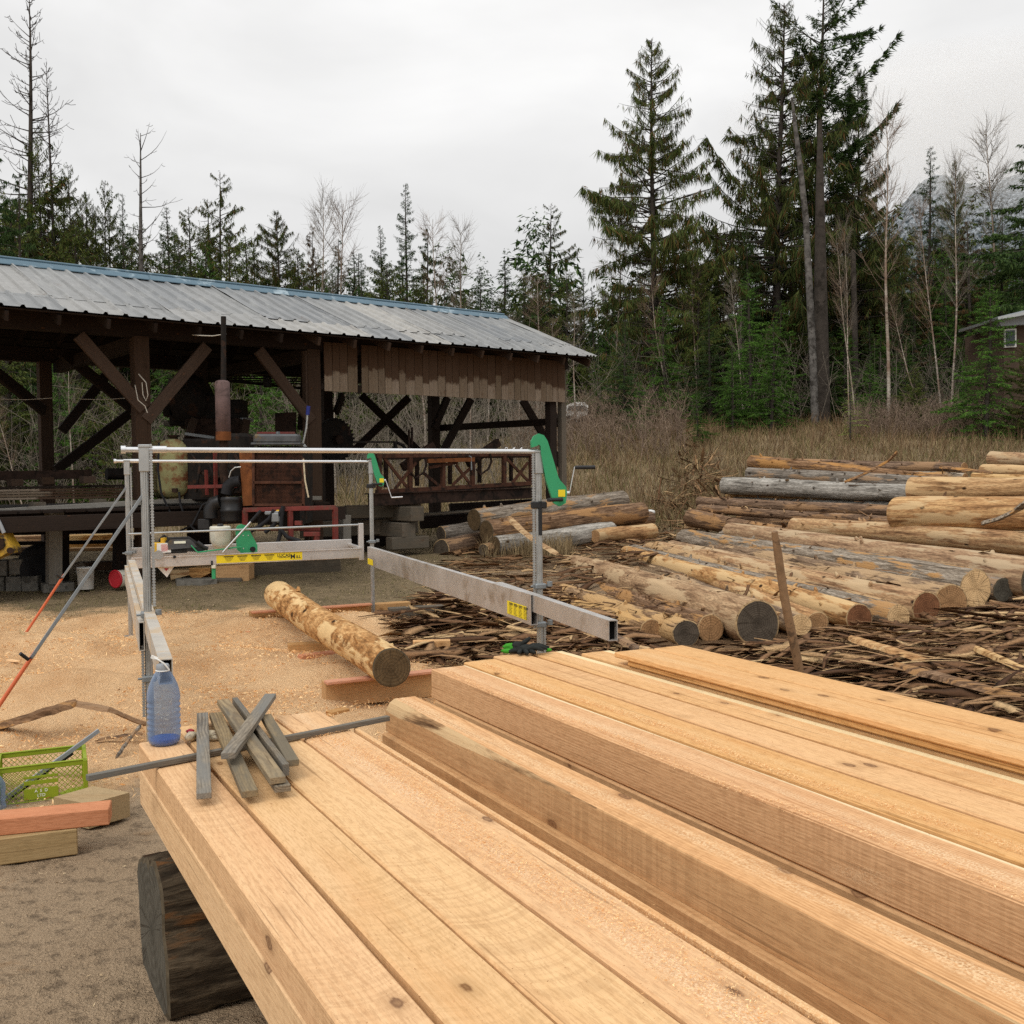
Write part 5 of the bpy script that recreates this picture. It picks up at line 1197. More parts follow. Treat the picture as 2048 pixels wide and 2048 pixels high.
# ------------------------------------------------------------------ log carriage truss in the right bay
tr_ = thing('log_carriage', sh(5.5, .2, 1.1), 'rusty steel truss log carriage on an I beam under the board skirt', 'log carriage')
def fk(px, py, dq=0.0):                      # point on the shed front plane (+dq back) seen at px,py
    k = kfront(px); p = sh(k, dq, 0); return D(px, py, p.y)
m = MB(); m.beam(fk(740, 1000), fk(1075, 985), .14, .20, b=.004); m.beam(fk(735, 988) - QA * .0, fk(1075, 975), .2, .02, b=.002); m.build('i_beam', MAT['rust_dark'], tr_)
for y0, y1 in ((912, 908), (984, 966)):
    m = MB(); m.beam(fk(752, y0), fk(1068, y1), .07, .07, b=.003); m.build('chord', MAT['rust'], tr_)
    m = MB(); m.beam(fk(770, y0 + 4, .8), fk(1060, y1 + 4, .8), .07, .06, b=.003); m.build('chord', MAT['rust_dark'], tr_)
for x in (758, 820, 886, 945, 1008, 1062):
    m = MB(); m.beam(fk(x, 982 - (x - 758) * .05), fk(x, 910), .07, .07, RA, b=.003); m.build('upright', MAT['rust'], tr_)
    m = MB(); m.beam(fk(x + 14, 975 - (x - 758) * .05, .8), fk(x + 14, 912, .8), .06, .06, RA, b=.003); m.build('upright', MAT['rust_dark'], tr_)
for (x0, y0, x1, y1) in ((765, 912, 820, 982), (846, 945, 888, 980), (912, 930, 946, 976), (1008, 912, 1062, 968), (790, 978, 832, 925), (905, 970, 942, 935), (1020, 972, 1056, 925), (858, 935, 915, 925)):
    m = MB(); m.beam(fk(x0, y0, .0), fk(x1, y1, .0), .03, .05, b=.002); m.build('diagonal', MAT['rust'], tr_)
for (x0, y0) in ((845, 905), (975, 898)):
    m = MB(); m.beam(fk(x0 - 40, y0 + 30, .3), fk(x0 + 22, y0 - 14, .3), .10, .14, b=.004); m.build('head_block', MAT['rust_dark'], tr_)
    m = MB(); m.tube([fk(x0 + 5, y0 + 10, -.1), fk(x0 + 8, y0 + 25, -.1), fk(x0 + 2, y0 + 40, -.1), fk(x0 - 15, y0 + 52, -.1), fk(x0 - 22, y0 + 40, -.1)], .02, 6); m.build('chain', MAT['rust_dark'], tr_)
m = MB(); m.beam(fk(855, 922, -.1), fk(948, 919, -.1), .05, .07, b=.003); m.build('rail_bar', MAT['rust_orange'], tr_)
m = MB(); m.tube([fk(938, 912, -.12), fk(942, 914, -.12), fk(943, 940, -.12)], .014, 6); m.build('conduit', MAT['galv_dark'], tr_)

# ------------------------------------------------------------------ engine unit before the shed
eg = thing('diesel_engine', D(520, 1090, 14.0), 'rusty stationary diesel engine with radiator grille, muffler stack and black air cleaner', 'engine')
YE = 14.1
def E(px, py, dy=0.0): return D(px, py, YE + dy)
m = MB(); m.tube([E(447, 633), E(447, 700), E(447, 768)], [.036, .035, .04], 14); m.build('exhaust_pipe', MAT['machine_dark'], eg)
m = MB(); m.lathe(E(447, 882) , [(.02, 0), (.10, .005), (.10, .80), (.08, .82), (.05, .83)], 20); m.build('muffler', MAT['muffler'], eg)
m = MB(); m.lathe(E(447, 881), [(.1025, 0), (.1025, .12)], 20, cap=False); m.build('rusted_band', MAT['rust_orange'], eg)
m = MB(); m.tube([E(447, 882, .02), E(446, 940, .02), E(450, 962, .02), E(462, 976, .02)], .06, 12); m.build('exhaust_elbow', MAT['rust_dark'], eg)
m = MB(); m.lathe(E(463, 1042, -.1), [(.13, 0), (.14, .03), (.14, .12), (.15, .13), (.15, .16), (.14, .17), (.14, .28), (.15, .30), (.13, .33)], 22); m.build('air_cleaner', MAT['black_plastic'], eg)
m = MB(); m.tube([E(440, 1003, -.1), E(428, 1006, -.1), E(421, 1020, -.1), E(421, 1036, -.1)], .095, 14); m.build('intake_elbow', MAT['black_plastic'], eg)
m = MB(); m.tube([E(452, 988, -.1), E(455, 972, -.1), E(466, 964, -.1), E(480, 962, -.1)], .075, 12); m.build('intake_hose', MAT['black_rubber'], eg)
m = MB(); m.prism([E(478, 902, -.1), E(506, 900, -.15), E(507, 1010, -.15), E(486, 1012, -.1)], (0, .5, 0)); m.build('side_panel', MAT['rust_orange'], eg)
m = MB()
for (a, b_) in (((507, 903), (605, 903)), ((507, 965), (606, 965)), ((507, 1010), (608, 1010)), ((507, 900), (507, 1012)), ((606, 915), (607, 1012))): m.beam(E(*a, -.18), E(*b_, -.18), .03, .035, b=.003)
m.build('grille_frame', MAT['rust'], eg)
m = MB()
x = 510
while x < 606: m.beam(E(x, 906, -.16), E(x, 1008, -.16), .004, .006, RA, b=0); x += 2.6
y = 908
while y < 1008: m.beam(E(509, y, -.163), E(605, y, -.163), .003, .005, b=0); y += 2.6
m.build('mesh_grille', MAT['rust'], eg)
m = MB(); m.prism([E(508, 905, -.05), E(605, 905, -.05), E(606, 1010, -.05), E(508, 1010, -.05)], (0, .12, 0)); m.build('radiator_core', MAT['machine_dark'], eg)
m = MB(); a = E(510, 878, -.05); b_ = E(600, 878, -.05); m.beam(a, b_, .24, .13, b=.04); m.beam(E(506, 888, -.05), E(604, 888, -.05), .26, .03, b=.008); m.lathe(E(556, 872, -.1), [(.03, 0), (.03, .05), (.02, .06)], 10); m.build('radiator_tank', MAT['radiator_grey'], eg)
m = MB(); m.beam(E(515, 866, .3), E(590, 866, .3), .05, .03, b=.003); m.build('hood_bar', MAT['red_paint'], eg)
m = MB(); m.prism([E(515, 892, .02), E(600, 892, .02), E(600, 1050, .02), E(515, 1050, .02)], (0, .9, 0)); m.build('engine_block', MAT['machine_dark'], eg)
for k_ in range(6):
    m = MB(); m.tube([E(380 + k_ * 18, 905 + (k_ * 37) % 60, .5), E(400 + k_ * 18, 930 + (k_ * 23) % 50, .4), E(392 + k_ * 18, 985, .45)], .02 + .01 * (k_ % 2), 8); m.build('pipe', MAT['rust_dark' if k_ % 2 else 'machine_dark'], eg)
m = MB(); m.box(E(408, 940, .8), (.5, .4, .9), None, .03); m.box(E(470, 930, .7), (.5, .4, .9), None, .05); m.box(E(430, 905, .9), (.9, .3, .06)); m.build('gear_housing', MAT['machine_dark'], eg)
m = MB(); m.beam(E(376, 974, .3), E(475, 972, .3), .05, .05, b=.003); m.beam(E(430, 900, .3), E(432, 1000, .3), .04, .05, RA, b=.003); m.beam(E(412, 940, .3), E(414, 990, .3), .04, .04, RA, b=.003); m.build('red_bracket', MAT['red_paint'], eg)
m = MB(); m.tube([E(458, 955, -.2), E(462, 942, -.2), E(470, 935, -.2), E(482, 934, -.2)], .010, 6); m.build('breather_hose', MAT['galv'], eg)
m = MB(); m.box(E(410, 1048, -.1), (.16, .15, .14), None, .01); m.build('battery', MAT['black_plastic'], eg)
m = MB(); m.beam(E(607, 918, -.22), E(610, 960, -.22), .01, .02, b=.001); m.beam(E(610, 960, -.22), E(617, 995, -.22), .01, .02, b=.001); m.build('strap', MAT['cream_cloth'], eg)
fr = thing('red_steel_frame', D(580, 1090, 13.9), 'low red painted square steel frame with hydraulic hoses before the shed', 'frame')
def E2(px, py, dy=0.0): return D(px, py, 13.9 + dy)
for (a, b_) in (((487, 1020), (672, 1015)), ((490, 1020), (490, 1072)), ((580, 1018), (582, 1088)), ((670, 1015), (671, 1085)), ((590, 1046), (604, 1046)), ((608, 1068), (640, 1068)), ((633, 1070), (633, 1086))):
    m = MB(); m.beam(E2(*a), E2(*b_), .065, .06, RA if a[0] == b_[0] or abs(a[1] - b_[1]) > 30 else (0, 0, 1), b=.004); m.build('tube_rail', MAT['red_paint'], fr)
m = MB(); m.beam(E2(490, 1020, .6), E2(672, 1015, .6), .06, .06, b=.004); m.beam(E2(500, 1058, .4), E2(640, 1058, .4), .06, .05, b=.004); m.build('tube_rail', MAT['red_paint'], fr)
for pts in (((566, 1012), (563, 1040), (560, 1070), (554, 1090)), ((502, 1062), (520, 1052), (538, 1038), (548, 1020)), ((566, 1015), (556, 1032), (548, 1050), (530, 1065)), ((562, 1060), (575, 1075), (600, 1082))):
    m = MB(); m.tube([E2(*p, -.05) for p in pts], .028, 8); m.build('hydraulic_hose', MAT['black_rubber'], fr)
m = MB(); m.box(E2(552, 1035, -.03), (.12, .1, .14), None, .02); m.box(E2(545, 1026, -.03), (.2, .08, .05), None, .01); m.build('valve_block', MAT['galv_dark'], fr)
m = MB(); m.box(E2(560, 1024, -.03), (.1, .06, .06), None, .01); m.build('brass_fitting', MAT['engine_yellow'], fr)
# compressed air tank
tkp = D(348, 998, 14.9); tank = thing('steel_tank', D(341, 1000, 15.0), 'pair of upright rounded green yellow tanks streaked with rust on the deck', 'tank')
for (px, rr2, dz) in ((347, .235, 0), (323, .20, .03)):
    p = D(px, 997, 14.75 if px == 347 else 15.1); prof = [(.02, 0)] + [(rr2 * math.sin(a), .14 * (1 - math.cos(a))) for a in (.4, .8, 1.2, 1.57)] + [(rr2, .45), (rr2, .70)] + [(rr2 * math.cos(a), .70 + .16 * math.sin(a)) for a in (.4, .8, 1.2, 1.5)]
    MB().lathe(p, prof, 24).build('tank_body', MAT['tank_paint'], tank)
MB().lathe(D(347, 880, 14.75), [(.06, 0), (.06, .04), (.09, .05), (.09, .07)], 12).lathe(D(350, 985, 14.5), [(.045, 0), (.045, .06)], 10).build('fitting', MAT['rust_dark'], tank)
for pts in (((358, 984), (361, 1010), (370, 1035), (382, 1052), (392, 1062)), ((318, 885), (316, 940), (322, 985), (340, 1025), (360, 1045)), ((425, 1000), (405, 1010), (395, 1030), (385, 1050), (360, 1062))):
    MB().tube([D(x, y, 14.3) for x, y in pts], .016, 6).build('hose', MAT['black_rubber'], tank)
# sawmill head rig behind, under the roof
rg_ = thing('saw_head_rig', sh(1.6, 2.2, 1.2), 'dark rusted head saw rig with round housing and hanging hoses deep under the shed roof', 'machine')
def Rg(px, py, Y=17.5): return D(px, py, Y)
m = MB(); mm_ = Matrix.Rotation(R(90), 3, 'X'); m.lathe(Rg(352, 812), [(.30, 0), (.42, .02), (.42, .5), (.36, .55), (.3, .6)], 24, M=Matrix.Rotation(R(75), 3, 'Y')); m.build('round_housing', MAT['machine_dark'], rg_)
m = MB(); m.box(Rg(375, 805), (.7, .5, .5), None, .03); m.box(Rg(400, 822), (.9, .5, .5), None, .02); m.box(Rg(470, 830), (.35, .4, .5), None, .02); m.build('gearbox', MAT['machine_dark'], rg_)
m = MB(); m.beam(Rg(360, 840), Rg(500, 840), .5, .05, b=.004); m.beam(Rg(375, 868, 16.6), Rg(520, 888, 16.6), .3, .05, b=.004); m.build('table', MAT['galv_dark'], rg_)
m = MB(); m.box(Rg(337, 848), (.14, .1, .09), None, .01); m.box(Rg(358, 846), (.14, .1, .09), None, .01); m.build('control_box', MAT['concrete'], rg_)
for (x0, y0, x1, y1) in ((388, 840, 372, 888), (492, 842, 484, 890)): m = MB(); m.beam(Rg(x0, y0, 17.0), Rg(x1, y1, 16.7), .12, .12, RA, b=.006); m.build('leg', MAT['old_timber'], rg_)
m = MB(); m.box(Rg(430, 870, 17.2), (.9, .3, .55), None, .02); m.build('lower_housing', MAT['rust_dark'], rg_)
for j in range(7):
    m = MB(); m.tube([Rg(352 + j * 4, 700 + j * 3), Rg(360 + j * 3, 745), Rg(358 + j * 6, 780)], .012, 5) if j < 3 else m.tube([Rg(408, 748 + j), Rg(411 + j * 2, 775 + j * 4), Rg(425 + j, 795 + j * 3), Rg(440, 790 + j * 3)], .012, 5); m.build('hose', MAT['black_rubber'], rg_)
m = MB(); m.beam(Rg(398, 700), Rg(400, 800), .22, .22, RA, b=.01); m.beam(Rg(346, 762), Rg(398, 750), .05, .06, b=0); m.beam(Rg(375, 750), Rg(396, 782), .04, .04, b=0); m.build('column', MAT['old_timber_dark'], rg_)
for j, (y0, y1) in enumerate(((752, 752), (756, 758), (760, 763), (763, 768), (757, 778))): m = MB(); m.beam(Rg(415, y0, 18.2), Rg(615, y1, 19.6), .03, .025 if j < 4 else .05, b=0); m.build('conveyor_bar', MAT['machine_dark'], rg_)
m = MB(); m.box(Rg(535, 764, 18.8), (.14, .1, .2), None, .01); m.build('hanging_box', MAT['black_plastic'], rg_)
m = MB(); m.prism([Rg(550, 826, 16.8), Rg(592, 824, 16.8), Rg(592, 866, 16.8), Rg(550, 868, 16.8)], (0, .03, 0)); m.build('blade_plate', MAT['rust_dark'], rg_)
# dark toothed wheel
tw = thing('toothed_wheel', D(672, 905, 18.3), 'black toothed drive wheel behind the shed post', 'wheel')
cw = D(672, 880, 18.3); m = MB(); pts = []
for j in range(64):
    a = 6.283 * j / 64; r_ = .40 if j % 2 else .34; pts.append(cw + RA * (r_ * math.cos(a)) + Vector((0, 0, r_ * math.sin(a))))
m.prism(pts, QA * .12); m.build('toothed_rim', MAT['machine_dark'], tw); MB().tube([cw - QA * .15, cw + QA * .3], .08, 12).build('hub', MAT['rust_dark'], tw)
# lattice of small things standing on the carriage
for (x, y0, y1) in ((698, 855, 870), (818, 860, 900), (824, 855, 900)):
    m = MB(); m.tube([fk(x, y1, .9), fk(x, y0, .9)], .02, 6); m.build('stake', MAT['rust_dark'], tr_)
m = MB(); m.beam(fk(705, 884, 1.0), fk(795, 884, 1.0), .03, .03, b=0); m.beam(fk(790, 884, 1.0), fk(792, 905, 1.0), .05, .05, RA, b=0); m.tube([fk(795, 886, 1.0), fk(805, 890, 1.0), fk(812, 900, 1.0)], .03, 6); m.build('feed_arm', MAT['machine_dark'], tr_)
# shovel leaning on the shed post
shv = thing('shovel', D(608, 900, 15.6), 'long grey handled shovel with blue grip hanging on the shed post', 'shovel')
MB().tube([D(615, 828, 15.6), D(613, 855, 15.6), D(606, 888, 15.6)], .016, 8).build('handle', MAT['galv'], shv); MB().tube([D(617, 812, 15.6), D(615, 830, 15.6)], .03, 8).build('grip', simple('grip_blue', (0.02, 0.03, 0.2)), shv)
m = MB(); m.prism([D(603, 886, 15.6), D(610, 888, 15.6), D(624, 908, 15.6), D(618, 912, 15.6)], (0, .02, 0)); m.build('blade', MAT['galv'], shv)
# roller and boards on the deck
rl = D(235, 948, 15.2); MB().tube([rl - RA * .16, rl + RA * .14], .085, 16).build('drum_roller', MAT['machine_dark']); tag(bpy.data.objects['drum_roller'], 'dark steel drum with rusty end lying on the deck left of the tanks', 'drum')
gb = 'rough boards stacked on the shed deck'
for j in range(5):
    y = 996 - j * 5.5; o = beam_obj('rough_board', D(-80 + j * 7, y + 3, 13.9 + j * .03), D(272 - (j * 13) % 20, y - 3, 14.9), .35, .030, MAT['board_weathered' if j < 4 else 'old_timber_dark']); tag(o, ['lowest', 'second lowest', 'middle', 'second highest', 'darkest top'][j] + ' rough board of the stack on the left shed deck', 'board', gb)
o = beam_obj('steel_beam', D(-60, 953, 14.3), D(183, 948, 15.0), .16, .13, MAT['rust_dark']); tag(o, 'dark rusty steel beam lying on top of the deck boards', 'beam')
for j, (x, y) in enumerate(((75, 1012), (196, 1006), (30, 966), (92, 962), (175, 960))):
    o = beam_obj('spacer_block', D(x - 12, y, 14.0 + j * .1), D(x + 12, y - 1, 14.1 + j * .1), .25, .10, MAT['grey_timber' if j < 2 else 'old_timber']); tag(o, ['wooden spacer under the deck boards above the grey support', 'wooden spacer under the deck boards near the mill post', 'spacer block under the left of the rusty beam', 'spacer block under the middle of the rusty beam', 'spacer block under the right of the rusty beam'][j], 'block', 'spacer blocks on the shed deck')

# ground level clutter under the deck
GB = 'concrete blocks stacked at the left'
cb = [(18, 1148, 'concrete block at the top left of the small stack'), (46, 1148, 'concrete block on top beside the loader bucket'), (-8, 1183, 'concrete block lowest at the left frame edge'), (25, 1183, 'concrete block in the middle of the lower course'), (57, 1182, 'rightmost concrete block of the lower course')]
for i, (x, y, lb_) in enumerate([(-4, 1153, cb[0][2]), (32, 1150, cb[1][2]), (-10, 1186, cb[2][2]), (25, 1185, cb[3][2]), (57, 1184, cb[4][2])]):
    Yb = 14.1; p = D(x, y, Yb); o = MB().box(p + Vector((0, .12, .11)), (.215, .25, .215), Matrix.Rotation(R(6 + i), 3, 'Z'), .012).build('concrete_block', MAT['concrete']); tag(o, lb_, 'block', GB)
o = MB().beam(D(84, 1176, 14.0), D(147, 1172, 14.2), .3, .13, b=.012).build('footing_block', MAT['concrete']); tag(o, 'long concrete footing under the grey deck support post', 'block')
o = beam_obj('footing_timber', D(352, 1168, 14.4), D(432, 1166, 14.6), .3, .14, MAT['concrete']); tag(o, 'dark footing under the crib by the saw carriage', 'block')
o = MB().box(D(460, 1165, 14.8), (.42, .3, .16), None, .02).build('footing_block', MAT['grey_timber']); tag(o, 'dark rough block right of the carriage crib', 'block')
# buckets
bk = D(172, 1178, 14.0); bw = thing('bucket', bk, 'upright white plastic bucket with chipped paint under the shed deck', 'bucket')
MB().lathe(bk, [(.095, 0), (.10, .005), (.115, .29), (.12, .29), (.12, .30), (.11, .30)], 22).build('pail', MAT['white_paint'], bw)
MB().tube([bk + Vector((.118 * math.cos(a), -.02 + .0 * a, .27 + .0)) + Vector((0, -.05 * math.sin(a), -.1 * math.sin(a))) for a in np.linspace(0, 3.14, 9)], .004, 5).build('handle', MAT['galv'], bw)
bk = D(232, 1158, 13.9); br_ = thing('bucket', bk, 'white bucket lying on its side with its red lid facing the yard', 'bucket'); Mh = Matrix.Rotation(R(-35), 3, 'Z') @ Matrix.Rotation(R(-90), 3, 'X')
Mh = Matrix.Rotation(R(-28), 3, 'Z') @ Matrix.Rotation(R(90), 3, 'X')
MB().lathe(bk, [(.095, -.30), (.11, -.29), (.118, -.01)], 22, M=Mh).build('pail', MAT['white_plastic'], br_)
MB().lathe(bk, [(.118, -.01), (.124, .0), (.124, .02), (.105, .022), (.10, .012)], 22, M=Mh).build('lid', MAT['red_lid'], br_)
# wheel
wc = D(80, 1136, 14.4); ty = thing('tyre_wheel', wc, 'black rubber wheel half hidden behind the grey deck support', 'wheel')
Mh = Matrix.Rotation(R(60), 3, 'Z') @ Matrix.Rotation(R(90), 3, 'X')
MB().lathe(wc, [(.18, -.11), (.30, -.11), (.33, -.07), (.335, 0), (.33, .07), (.30, .11), (.18, .11)], 28, M=Mh).build('tyre', MAT['black_rubber'], ty); MB().lathe(wc, [(.18, -.06), (.05, -.04), (.05, .04), (.18, .06)], 20, M=Mh).build('rim', MAT['machine_dark'], ty)
# loader arm at the left edge
la = thing('loader_arm', D(0, 1110, 12.8), 'yellow machine arm with worn paint entering at the left frame edge', 'loader')
def Lp(x, y, dy=0): return D(x, y, 12.8 + dy)
MB().prism([Lp(-60, 1050), Lp(4, 1060), Lp(16, 1082), Lp(27, 1098), Lp(26, 1106), Lp(14, 1106), Lp(0, 1114), Lp(-60, 1140)], (0, .22, 0)).build('arm', MAT['loader_yellow'], la)
MB().prism([Lp(-30, 1072, -.02), Lp(6, 1078, -.02), Lp(10, 1092, -.02), Lp(-4, 1104, -.02), Lp(-30, 1108, -.02)], (0, .018, 0)).tube([Lp(20, 1101, -.04), Lp(20, 1101, .02)], .04, 10).build('pin_plate', MAT['rust_dark'], la)
MB().tube([Lp(-14, 1020, -.05), Lp(2, 1052, -.05), Lp(8, 1066, -.05)], .025, 8).build('hydraulic_rod', MAT['tarp_grey'], la)
# stacked sawn wood seen under the deck, and crib under the carriage
def heap_log(label, x0, x1, y, h_, Yd, mt, nm='cant'):
    o = MB().beam(D(x0, y, Yd), D(x1, y - 2, Yd), .3, h_ * Yd / F, b=.01).build(nm, MAT[mt]); return tag(o, label, 'timber', 'sawn timber piled behind the deck supports')
heap_log('orange brown cant lying highest beyond the deck support', 136, 232, 1053, 20, 19.5, 'peeled_orange'); heap_log('orange brown cant in the middle of the pile beyond the deck', 136, 232, 1083, 26, 18.8, 'peeled_orange'); heap_log('broad tan cant low in the pile beyond the deck', 136, 234, 1110, 28, 18.2, 'peeled')
heap_log('long dark cant lying flat above the bucket', 152, 236, 1132, 16, 15.6, 'board_weathered'); heap_log('orange cant seen between the blocks and the loader arm', 20, 92, 1083, 22, 18.8, 'peeled_orange'); heap_log('pale cant low behind the concrete blocks', 20, 62, 1102, 12, 17.8, 'board_weathered')
o = MB().prism([D(427, 1133, 14.7), D(498, 1130, 14.7), D(498, 1162, 14.7), D(428, 1165, 14.7)], (0, .3, 0)).build('cant', MAT['block_wood']); tag(o, 'square tan timber end just below the yellow label', 'timber')
for j, (a, lb_) in enumerate((([(338, 1140), (378, 1140), (378, 1150), (342, 1160)], 'orange offcut left under the saw carriage'), ([(378, 1136), (420, 1136), (420, 1146), (392, 1160), (378, 1150)], 'split orange offcut in the middle under the saw carriage'), ([(384, 1158), (425, 1158), (426, 1170), (380, 1172)], 'flat orange offcut lowest under the saw carriage'), ([(428, 1166), (442, 1165), (442, 1169), (428, 1171)], 'tiny offcut under the square tan timber'))):
    o = MB().prism([D(x, y, 14.7) for x, y in a], (.05, .35, 0)).build('offcut', MAT['peeled_orange']); tag(o, lb_, 'offcut', 'offcuts under the saw carriage')

# ================================================================== LITTER, GRASS
def strips(name, label, P, lmin, lmax, wmin, wmax, azc, azs, mat='bark_litter', seed=1, curl=.25, tilt=.12):
    """bent splinters and bark strips: 5 sections of a thin lens each"""
    r = np.random.default_rng(seed); n = len(P); S_ = 6
    a = np.radians(azc + azs * r.normal(size=n)); l = r.uniform(lmin, lmax, n) ** 1.0; w_ = wmin + (wmax - wmin) * r.uniform(0, 1, n) ** 1.7; th = .002 + w_ * r.uniform(.02, .09, n); e0_ = r.uniform(.15, 1.0, n)
    d = np.stack([np.sin(a), np.cos(a), r.normal(0, tilt, n)], 1); d /= np.linalg.norm(d, axis=1)[:, None]
    y = np.stack([np.cos(a), -np.sin(a), r.normal(0, .28, n)], 1); y -= d * (y * d).sum(1)[:, None]; y /= np.linalg.norm(y, axis=1)[:, None]
    z = np.cross(d, y); z *= np.sign(z[:, 2:3] + 1e-6)
    cv = r.normal(0, curl, n) * l * .18; cs = r.normal(0, curl, n) * l * .12
    secs = []
    for i in range(S_):
        t = i / (S_ - 1) - .5; c = P + d * (l * t)[:, None] + z * (cv * (1 - 4 * t * t))[:, None] + y * (cs * (1 - 4 * t * t))[:, None]
        ww = (w_ * (1 if 0 < i < S_ - 1 else e0_) * r.uniform(.55, 1.25, n))[:, None]; c = c + y * (w_ * r.uniform(-.35, .35, n))[:, None]; tt = (th * r.uniform(.6, 1.4, n))[:, None]
        secs.append(np.stack([c - y * ww, c + z * tt, c + y * ww, c - z * tt * .6], 1))
    V = np.stack(secs, 1).reshape(-1, 3); base = (np.arange(n) * S_ * 4)[:, None]
    q = []
    for i in range(S_ - 1):
        for k in range(4): q.append([i * 4 + k, i * 4 + (k + 1) % 4, (i + 1) * 4 + (k + 1) % 4, (i + 1) * 4 + k])
    Fi = (base[:, :, None] + np.array(q)[None]).reshape(-1, 4)
    o = link(name, np_mesh(name, V, Fi), MAT[mat], None, Matrix.Identity(4)); return tag(o, label, kind='stuff')
def region(poly, n, seed, hfun=None):
    """random ground points whose photograph position falls inside a polygon of photograph pixels"""
    r = np.random.default_rng(seed); W_ = [G(x, y, .1) for x, y in poly]; xs = [p.x for p in W_]; ys = [p.y for p in W_]
    out = np.zeros((0, 3))
    px = np.array(xs); py = np.array(ys)
    while len(out) < n:
        X = r.uniform(px.min(), px.max(), n * 2); Y = r.uniform(py.min(), py.max(), n * 2); ins = np.zeros(len(X), bool); j = len(px) - 1
        for i in range(len(px)):
            c = ((py[i] > Y) != (py[j] > Y)) & (X < (px[j] - px[i]) * (Y - py[i]) / (py[j] - py[i] + 1e-12) + px[i]); ins ^= c; j = i
        X, Y = X[ins], Y[ins]; Z = gz(X, Y) + (hfun(X, Y) * r.uniform(.0, 1, len(X)) if hfun else 0); out = np.concatenate([out, np.stack([X, Y, Z], 1)])
    return out[:n]
hA = G(1000, 1235, 0); hB = G(900, 1215, 0)
pileA = lambda X, Y: .04 + .30 * np.exp(-((X - hA.x) / .9) ** 2 - ((Y - hA.y) / .9) ** 2)
PA = region([(800, 1290), (770, 1222), (850, 1180), (1000, 1175), (1200, 1230), (1330, 1300), (1150, 1330), (940, 1335)], 1900, 31, pileA)
strips('bark_debris', 'heap of splintered bark and slabs right of the stripped log', PA, .10, .70, .005, .065, 75, 50, seed=31)
PB = region([(1340, 1300), (1500, 1285), (1800, 1240), (2150, 1185), (2250, 1500), (1500, 1440)], 2300, 32, lambda X, Y: .10 + 0 * X)
strips('bark_debris', 'thick litter of long bark strips before the log ends', PB,   .12, .95, .004, .060, 78, 34, seed=32, curl=.25, tilt=.08)
PC = region([(840, 1180), (900, 1120), (1200, 1085), (1330, 1060), (1450, 1050), (1400, 1110), (1180, 1180), (1250, 1215), (1000, 1190)], 1500, 33, lambda X, Y: .03 + .14 * np.exp(-((X - 2.6) / 1.2) ** 2 - ((Y - 15.5) / 2.5) ** 2))
strips('bark_debris', 'brown bark litter between the two log heaps', PC,   .12, .7, .006, .05, 78, 35, seed=33)
PD = region([(1300, 1075), (1380, 1035), (1480, 1060), (1420, 1100)], 260, 34, lambda X, Y: .35 + 0 * X)
strips('bark_debris', 'bundle of splinters at the left foot of the upper log heap', PD, .3, 1.0, .015, .05, 60, 60, seed=34, tilt=.5)
rl_ = np.random.default_rng(35); PL_ = []
for i in range(170):
    q = front[rl_.integers(len(front))]; t = rl_.uniform(.05, .9); a = D(q[1], q[2], q[4]); b_ = D(q[5], q[6], q[8]); p = a.lerp(b_, t); rad = (q[3] * q[4] * (1 - t) + q[7] * q[8] * t) / F / 2
    an = rl_.uniform(.6, 2.2); PL_.append([p.x + math.cos(an) * rad * 1.02, p.y, p.z + math.sin(an) * rad * 1.03])
for i in range(90):
    q = upper[rl_.integers(12)]; t = rl_.uniform(.05, .9); a = D(q[1], q[2], q[4]); b_ = D(q[5], q[6], q[8]); p = a.lerp(b_, t); rad = (q[3] * q[4] * (1 - t) + q[7] * q[8] * t) / F / 2; PL_.append([p.x, p.y - rad * .5, p.z + rad * .9])
strips('bark_debris', 'loose bark flakes and slivers lying on top of the logs', np.array(PL_), .1, .5, .012, .04, 110, 60, seed=35, tilt=.3)
for i, (a, b_, wd, lb_) in enumerate((((1180, 1250), (1320, 1325), .08, 'broad bark slab lying between the mill rail and the lumber'), ((890, 1182), (1010, 1250), .07, 'long pale slab sloping out of the bark heap'), ((1010, 1185), (1080, 1225), .06, 'splintered pale slab in the middle of the bark heap'),
        ((1700, 1280), (1870, 1330), .11, 'torn yellow slab with shredded end on the bark litter'), ((1950, 1300), (2060, 1350), .06, 'bright split slab near the right frame edge'), ((1790, 1335), (2040, 1400), .12, 'wide brown bark slab in front of the litter at right'), ((1280, 1300), (1370, 1325), .05, 'split pole end sticking out beyond the mill rail'))):
    za = .22 if i in (1, 2) else .13
    slab(lb_, [G(*a, za), G((a[0] + b_[0]) / 2, (a[1] + b_[1]) / 2, .14), G(*b_, .07)], wd, .03, ['bark_brown', 'peeled', 'peeled', 'peeled_orange', 'peeled', 'bark_brown', 'peeled'][i], seed=50 + i)
slab('long loose strip of wood propped across the heap beside the shed', [D(1018, 1036, 16.9), D(1048, 1066, 16.4), D(1078, 1088, 16.0), D(1115, 1110, 15.6)], .13, .03, 'peeled', seed=60)
slab('dark peeled bark strip lying flat behind the mill rail', [G(845, 1128, .1), G(900, 1122, .12), G(950, 1112, .14)], .12, .03, 'bark_brown', seed=61)
slab('dark torn bark slab on top of the upper log heap', [D(1880, 936, 16.5), D(1930, 941, 16.2), D(1985, 948, 16.0)], .16, .03, 'bark_brown', seed=62)
slab('broken forked branch lying across the upper log heap', [D(1690, 966, 17.5), D(1740, 945, 17.3), D(1775, 925, 17.2), D(1795, 905, 17.0)], .05, .03, 'bark_brown', 'broken_branch', seed=63)
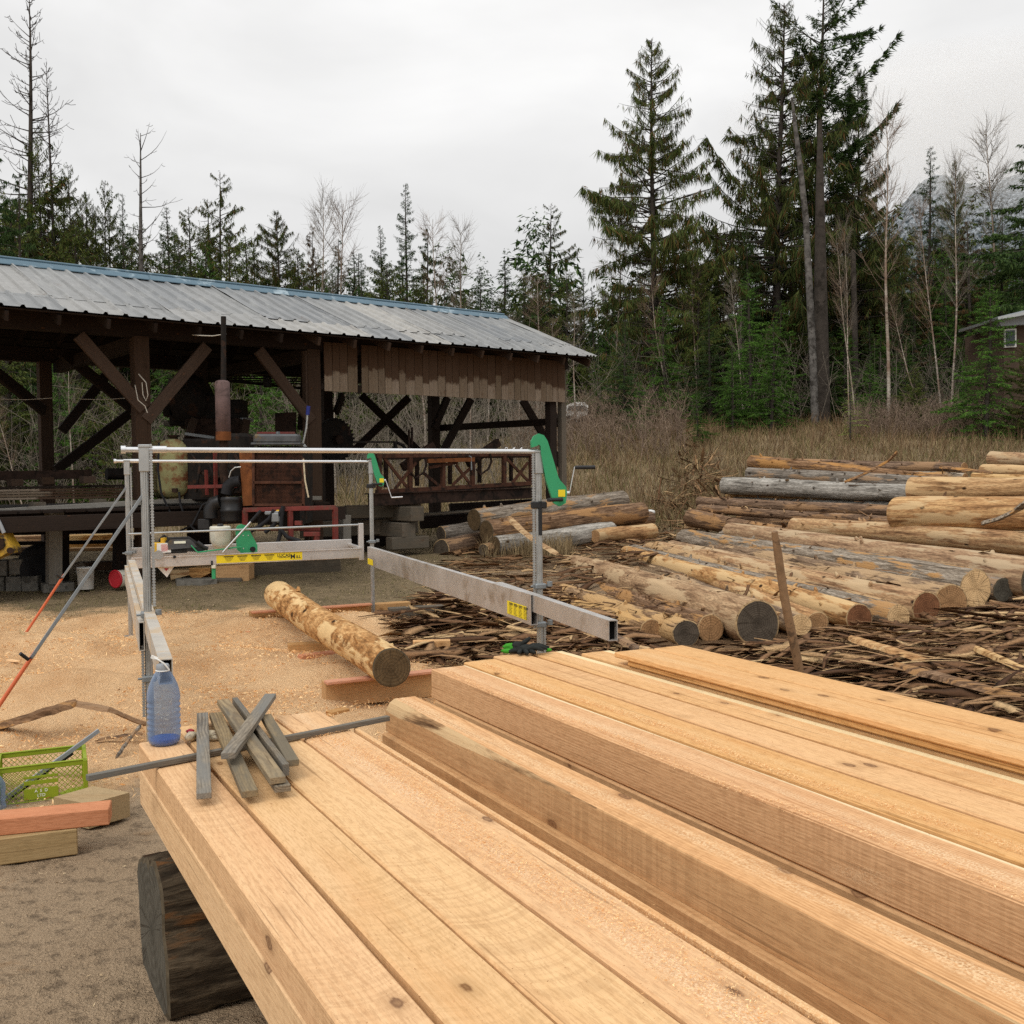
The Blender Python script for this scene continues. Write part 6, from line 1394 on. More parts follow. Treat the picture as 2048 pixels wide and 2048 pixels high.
slab('bark slab leaning on the bright orange log', [D(1965, 1050, 13.6), D(2000, 1040, 13.4), D(2035, 1022, 13.2), D(2055, 1005, 13.0)], .12, .04, 'bark_grey', seed=64)

rs_ = np.random.default_rng(90); PE = np.concatenate([PA[rs_.integers(0, len(PA), 90)], PB[rs_.integers(0, len(PB), 230)], PC[rs_.integers(0, len(PC), 70)]]) + np.array([0, 0, .035])
strips('bark_slabs', 'broad flat slabs of bark lying on top of the litter', PE, .25, 1.1, .022, .075, 80, 40, seed=91, curl=.12, tilt=.05)
# sawdust shavings
r = np.random.default_rng(41); n = 60000
X = r.uniform(-6.5, 1.2, n); Y = r.uniform(4.6, 12, n); k_ = r.uniform(0, 1, n) < sawmask(X, Y) * np.clip(1.25 - (Y - 5) * .11, .25, 1); X, Y = X[k_], Y[k_]
chips('wood_shavings', 'orange wood shavings covering the sawdust heaps', np.stack([X, Y, gz(X, Y) + .008 + r.uniform(0, .012, len(X))], 1), .013, 'shaving', .5, 41)
X = r.uniform(-3.2, 0, 2600); Y = 2.6 + 2.9 * r.uniform(0, 1, 2600) ** .6
chips('wood_chips', 'pale wood chips strewn over the dirt in the left foreground', np.stack([X, Y, gz(X, Y) + .003], 1), .006, 'chip_pale', .25, 42)
X = r.uniform(-8, 4, 3000); Y = r.uniform(10.5, 17, 3000)
chips('wood_chips', 'pale chips strewn over the yard before the shed', np.stack([X, Y, gz(X, Y) + .006], 1), .014, 'chip_pale', .3, 43)

def blades(name, label, X, Y, hmin, hmax, wd, mat, seed, lean=.35, zoff=0.0):
    r = np.random.default_rng(seed); n = len(X); Z = gz(X, Y) - .02 + zoff; h = r.uniform(hmin, hmax, n); a = r.uniform(0, 6.283, n); b_ = r.uniform(0, 6.283, n); le = r.uniform(0, lean, n) * h
    B = np.stack([X, Y, Z], 1); s_ = np.stack([np.cos(a), np.sin(a), 0 * a], 1) * wd; d1 = np.stack([np.cos(b_) * le * .35, np.sin(b_) * le * .35, h * .55], 1); d2 = np.stack([np.cos(b_) * le, np.sin(b_) * le, h], 1)
    V = np.stack([B - s_, B + s_, B + d1 + s_ * .7, B + d1 - s_ * .7, B + d2], 1).reshape(-1, 3); k = (np.arange(n) * 5)[:, None]
    Fi = np.concatenate([k + np.array([0, 1, 2]), k + np.array([0, 2, 3]), k + np.array([3, 2, 4])])
    o = link(name, np_mesh(name, V, Fi), MAT[mat], None, Matrix.Identity(4)); return tag(o, label, kind='stuff')
def clump(n, x0, x1, y0, y1, seed, dens=None, k=.8):
    r = np.random.default_rng(seed); X = r.uniform(x0, x1, n); Y = r.uniform(y0, y1, n); f = fbm(X, Y, seed, k, 3); kk = (f * .6 + r.uniform(0, 1, n)) > .45
    if dens is not None: kk &= r.uniform(0, 1, n) < dens(X, Y)
    return X[kk], Y[kk]
dn_ = lambda X, Y: ss(0, 3.2, Y - 19.6 + np.where(X > 3, (X - 3) * -.35, 0)) * (1 - .7 * ss(-1, -8, X))
X, Y = clump(90000, -16, 26, 19, 36, 51, dn_); blades('dry_grass', 'matted dry tan grass on the bank behind the logs', X, Y, .14, .42, .009, 'grass_dry', 51, 1.2)
X, Y = clump(60000, -16, 26, 19, 38, 52, dn_, .35); blades('dry_grass', 'olive grass tufts on the bank behind the logs', X, Y, .12, .36, .010, 'grass_olive', 52, 1.2)
X, Y = clump(22000, 1.2, 24, 22, 38, 53); blades('dry_weeds', 'brown dead weed stalks on the bank', X, Y, .25, .75, .008, 'weed_brown', 53, .8)
X, Y = clump(30000, -10, 3, 11.6, 18.5, 54, lambda X, Y: ss(11.4, 12.6, Y) * (1 - ss(-1, 1.5, X))); blades('short_grass', 'sparse short grass on the yard before the shed', X, Y, .015, .07, .004, 'grass_olive', 54, 1.4)
X, Y = clump(26000, -10, 2, 11.0, 18.5, 55, None, .6); blades('short_grass', 'trampled straw on the yard before the shed', X, Y, .008, .03, .004, 'grass_dry', 55, 3.5)
X, Y = clump(2500, -.5, 1.0, 16.6, 17.6, 56); blades('dry_grass', 'dry grass tuft by the crib timbers of the shed', X, Y, .1, .45, .005, 'grass_dry', 56, .7)

# ================================================================== TREES
def sprays(P, Dr, ln, wd, rg, jit=.35):
    n = len(P); d = Dr + rg.normal(0, jit, (n, 3)); d /= np.linalg.norm(d, axis=1)[:, None]; q = np.cross(d, rg.normal(size=(n, 3))); q /= np.linalg.norm(q, axis=1)[:, None] + 1e-9
    l = ln[:, None]; w_ = wd[:, None]
    V = np.stack([P, P + d * l * .45 + q * w_, P + d * l, P + d * l * .45 - q * w_], 1).reshape(-1, 3); return V, np.arange(n * 4).reshape(n, 4)
def tube_np(paths, r0, k=3):
    """paths (n, s, 3) with radii (n, s): slim tubes"""
    n, s_, _ = paths.shape; t = np.gradient(paths, axis=1); t /= np.linalg.norm(t, axis=2)[..., None] + 1e-9
    a = np.cross(t, np.array([0.3, 0.2, 1.0])); a /= np.linalg.norm(a, axis=2)[..., None] + 1e-9; b_ = np.cross(t, a)
    V = np.stack([paths + (a * math.cos(6.283 * j / k) + b_ * math.sin(6.283 * j / k)) * r0[..., None] for j in range(k)], 2)
    idx = np.arange(n * s_ * k).reshape(n, s_, k); A_ = idx[:, :-1, :]; B_ = idx[:, 1:, :]
    Fi = np.stack([A_, np.roll(A_, -1, 2), np.roll(B_, -1, 2), B_], -1).reshape(-1, 4); return V.reshape(-1, 3), Fi
STY = dict(  # first branch height, branch count, crown radius, profile, start angle, droop, uptip, spray count, length, width, hang, lateral
 cedar=dict(cb=.10, nb=340, R=.245, prof=lambda t: np.clip((1 - t) * 1.35, 0, 1) ** .75 * (.55 + .45 * np.clip(t * 3, 0, 1)), e0=.10, dr=.30, up=.26, n=42000, sl=.34, sw=.0155, hang=.92, lat=.13, leaf='leaf_cedar', thin=.45),
 cedar_thin=dict(cb=.22, nb=95, R=.20, prof=lambda t: np.clip((1 - t) * 1.5, 0, 1) ** .7, e0=.12, dr=.30, up=.25, n=8500, sl=.30, sw=.024, hang=.8, lat=.08, leaf='leaf_cedar', thin=.5),
 fir=dict(cb=.04, nb=190, R=.20, prof=lambda t: np.clip(1 - t, 0, 1) ** .85, e0=.05, dr=.25, up=.10, n=22000, sl=.22, sw=.022, hang=.35, lat=.28, leaf='leaf_fir', thin=0),
 fir_slim=dict(cb=.05, nb=170, R=.13, prof=lambda t: np.clip(1 - t, 0, 1) ** .8, e0=.0, dr=.25, up=.05, n=17000, sl=.22, sw=.022, hang=.5, lat=.25, leaf='leaf_fir', thin=0),
 pine=dict(cb=.18, nb=130, R=.17, prof=lambda t: (np.clip((1 - t) * 3.2, 0, 1) ** .6) * (.72 + .28 * np.sin(t * 40)), e0=.15, dr=.10, up=.30, n=46000, sl=.22, sw=.018, hang=-.15, lat=.30, leaf='leaf_pine', thin=.3),
 hemlock=dict(cb=.02, nb=170, R=.24, prof=lambda t: np.clip(1 - t, 0, 1) ** .75, e0=.10, dr=.45, up=.05, n=20000, sl=.21, sw=.024, hang=.30, lat=.30, leaf='leaf_hemlock', thin=0),
 olive=dict(cb=.02, nb=170, R=.26, prof=lambda t: np.clip((1 - t) * 1.2, 0, 1) ** .6, e0=.20, dr=.30, up=.15, n=19000, sl=.27, sw=.031, hang=.55, lat=.25, leaf='leaf_olive', thin=0),
 droop=dict(cb=.10, nb=110, R=.21, prof=lambda t: np.clip(1 - t, 0, 1) ** .7, e0=.10, dr=.60, up=.10, n=18000, sl=.32, sw=.026, hang=.9, lat=.10, leaf='leaf_fir', thin=.2),
 brown=dict(cb=.10, nb=130, R=.19, prof=lambda t: np.clip(1 - t, 0, 1) ** .7, e0=.10, dr=.45, up=.12, n=14000, sl=.28, sw=.022, hang=.7, lat=.15, leaf='leaf_brown', thin=.3),
 firhigh=dict(cb=.30, nb=130, R=.22, prof=lambda t: np.clip(1 - t, 0, 1) ** .8, e0=.05, dr=.30, up=.12, n=26000, sl=.22, sw=.024, hang=.45, lat=.28, leaf='leaf_pine', thin=0),
 dead=dict(cb=.10, nb=85, R=.10, prof=lambda t: np.clip((1 - t) * 1.6, .0, 1) ** .6, e0=.15, dr=.25, up=.45, n=0, sl=.3, sw=.05, hang=.8, lat=.1, leaf='leaf_brown', thin=0),
 snag=dict(cb=.35, nb=42, R=.13, prof=lambda t: .35 + .65 * np.clip((1 - t) * 1.2, 0, 1), e0=.25, dr=.45, up=.55, n=0, sl=.3, sw=.05, hang=.8, lat=.1, leaf='leaf_brown', thin=0),
 half=dict(cb=.10, nb=150, R=.12, prof=lambda t: np.clip((1 - t) * 1.6, 0, 1) ** .6, e0=.15, dr=.25, up=.35, n=12000, sl=.27, sw=.024, hang=.6, lat=.12, leaf='leaf_cedar', thin=.2, top=.55),
)
TPL = {}
def conifer(style, seed, H=14.0):
    S_ = STY[style]; rg = np.random.default_rng(seed * 13 + sum(map(ord, style))); nb = S_['nb']
    wob = lambda t: np.stack([.10 * np.sin(t * 5 + seed), .10 * np.sin(t * 4 + 2 * seed), t * H], -1)
    # branches
    t = S_['cb'] + (1 - S_['cb']) * (np.arange(nb) + rg.uniform(0, 1, nb)) / nb; t = np.clip(t, 0, .992); tt = (t - S_['cb']) / (1 - S_['cb'])
    Lb = S_['R'] * H * S_['prof'](tt) * rg.uniform(.40, 1.12, nb) + .12; azb = rg.uniform(0, 6.283, nb) + seed
    Lb *= 1 + .22 * np.sin(azb + seed) * np.sin(tt * 7 + seed)
    B0 = wob(t); e0 = S_['e0'] + .55 * tt ** 3 + rg.normal(0, .17, nb); dr = S_['dr'] * (1 - .5 * tt) * rg.uniform(.6, 1.4, nb); up = S_['up'] * rg.uniform(.4, 1.4, nb)
    def bp(i, s_): s2 = s_; return np.stack([B0[i, 0] + np.cos(azb[i]) * Lb[i] * s2, B0[i, 1] + np.sin(azb[i]) * Lb[i] * s2, B0[i, 2] + Lb[i] * (e0[i] * s2 - dr[i] * s2 ** 2 + up[i] * s2 ** 3)], -1)
    ib = np.arange(nb); ss_ = np.linspace(0, 1, 6); paths = np.stack([bp(ib, np.full(nb, q)) for q in ss_], 1)
    rb_ = (.012 + .010 * Lb)[:, None] * (1 - .85 * ss_)[None]
    tr_path = wob(np.linspace(-.02, 1, 16))[None]; trr = (H * .0125 * (1 - np.linspace(0, 1, 16)) ** .85 + .012)[None]
    V1, F1 = tube_np(tr_path, trr, 8); V2, F2 = tube_np(paths, rb_, 3); tm = np_mesh('trunk', np.concatenate([V1, V2]), np.concatenate([F1, F2 + len(V1)]), True)
    if style in ('dead', 'snag', 'half'):
        nt = 9 if style != 'half' else 5; ii_ = np.repeat(ib, nt); sv = rg.uniform(.2, 1, len(ii_)); P0_ = bp(ii_, sv); dirs = rg.normal(size=(len(ii_), 3)) * .6 + np.stack([np.cos(azb[ii_]), np.sin(azb[ii_]), .15 + 0 * sv], -1); dirs /= np.linalg.norm(dirs, axis=1)[:, None]
        l_ = Lb[ii_] * rg.uniform(.12, .35, len(ii_)); pp = np.stack([P0_, P0_ + dirs * (l_ * .5)[:, None], P0_ + dirs * l_[:, None] + np.array([0, 0, .05])], 1)
        if style == 'snag': pp = pp[::4]
        V3, F3 = tube_np(pp, np.full(pp.shape[:2], .008), 3); v0 = np.concatenate([V1, V2]); f0 = np.concatenate([F1, F2 + len(V1)]); tm = np_mesh('trunk', np.concatenate([v0, V3]), np.concatenate([f0, F3 + len(v0)]), False)
    cm = None
    if S_['n']:
        pr = Lb * (rg.uniform(.05, 1, nb) ** 1.3 if S_['thin'] else 1); pr /= pr.sum(); n = S_['n']
        if 'top' in S_: pr = pr * (tt < S_['top']); pr /= pr.sum()
        if S_['thin']: pr = pr * np.where(rg.uniform(0, 1, nb) < S_['thin'] * .5, .25, 1); pr /= pr.sum()
        i = rg.choice(nb, n, p=pr); sv = rg.uniform(.08 if S_['hang'] < .6 else .22, 1.02, n) ** .8
        # gather the sprays into clumps along the branch
        sv = np.clip(sv + .03 * np.sin(sv * 40 + i), .05, 1.03); P_ = bp(i, sv); lat = S_['lat'] * Lb[i] * (1.05 - sv) * rg.uniform(-1, 1, n)
        P_[:, 0] += -np.sin(azb[i]) * lat; P_[:, 1] += np.cos(azb[i]) * lat; P_[:, 2] += -np.abs(lat) * .25 + rg.normal(0, .03, n)
        h = S_['hang']; sg = np.sign(lat)[:, None]
        Dr = np.stack([np.cos(azb[i]), np.sin(azb[i]), 0 * sv], -1) * (1 - abs(h)) * .9 + np.stack([-np.sin(azb[i]), np.cos(azb[i]), 0 * sv], -1) * sg * (1 - abs(h)) * .7 + np.array([0, 0, -h]) + np.array([0, 0, -.1])
        ln = S_['sl'] * rg.uniform(.5, 1.4, n) * np.clip(.45 + .25 * Lb[i], .4, 1.25); wd = S_['sw'] * rg.uniform(.5, 1.3, n) * np.clip(.5 + .25 * Lb[i], .5, 1.2)
        V, Fi = sprays(P_, Dr, ln, wd, rg); cm = np_mesh('crown', V, Fi)
    tm.materials.append(MAT['trunk_snag' if style in ('dead', 'snag') else 'trunk_bark'])
    if cm: cm.materials.append(MAT[S_['leaf']])
    return tm, cm
def plant(label, cat, style, px, ytop, Y, ybase=None, wscale=1.0, seed=0, group=None, name='conifer', yaw=None, lean=0.0, variants=2):
    variants = 2 if style in ('cedar', 'hemlock', 'olive', 'fir') else 1; key = (style, seed % variants)
    if key not in TPL: TPL[key] = conifer(style, seed % variants)
    tm, cm = TPL[key]; p = D(px, 900, Y); zb_ = gzf(p) - .1; top = D(px, ytop, Y).z; s_ = (top - zb_) / 14.0
    r = thing(name, (p.x, p.y, zb_), label, cat, group); r.scale = (s_ * wscale, s_ * wscale, s_)
    r.rotation_euler = (0, lean, (seed * 1.7 if yaw is None else yaw))
    for nm, me_ in (('trunk', tm), ('crown', cm)):
        if me_: c = bpy.data.objects.new(nm, me_); COL.objects.link(c); c.parent = r
    return r
# tall trees at the right
plant('tall broad cedar with drooping sprays standing alone left of the tall pair', 'tree', 'cedar', 1308, 78, 42, wscale=.88, seed=1, yaw=.4)
plant('tall sparse cedar with browned sprays left of the dense pine', 'tree', 'cedar', 1562, 8, 44, wscale=.98, seed=2, yaw=2.0)
plant('tallest dense dark pine with its tip above the picture', 'tree', 'pine', 1640, -45, 46, wscale=.98, seed=1)
plant('narrow conifer with nodding top just right of the dense pine', 'tree', 'cedar', 1712, 132, 48, wscale=.55, seed=1)
plant('brownish cedar filling in below the narrow conifer', 'tree', 'cedar', 1700, 330, 46, wscale=1.1, seed=1)
plant('dark drooping conifer before the misty mountain', 'tree', 'fir', 1856, 292, 52, wscale=.85, seed=2)
plant('small browned conifer right of the dark drooping one', 'tree', 'cedar', 1906, 322, 52, wscale=.55, seed=2)
plant('dense green fir at the right frame edge above the cabin', 'tree', 'firhigh', 2075, 165, 38, wscale=1.0, seed=1)
plant('green fir low behind the cabin at the right', 'tree', 'hemlock', 2000, 420, 40, wscale=.9, seed=2)
plant('sparse tall cedar left of the broad cedar', 'tree', 'cedar_thin', 1104, 408, 52, wscale=.85, seed=1)
plant('small dark fir between the sparse cedar and the broad cedar', 'tree', 'fir', 1168, 536, 56, wscale=.75, seed=1)
plant('dark small hemlock in the gap left of the tall pair', 'tree', 'fir', 1496, 430, 42, wscale=.65, seed=0)
plant('young hemlock rising in the gap right of the broad cedar', 'tree', 'olive', 1395, 488, 40, wscale=.8, seed=1)
# young evergreen understorey
GY = 'young evergreens at the edge of the bank'
for i, (px, yt, Y, st_, ws, lb_) in enumerate([(1500, 545, 36, 'hemlock', .85, 'bright green young hemlock under the gap left of the tall pair'), (1545, 640, 35, 'hemlock', 1.1, 'low bright hemlock beside the old double trunk'), (1250, 640, 36, 'fir', 1.0, 'dark young fir at the left foot of the broad cedar'), (1330, 590, 38, 'hemlock', .9, 'green hemlock right at the foot of the broad cedar'),
        (1420, 600, 38, 'fir', 1.0, 'dark young fir between the broad cedar and the bright hemlock'), (1640, 620, 40, 'fir', 1.0, 'dark fir in the shade under the dense pine'), (1700, 755, 33, 'leaf', .9, 'small yellow green sapling by the forked birch'), (1395, 780, 33, 'hemlock', 1.2, 'small spreading hemlock at the edge of the bank'), (1280, 760, 34, 'hemlock', 1.1, 'small hemlock shrub at the left edge of the thicket'),
        (1800, 560, 44, 'fir', 1.0, 'dark fir behind the tall straight birch'), (1890, 560, 46, 'hemlock', .9, 'green hemlock behind the pale birches'), (1960, 620, 42, 'fir', 1.0, 'dark fir left of the cabin'), (1760, 640, 42, 'hemlock', 1.0, 'hemlock behind the leaning birch'), (1600, 560, 46, 'fir', .9, 'dark fir left behind the old double trunk'),
        (1180, 700, 44, 'olive', .8, 'olive young cedar at the left end of the thicket'), (1465, 690, 35, 'hemlock', 1.1, 'low green hemlock left of the bright one')]):
    if st_ == 'leaf': STY['sapling'] = dict(STY['hemlock'], leaf='leaf_yellow', n=3500, nb=60); st_ = 'sapling'
    plant(lb_, 'tree', st_, px, yt, Y, wscale=ws * 1.25, seed=i, group=GY)
GM = 'evergreens crowding below the tall trees at the right'
for i, (px, yt, Y, st_, ws, lb_) in enumerate([(1345, 640, 44, 'hemlock', 1.0, 'green evergreen low right of the broad cedar trunk'), (1440, 560, 45, 'hemlock', 1.0, 'green evergreen midway between the broad cedar and the tall pair'), (1530, 520, 46, 'olive', .9, 'olive evergreen just left of the tall pair trunks'), (1590, 480, 48, 'brown', 1.2, 'rusty evergreen under the tall sparse cedar'), (1665, 500, 48, 'hemlock', .9, 'green evergreen under the dense pine'),
        (1730, 500, 50, 'olive', .9, 'olive evergreen behind the tall straight birch'), (1790, 470, 54, 'fir', .8, 'dark evergreen in the dip before the mountain'), (1830, 520, 46, 'brown', 1.2, 'rusty evergreen under the dark drooping conifer'), (1880, 480, 50, 'hemlock', .8, 'green evergreen between the bending birch and the cream birch'), (1935, 440, 48, 'brown', .9, 'rusty evergreen right of the cream birch'), (1975, 520, 48, 'olive', .9, 'olive evergreen left of the birch with fine top'),
        (1260, 560, 47, 'fir', 1.0, 'dark evergreen behind the left side of the broad cedar'), (1310, 520, 48, 'olive', 1.0, 'olive evergreen behind the trunk of the broad cedar'), (1375, 580, 46, 'fir', 1.0, 'dark evergreen right of the broad cedar trunk'), (1410, 540, 47, 'olive', .9, 'olive evergreen under the right side of the broad cedar'), (1560, 600, 41, 'hemlock', 1.1, 'bright evergreen at the foot of the tall pair'), (1690, 640, 41, 'hemlock', 1.0, 'green evergreen right of the old double trunk'),
        (1740, 640, 44, 'fir', 1.0, 'dark evergreen at the foot of the tall straight birch'), (1770, 560, 47, 'olive', 1.0, 'olive evergreen behind the crown of the straight birch'), (1810, 680, 41, 'hemlock', 1.1, 'green evergreen between the straight birch and the bending one'), (1860, 660, 44, 'fir', 1.0, 'dark evergreen behind the bending birch foot'), (1910, 620, 46, 'fir', 1.0, 'dark evergreen behind the cream birch'), (1945, 680, 41, 'hemlock', 1.0, 'green evergreen right of the cream birch foot'), (1130, 640, 50, 'fir', .9, 'dark evergreen beyond the parked camper'), (1165, 620, 50, 'olive', .9, 'olive evergreen above the parked camper'),
        (1215, 660, 46, 'hemlock', .9, 'green evergreen at the far left of the right hand wood'), (1480, 620, 40, 'hemlock', 1.1, 'bright evergreen low before the gap'), (2040, 480, 46, 'hemlock', .9, 'green evergreen behind the cabin roof')]):
    plant(lb_, 'tree', st_, px, yt, Y, wscale=ws * 1.2, seed=i + 1, group=GM)
# tree line behind the shed
back = [(5, 300, 34, 'droop', 1.0, 'dark drooping tree at the left frame edge'), (52, 345, 36, 'droop', .85, 'dark tree with hanging branches second from the left edge'), (76, -5, 40, 'half', .9, 'very tall thin half dead cedar with bare twiggy top'),
 (116, 128, 40, 'half', .55, 'slim half dead cedar beside the very tall one'), (95, 260, 40, 'olive', .45, 'narrow green cedar at the foot of the two half dead ones'), (150, 330, 40, 'olive', .5, 'narrow olive cedar right of the half dead pair'), (183, 385, 42, 'cedar', .7, 'rounded dark cedar left of the pointed pair'), (224, 363, 42, 'olive', .5, 'pointed dark cedar third left of the bare snag'),
 (258, 388, 42, 'fir', .6, 'rounded dark fir just left of the bare snag'), (342, 413, 40, 'fir', .85, 'dense dark fir with rusty tip right of the bare snag'), (388, 412, 46, 'cedar_thin', .9, 'sparse cedar between the dense fir and the twin cedars'), (430, 398, 46, 'cedar_thin', .8, 'shorter of the twin sparse cedars'),
 (450, 345, 46, 'cedar_thin', .8, 'taller of the twin sparse cedars with airy top'), (560, 424, 44, 'cedar', .95, 'broad cedar above the stovepipe side of the roof'), (517, 490, 44, 'olive', .8, 'low olive cedar left of the broad cedar behind the roof'), (634, 450, 46, 'brown', .6, 'rusty sparse conifer between two bare birches'), (680, 478, 48, 'fir_slim', 1.1, 'slim fir right of the rusty conifer'), (712, 500, 50, 'fir_slim', 1.1, 'second slim fir beside the slim one'),
 (770, 450, 48, 'fir', .75, 'dark fir left of the tallest fir behind the roof'), (818, 367, 46, 'fir', .72, 'tallest pointed fir behind the middle of the roof'), (858, 455, 46, 'droop', .85, 'brown drooping conifer right of the tallest fir'), (780, 530, 42, 'olive', 1.2, 'olive rounded cedar in front of the tallest fir'), (895, 560, 46, 'fir', .9, 'dark low fir behind the right part of the roof'),
 (963, 533, 46, 'fir', .9, 'cone shaped dark fir near the end of the ridge'), (1010, 517, 50, 'fir_slim', 1.5, 'spindly spruce with open branches beyond the ridge end'), (1055, 540, 50, 'olive', .9, 'dull green conifer left of the sparse tall cedar'), (1060, 610, 50, 'brown', 1.0, 'low rusty conifer under the sparse tall cedar'), (1215, 600, 56, 'olive', .7, 'hazy conifer in the low gap beside the broad cedar')]
back += [(30, 395, 38, 'olive', 1.0, 'olive cedar low at the left frame edge'), (165, 440, 38, 'olive', 1.0, 'low olive cedar behind the left of the roof'), (205, 425, 44, 'fir', .9, 'dark fir between the two pointed cedars at left'), (285, 450, 44, 'olive', .9, 'low olive cedar behind the bare snag'), (365, 470, 44, 'olive', .9, 'low cedar right of the dense fir with rusty tip'),
 (470, 470, 44, 'olive', .9, 'low cedar right of the twin sparse cedars'), (420, 490, 42, 'hemlock', 1.0, 'low green hemlock under the twin sparse cedars'), (600, 500, 44, 'olive', 1.0, 'low cedar right of the broad one behind the roof'), (655, 540, 44, 'hemlock', 1.0, 'low hemlock under the rusty conifer'), (730, 540, 44, 'fir', 1.0, 'low dark fir left of the olive rounded cedar'), (835, 560, 42, 'olive', 1.1, 'low olive cedar right below the tallest fir'),
 (930, 580, 46, 'olive', 1.0, 'low olive cedar under the round bare birch'), (990, 590, 48, 'fir', 1.0, 'low dark fir under the spindly spruce')]
GBk = 'conifers behind the shed'
for i, (px, yt, Y, st_, ws, lb_) in enumerate(back): plant(lb_, 'tree', st_, px, yt, Y, wscale=ws, seed=i, group=GBk)
ORD = ['first', 'second', 'third', 'fourth', 'fifth', 'sixth', 'seventh', 'eighth', 'ninth', 'tenth', 'eleventh', 'twelfth', 'thirteenth', 'fourteenth', 'fifteenth', 'sixteenth', 'seventeenth', 'eighteenth', 'nineteenth', 'twentieth', 'twenty first', 'twenty second', 'twenty third', 'twenty fourth', 'twenty fifth', 'twenty sixth', 'twenty seventh', 'twenty eighth']
r2_ = random.Random(12)
for i in range(27):
    px = 10 + i * 45 + r2_.uniform(-12, 12); yt = 415 + 95 * float(ss(80, 620, px)) + 55 * float(ss(780, 1000, px)) + r2_.uniform(-28, 30)
    plant(ORD[i] + ' from the left of the conifers in the second row behind the shed roof', 'tree', ('fir', 'olive', 'fir_slim', 'hemlock', 'fir', 'cedar_thin', 'olive', 'fir')[i % 8], px, yt, r2_.uniform(47, 54), wscale=r2_.uniform(.75, 1.15), seed=i + 3, group='second row of conifers behind the shed roof')
for i in range(16):
    px = 1225 + i * 54 + r2_.uniform(-14, 14); yt = 560 - 70 * float(ss(1650, 1800, px)) + r2_.uniform(-30, 40)
    plant(ORD[i] + ' from the left of the conifers in the back row at the right', 'tree', ('fir', 'hemlock', 'olive', 'fir', 'cedar')[i % 5], px, yt, r2_.uniform(49, 58), wscale=r2_.uniform(.9, 1.25), seed=i + 5, group='back row of conifers at the right')
plant('bare dead snag with a few curved branches above the shed roof', 'tree', 'snag', 296, 272, 38, wscale=1.1, seed=1, lean=-.02)
for px, yt, Y, st_, lb_ in ((1975, 560, 33, 'hemlock', 'green evergreen standing before the left wall of the cabin'), (2050, 690, 33, 'olive', 'low olive evergreen before the cabin wall'), (1135, 745, 38.5, 'hemlock', 'low evergreen shrub left by the parked camper'), (1195, 720, 39, 'hemlock', 'low evergreen right of the parked camper'), (1238, 690, 38, 'olive', 'low olive evergreen at the start of the right hand wood'), (1740, 720, 36, 'hemlock', 'low hemlock at the foot of the tall straight birch'), (1830, 730, 36, 'olive', 'low olive evergreen by the leaning brown birch'), (1930, 710, 36, 'hemlock', 'low hemlock right of the cream birch')):
    plant(lb_, 'tree', st_, px, yt, Y, wscale=1.25, seed=int(px) % 7, group='low evergreens along the bank')
# low greenery seen below the shed roof
lows = [(20, 30, 640), (120, 29, 700), (190, 31, 690), (245, 28, 760), (330, 30, 720), (520, 27, 690), (560, 30, 640), (410, 33, 640), (620, 36, 660), (-60, 28, 640)]
for i, (px, Y, yt) in enumerate(lows):
    plant(['young evergreen seen at the far left under the eave', 'young evergreen between the two left shed posts', 'young evergreen behind the diagonal brace at left', 'small evergreen left of the first big post', 'small evergreen right of the first big post', 'bright evergreen right of the muffler under the roof', 'tall evergreen behind the radiator under the roof', 'evergreen behind the hanging hoses', 'evergreen behind the second big post', 'evergreen beyond the left frame edge'][i],
          'tree', 'hemlock' if i in (1, 4, 5, 6) else 'olive', px, yt, Y, wscale=1.15, seed=i, group='young evergreens seen under the shed roof')
# forest mass further back
def mass(name, label, n, x0, x1, y0, y1, hfun, seed, styles):
    rg = np.random.default_rng(seed); Vs = []; Fs = []; b0 = 0
    cr_ = []
    for st_ in styles:
        key = (st_, 0)
        if key not in TPL: TPL[key] = conifer(st_, 0)
        me_ = TPL[key][1]; co = np.empty(len(me_.vertices) * 3, np.float32); me_.vertices.foreach_get('co', co); co = co.reshape(-1, 4, 3); co = co[rg.permutation(len(co))[:2300]]
        c0 = co.mean(1, keepdims=True); cr_.append(c0 + (co - c0) * 2.3)
    for j in range(n):
        Y = rg.uniform(y0, y1); X = rg.uniform(x0, x1) * Y; h = hfun(X, Y) * rg.uniform(.75, 1.2); s_ = h / 14; a = rg.uniform(0, 6.28); co = cr_[j % len(cr_)]
        V = np.empty_like(co); V[..., 0] = (co[..., 0] * math.cos(a) - co[..., 1] * math.sin(a)) * s_ * 1.25 + X; V[..., 1] = (co[..., 0] * math.sin(a) + co[..., 1] * math.cos(a)) * s_ * 1.25 + Y; V[..., 2] = co[..., 2] * s_ + float(gz(X, Y))
        Vs.append(V.reshape(-1, 3))
    V = np.concatenate(Vs); Fi = np.arange(len(V)).reshape(-1, 4)
    o = link(name, np_mesh(name, V, Fi), MAT['leaf_fir' if seed % 2 else 'leaf_olive'], None, Matrix.Identity(4)); return tag(o, label, kind='stuff')
mass('forest', 'dark conifer forest closing the view behind the shed', 120, -.62, .12, 48, 72, lambda X, Y: 9.8 + 3.0 * float(ss(-.25, -.45, X / Y)), 61, ('fir', 'olive', 'hemlock'))
mass('forest', 'dark conifer forest closing the view behind the right thicket', 90, .02, .62, 50, 80, lambda X, Y: 7.8 + 3.0 * float(ss(.16, .24, X / Y)), 62, ('fir', 'hemlock', 'olive'))

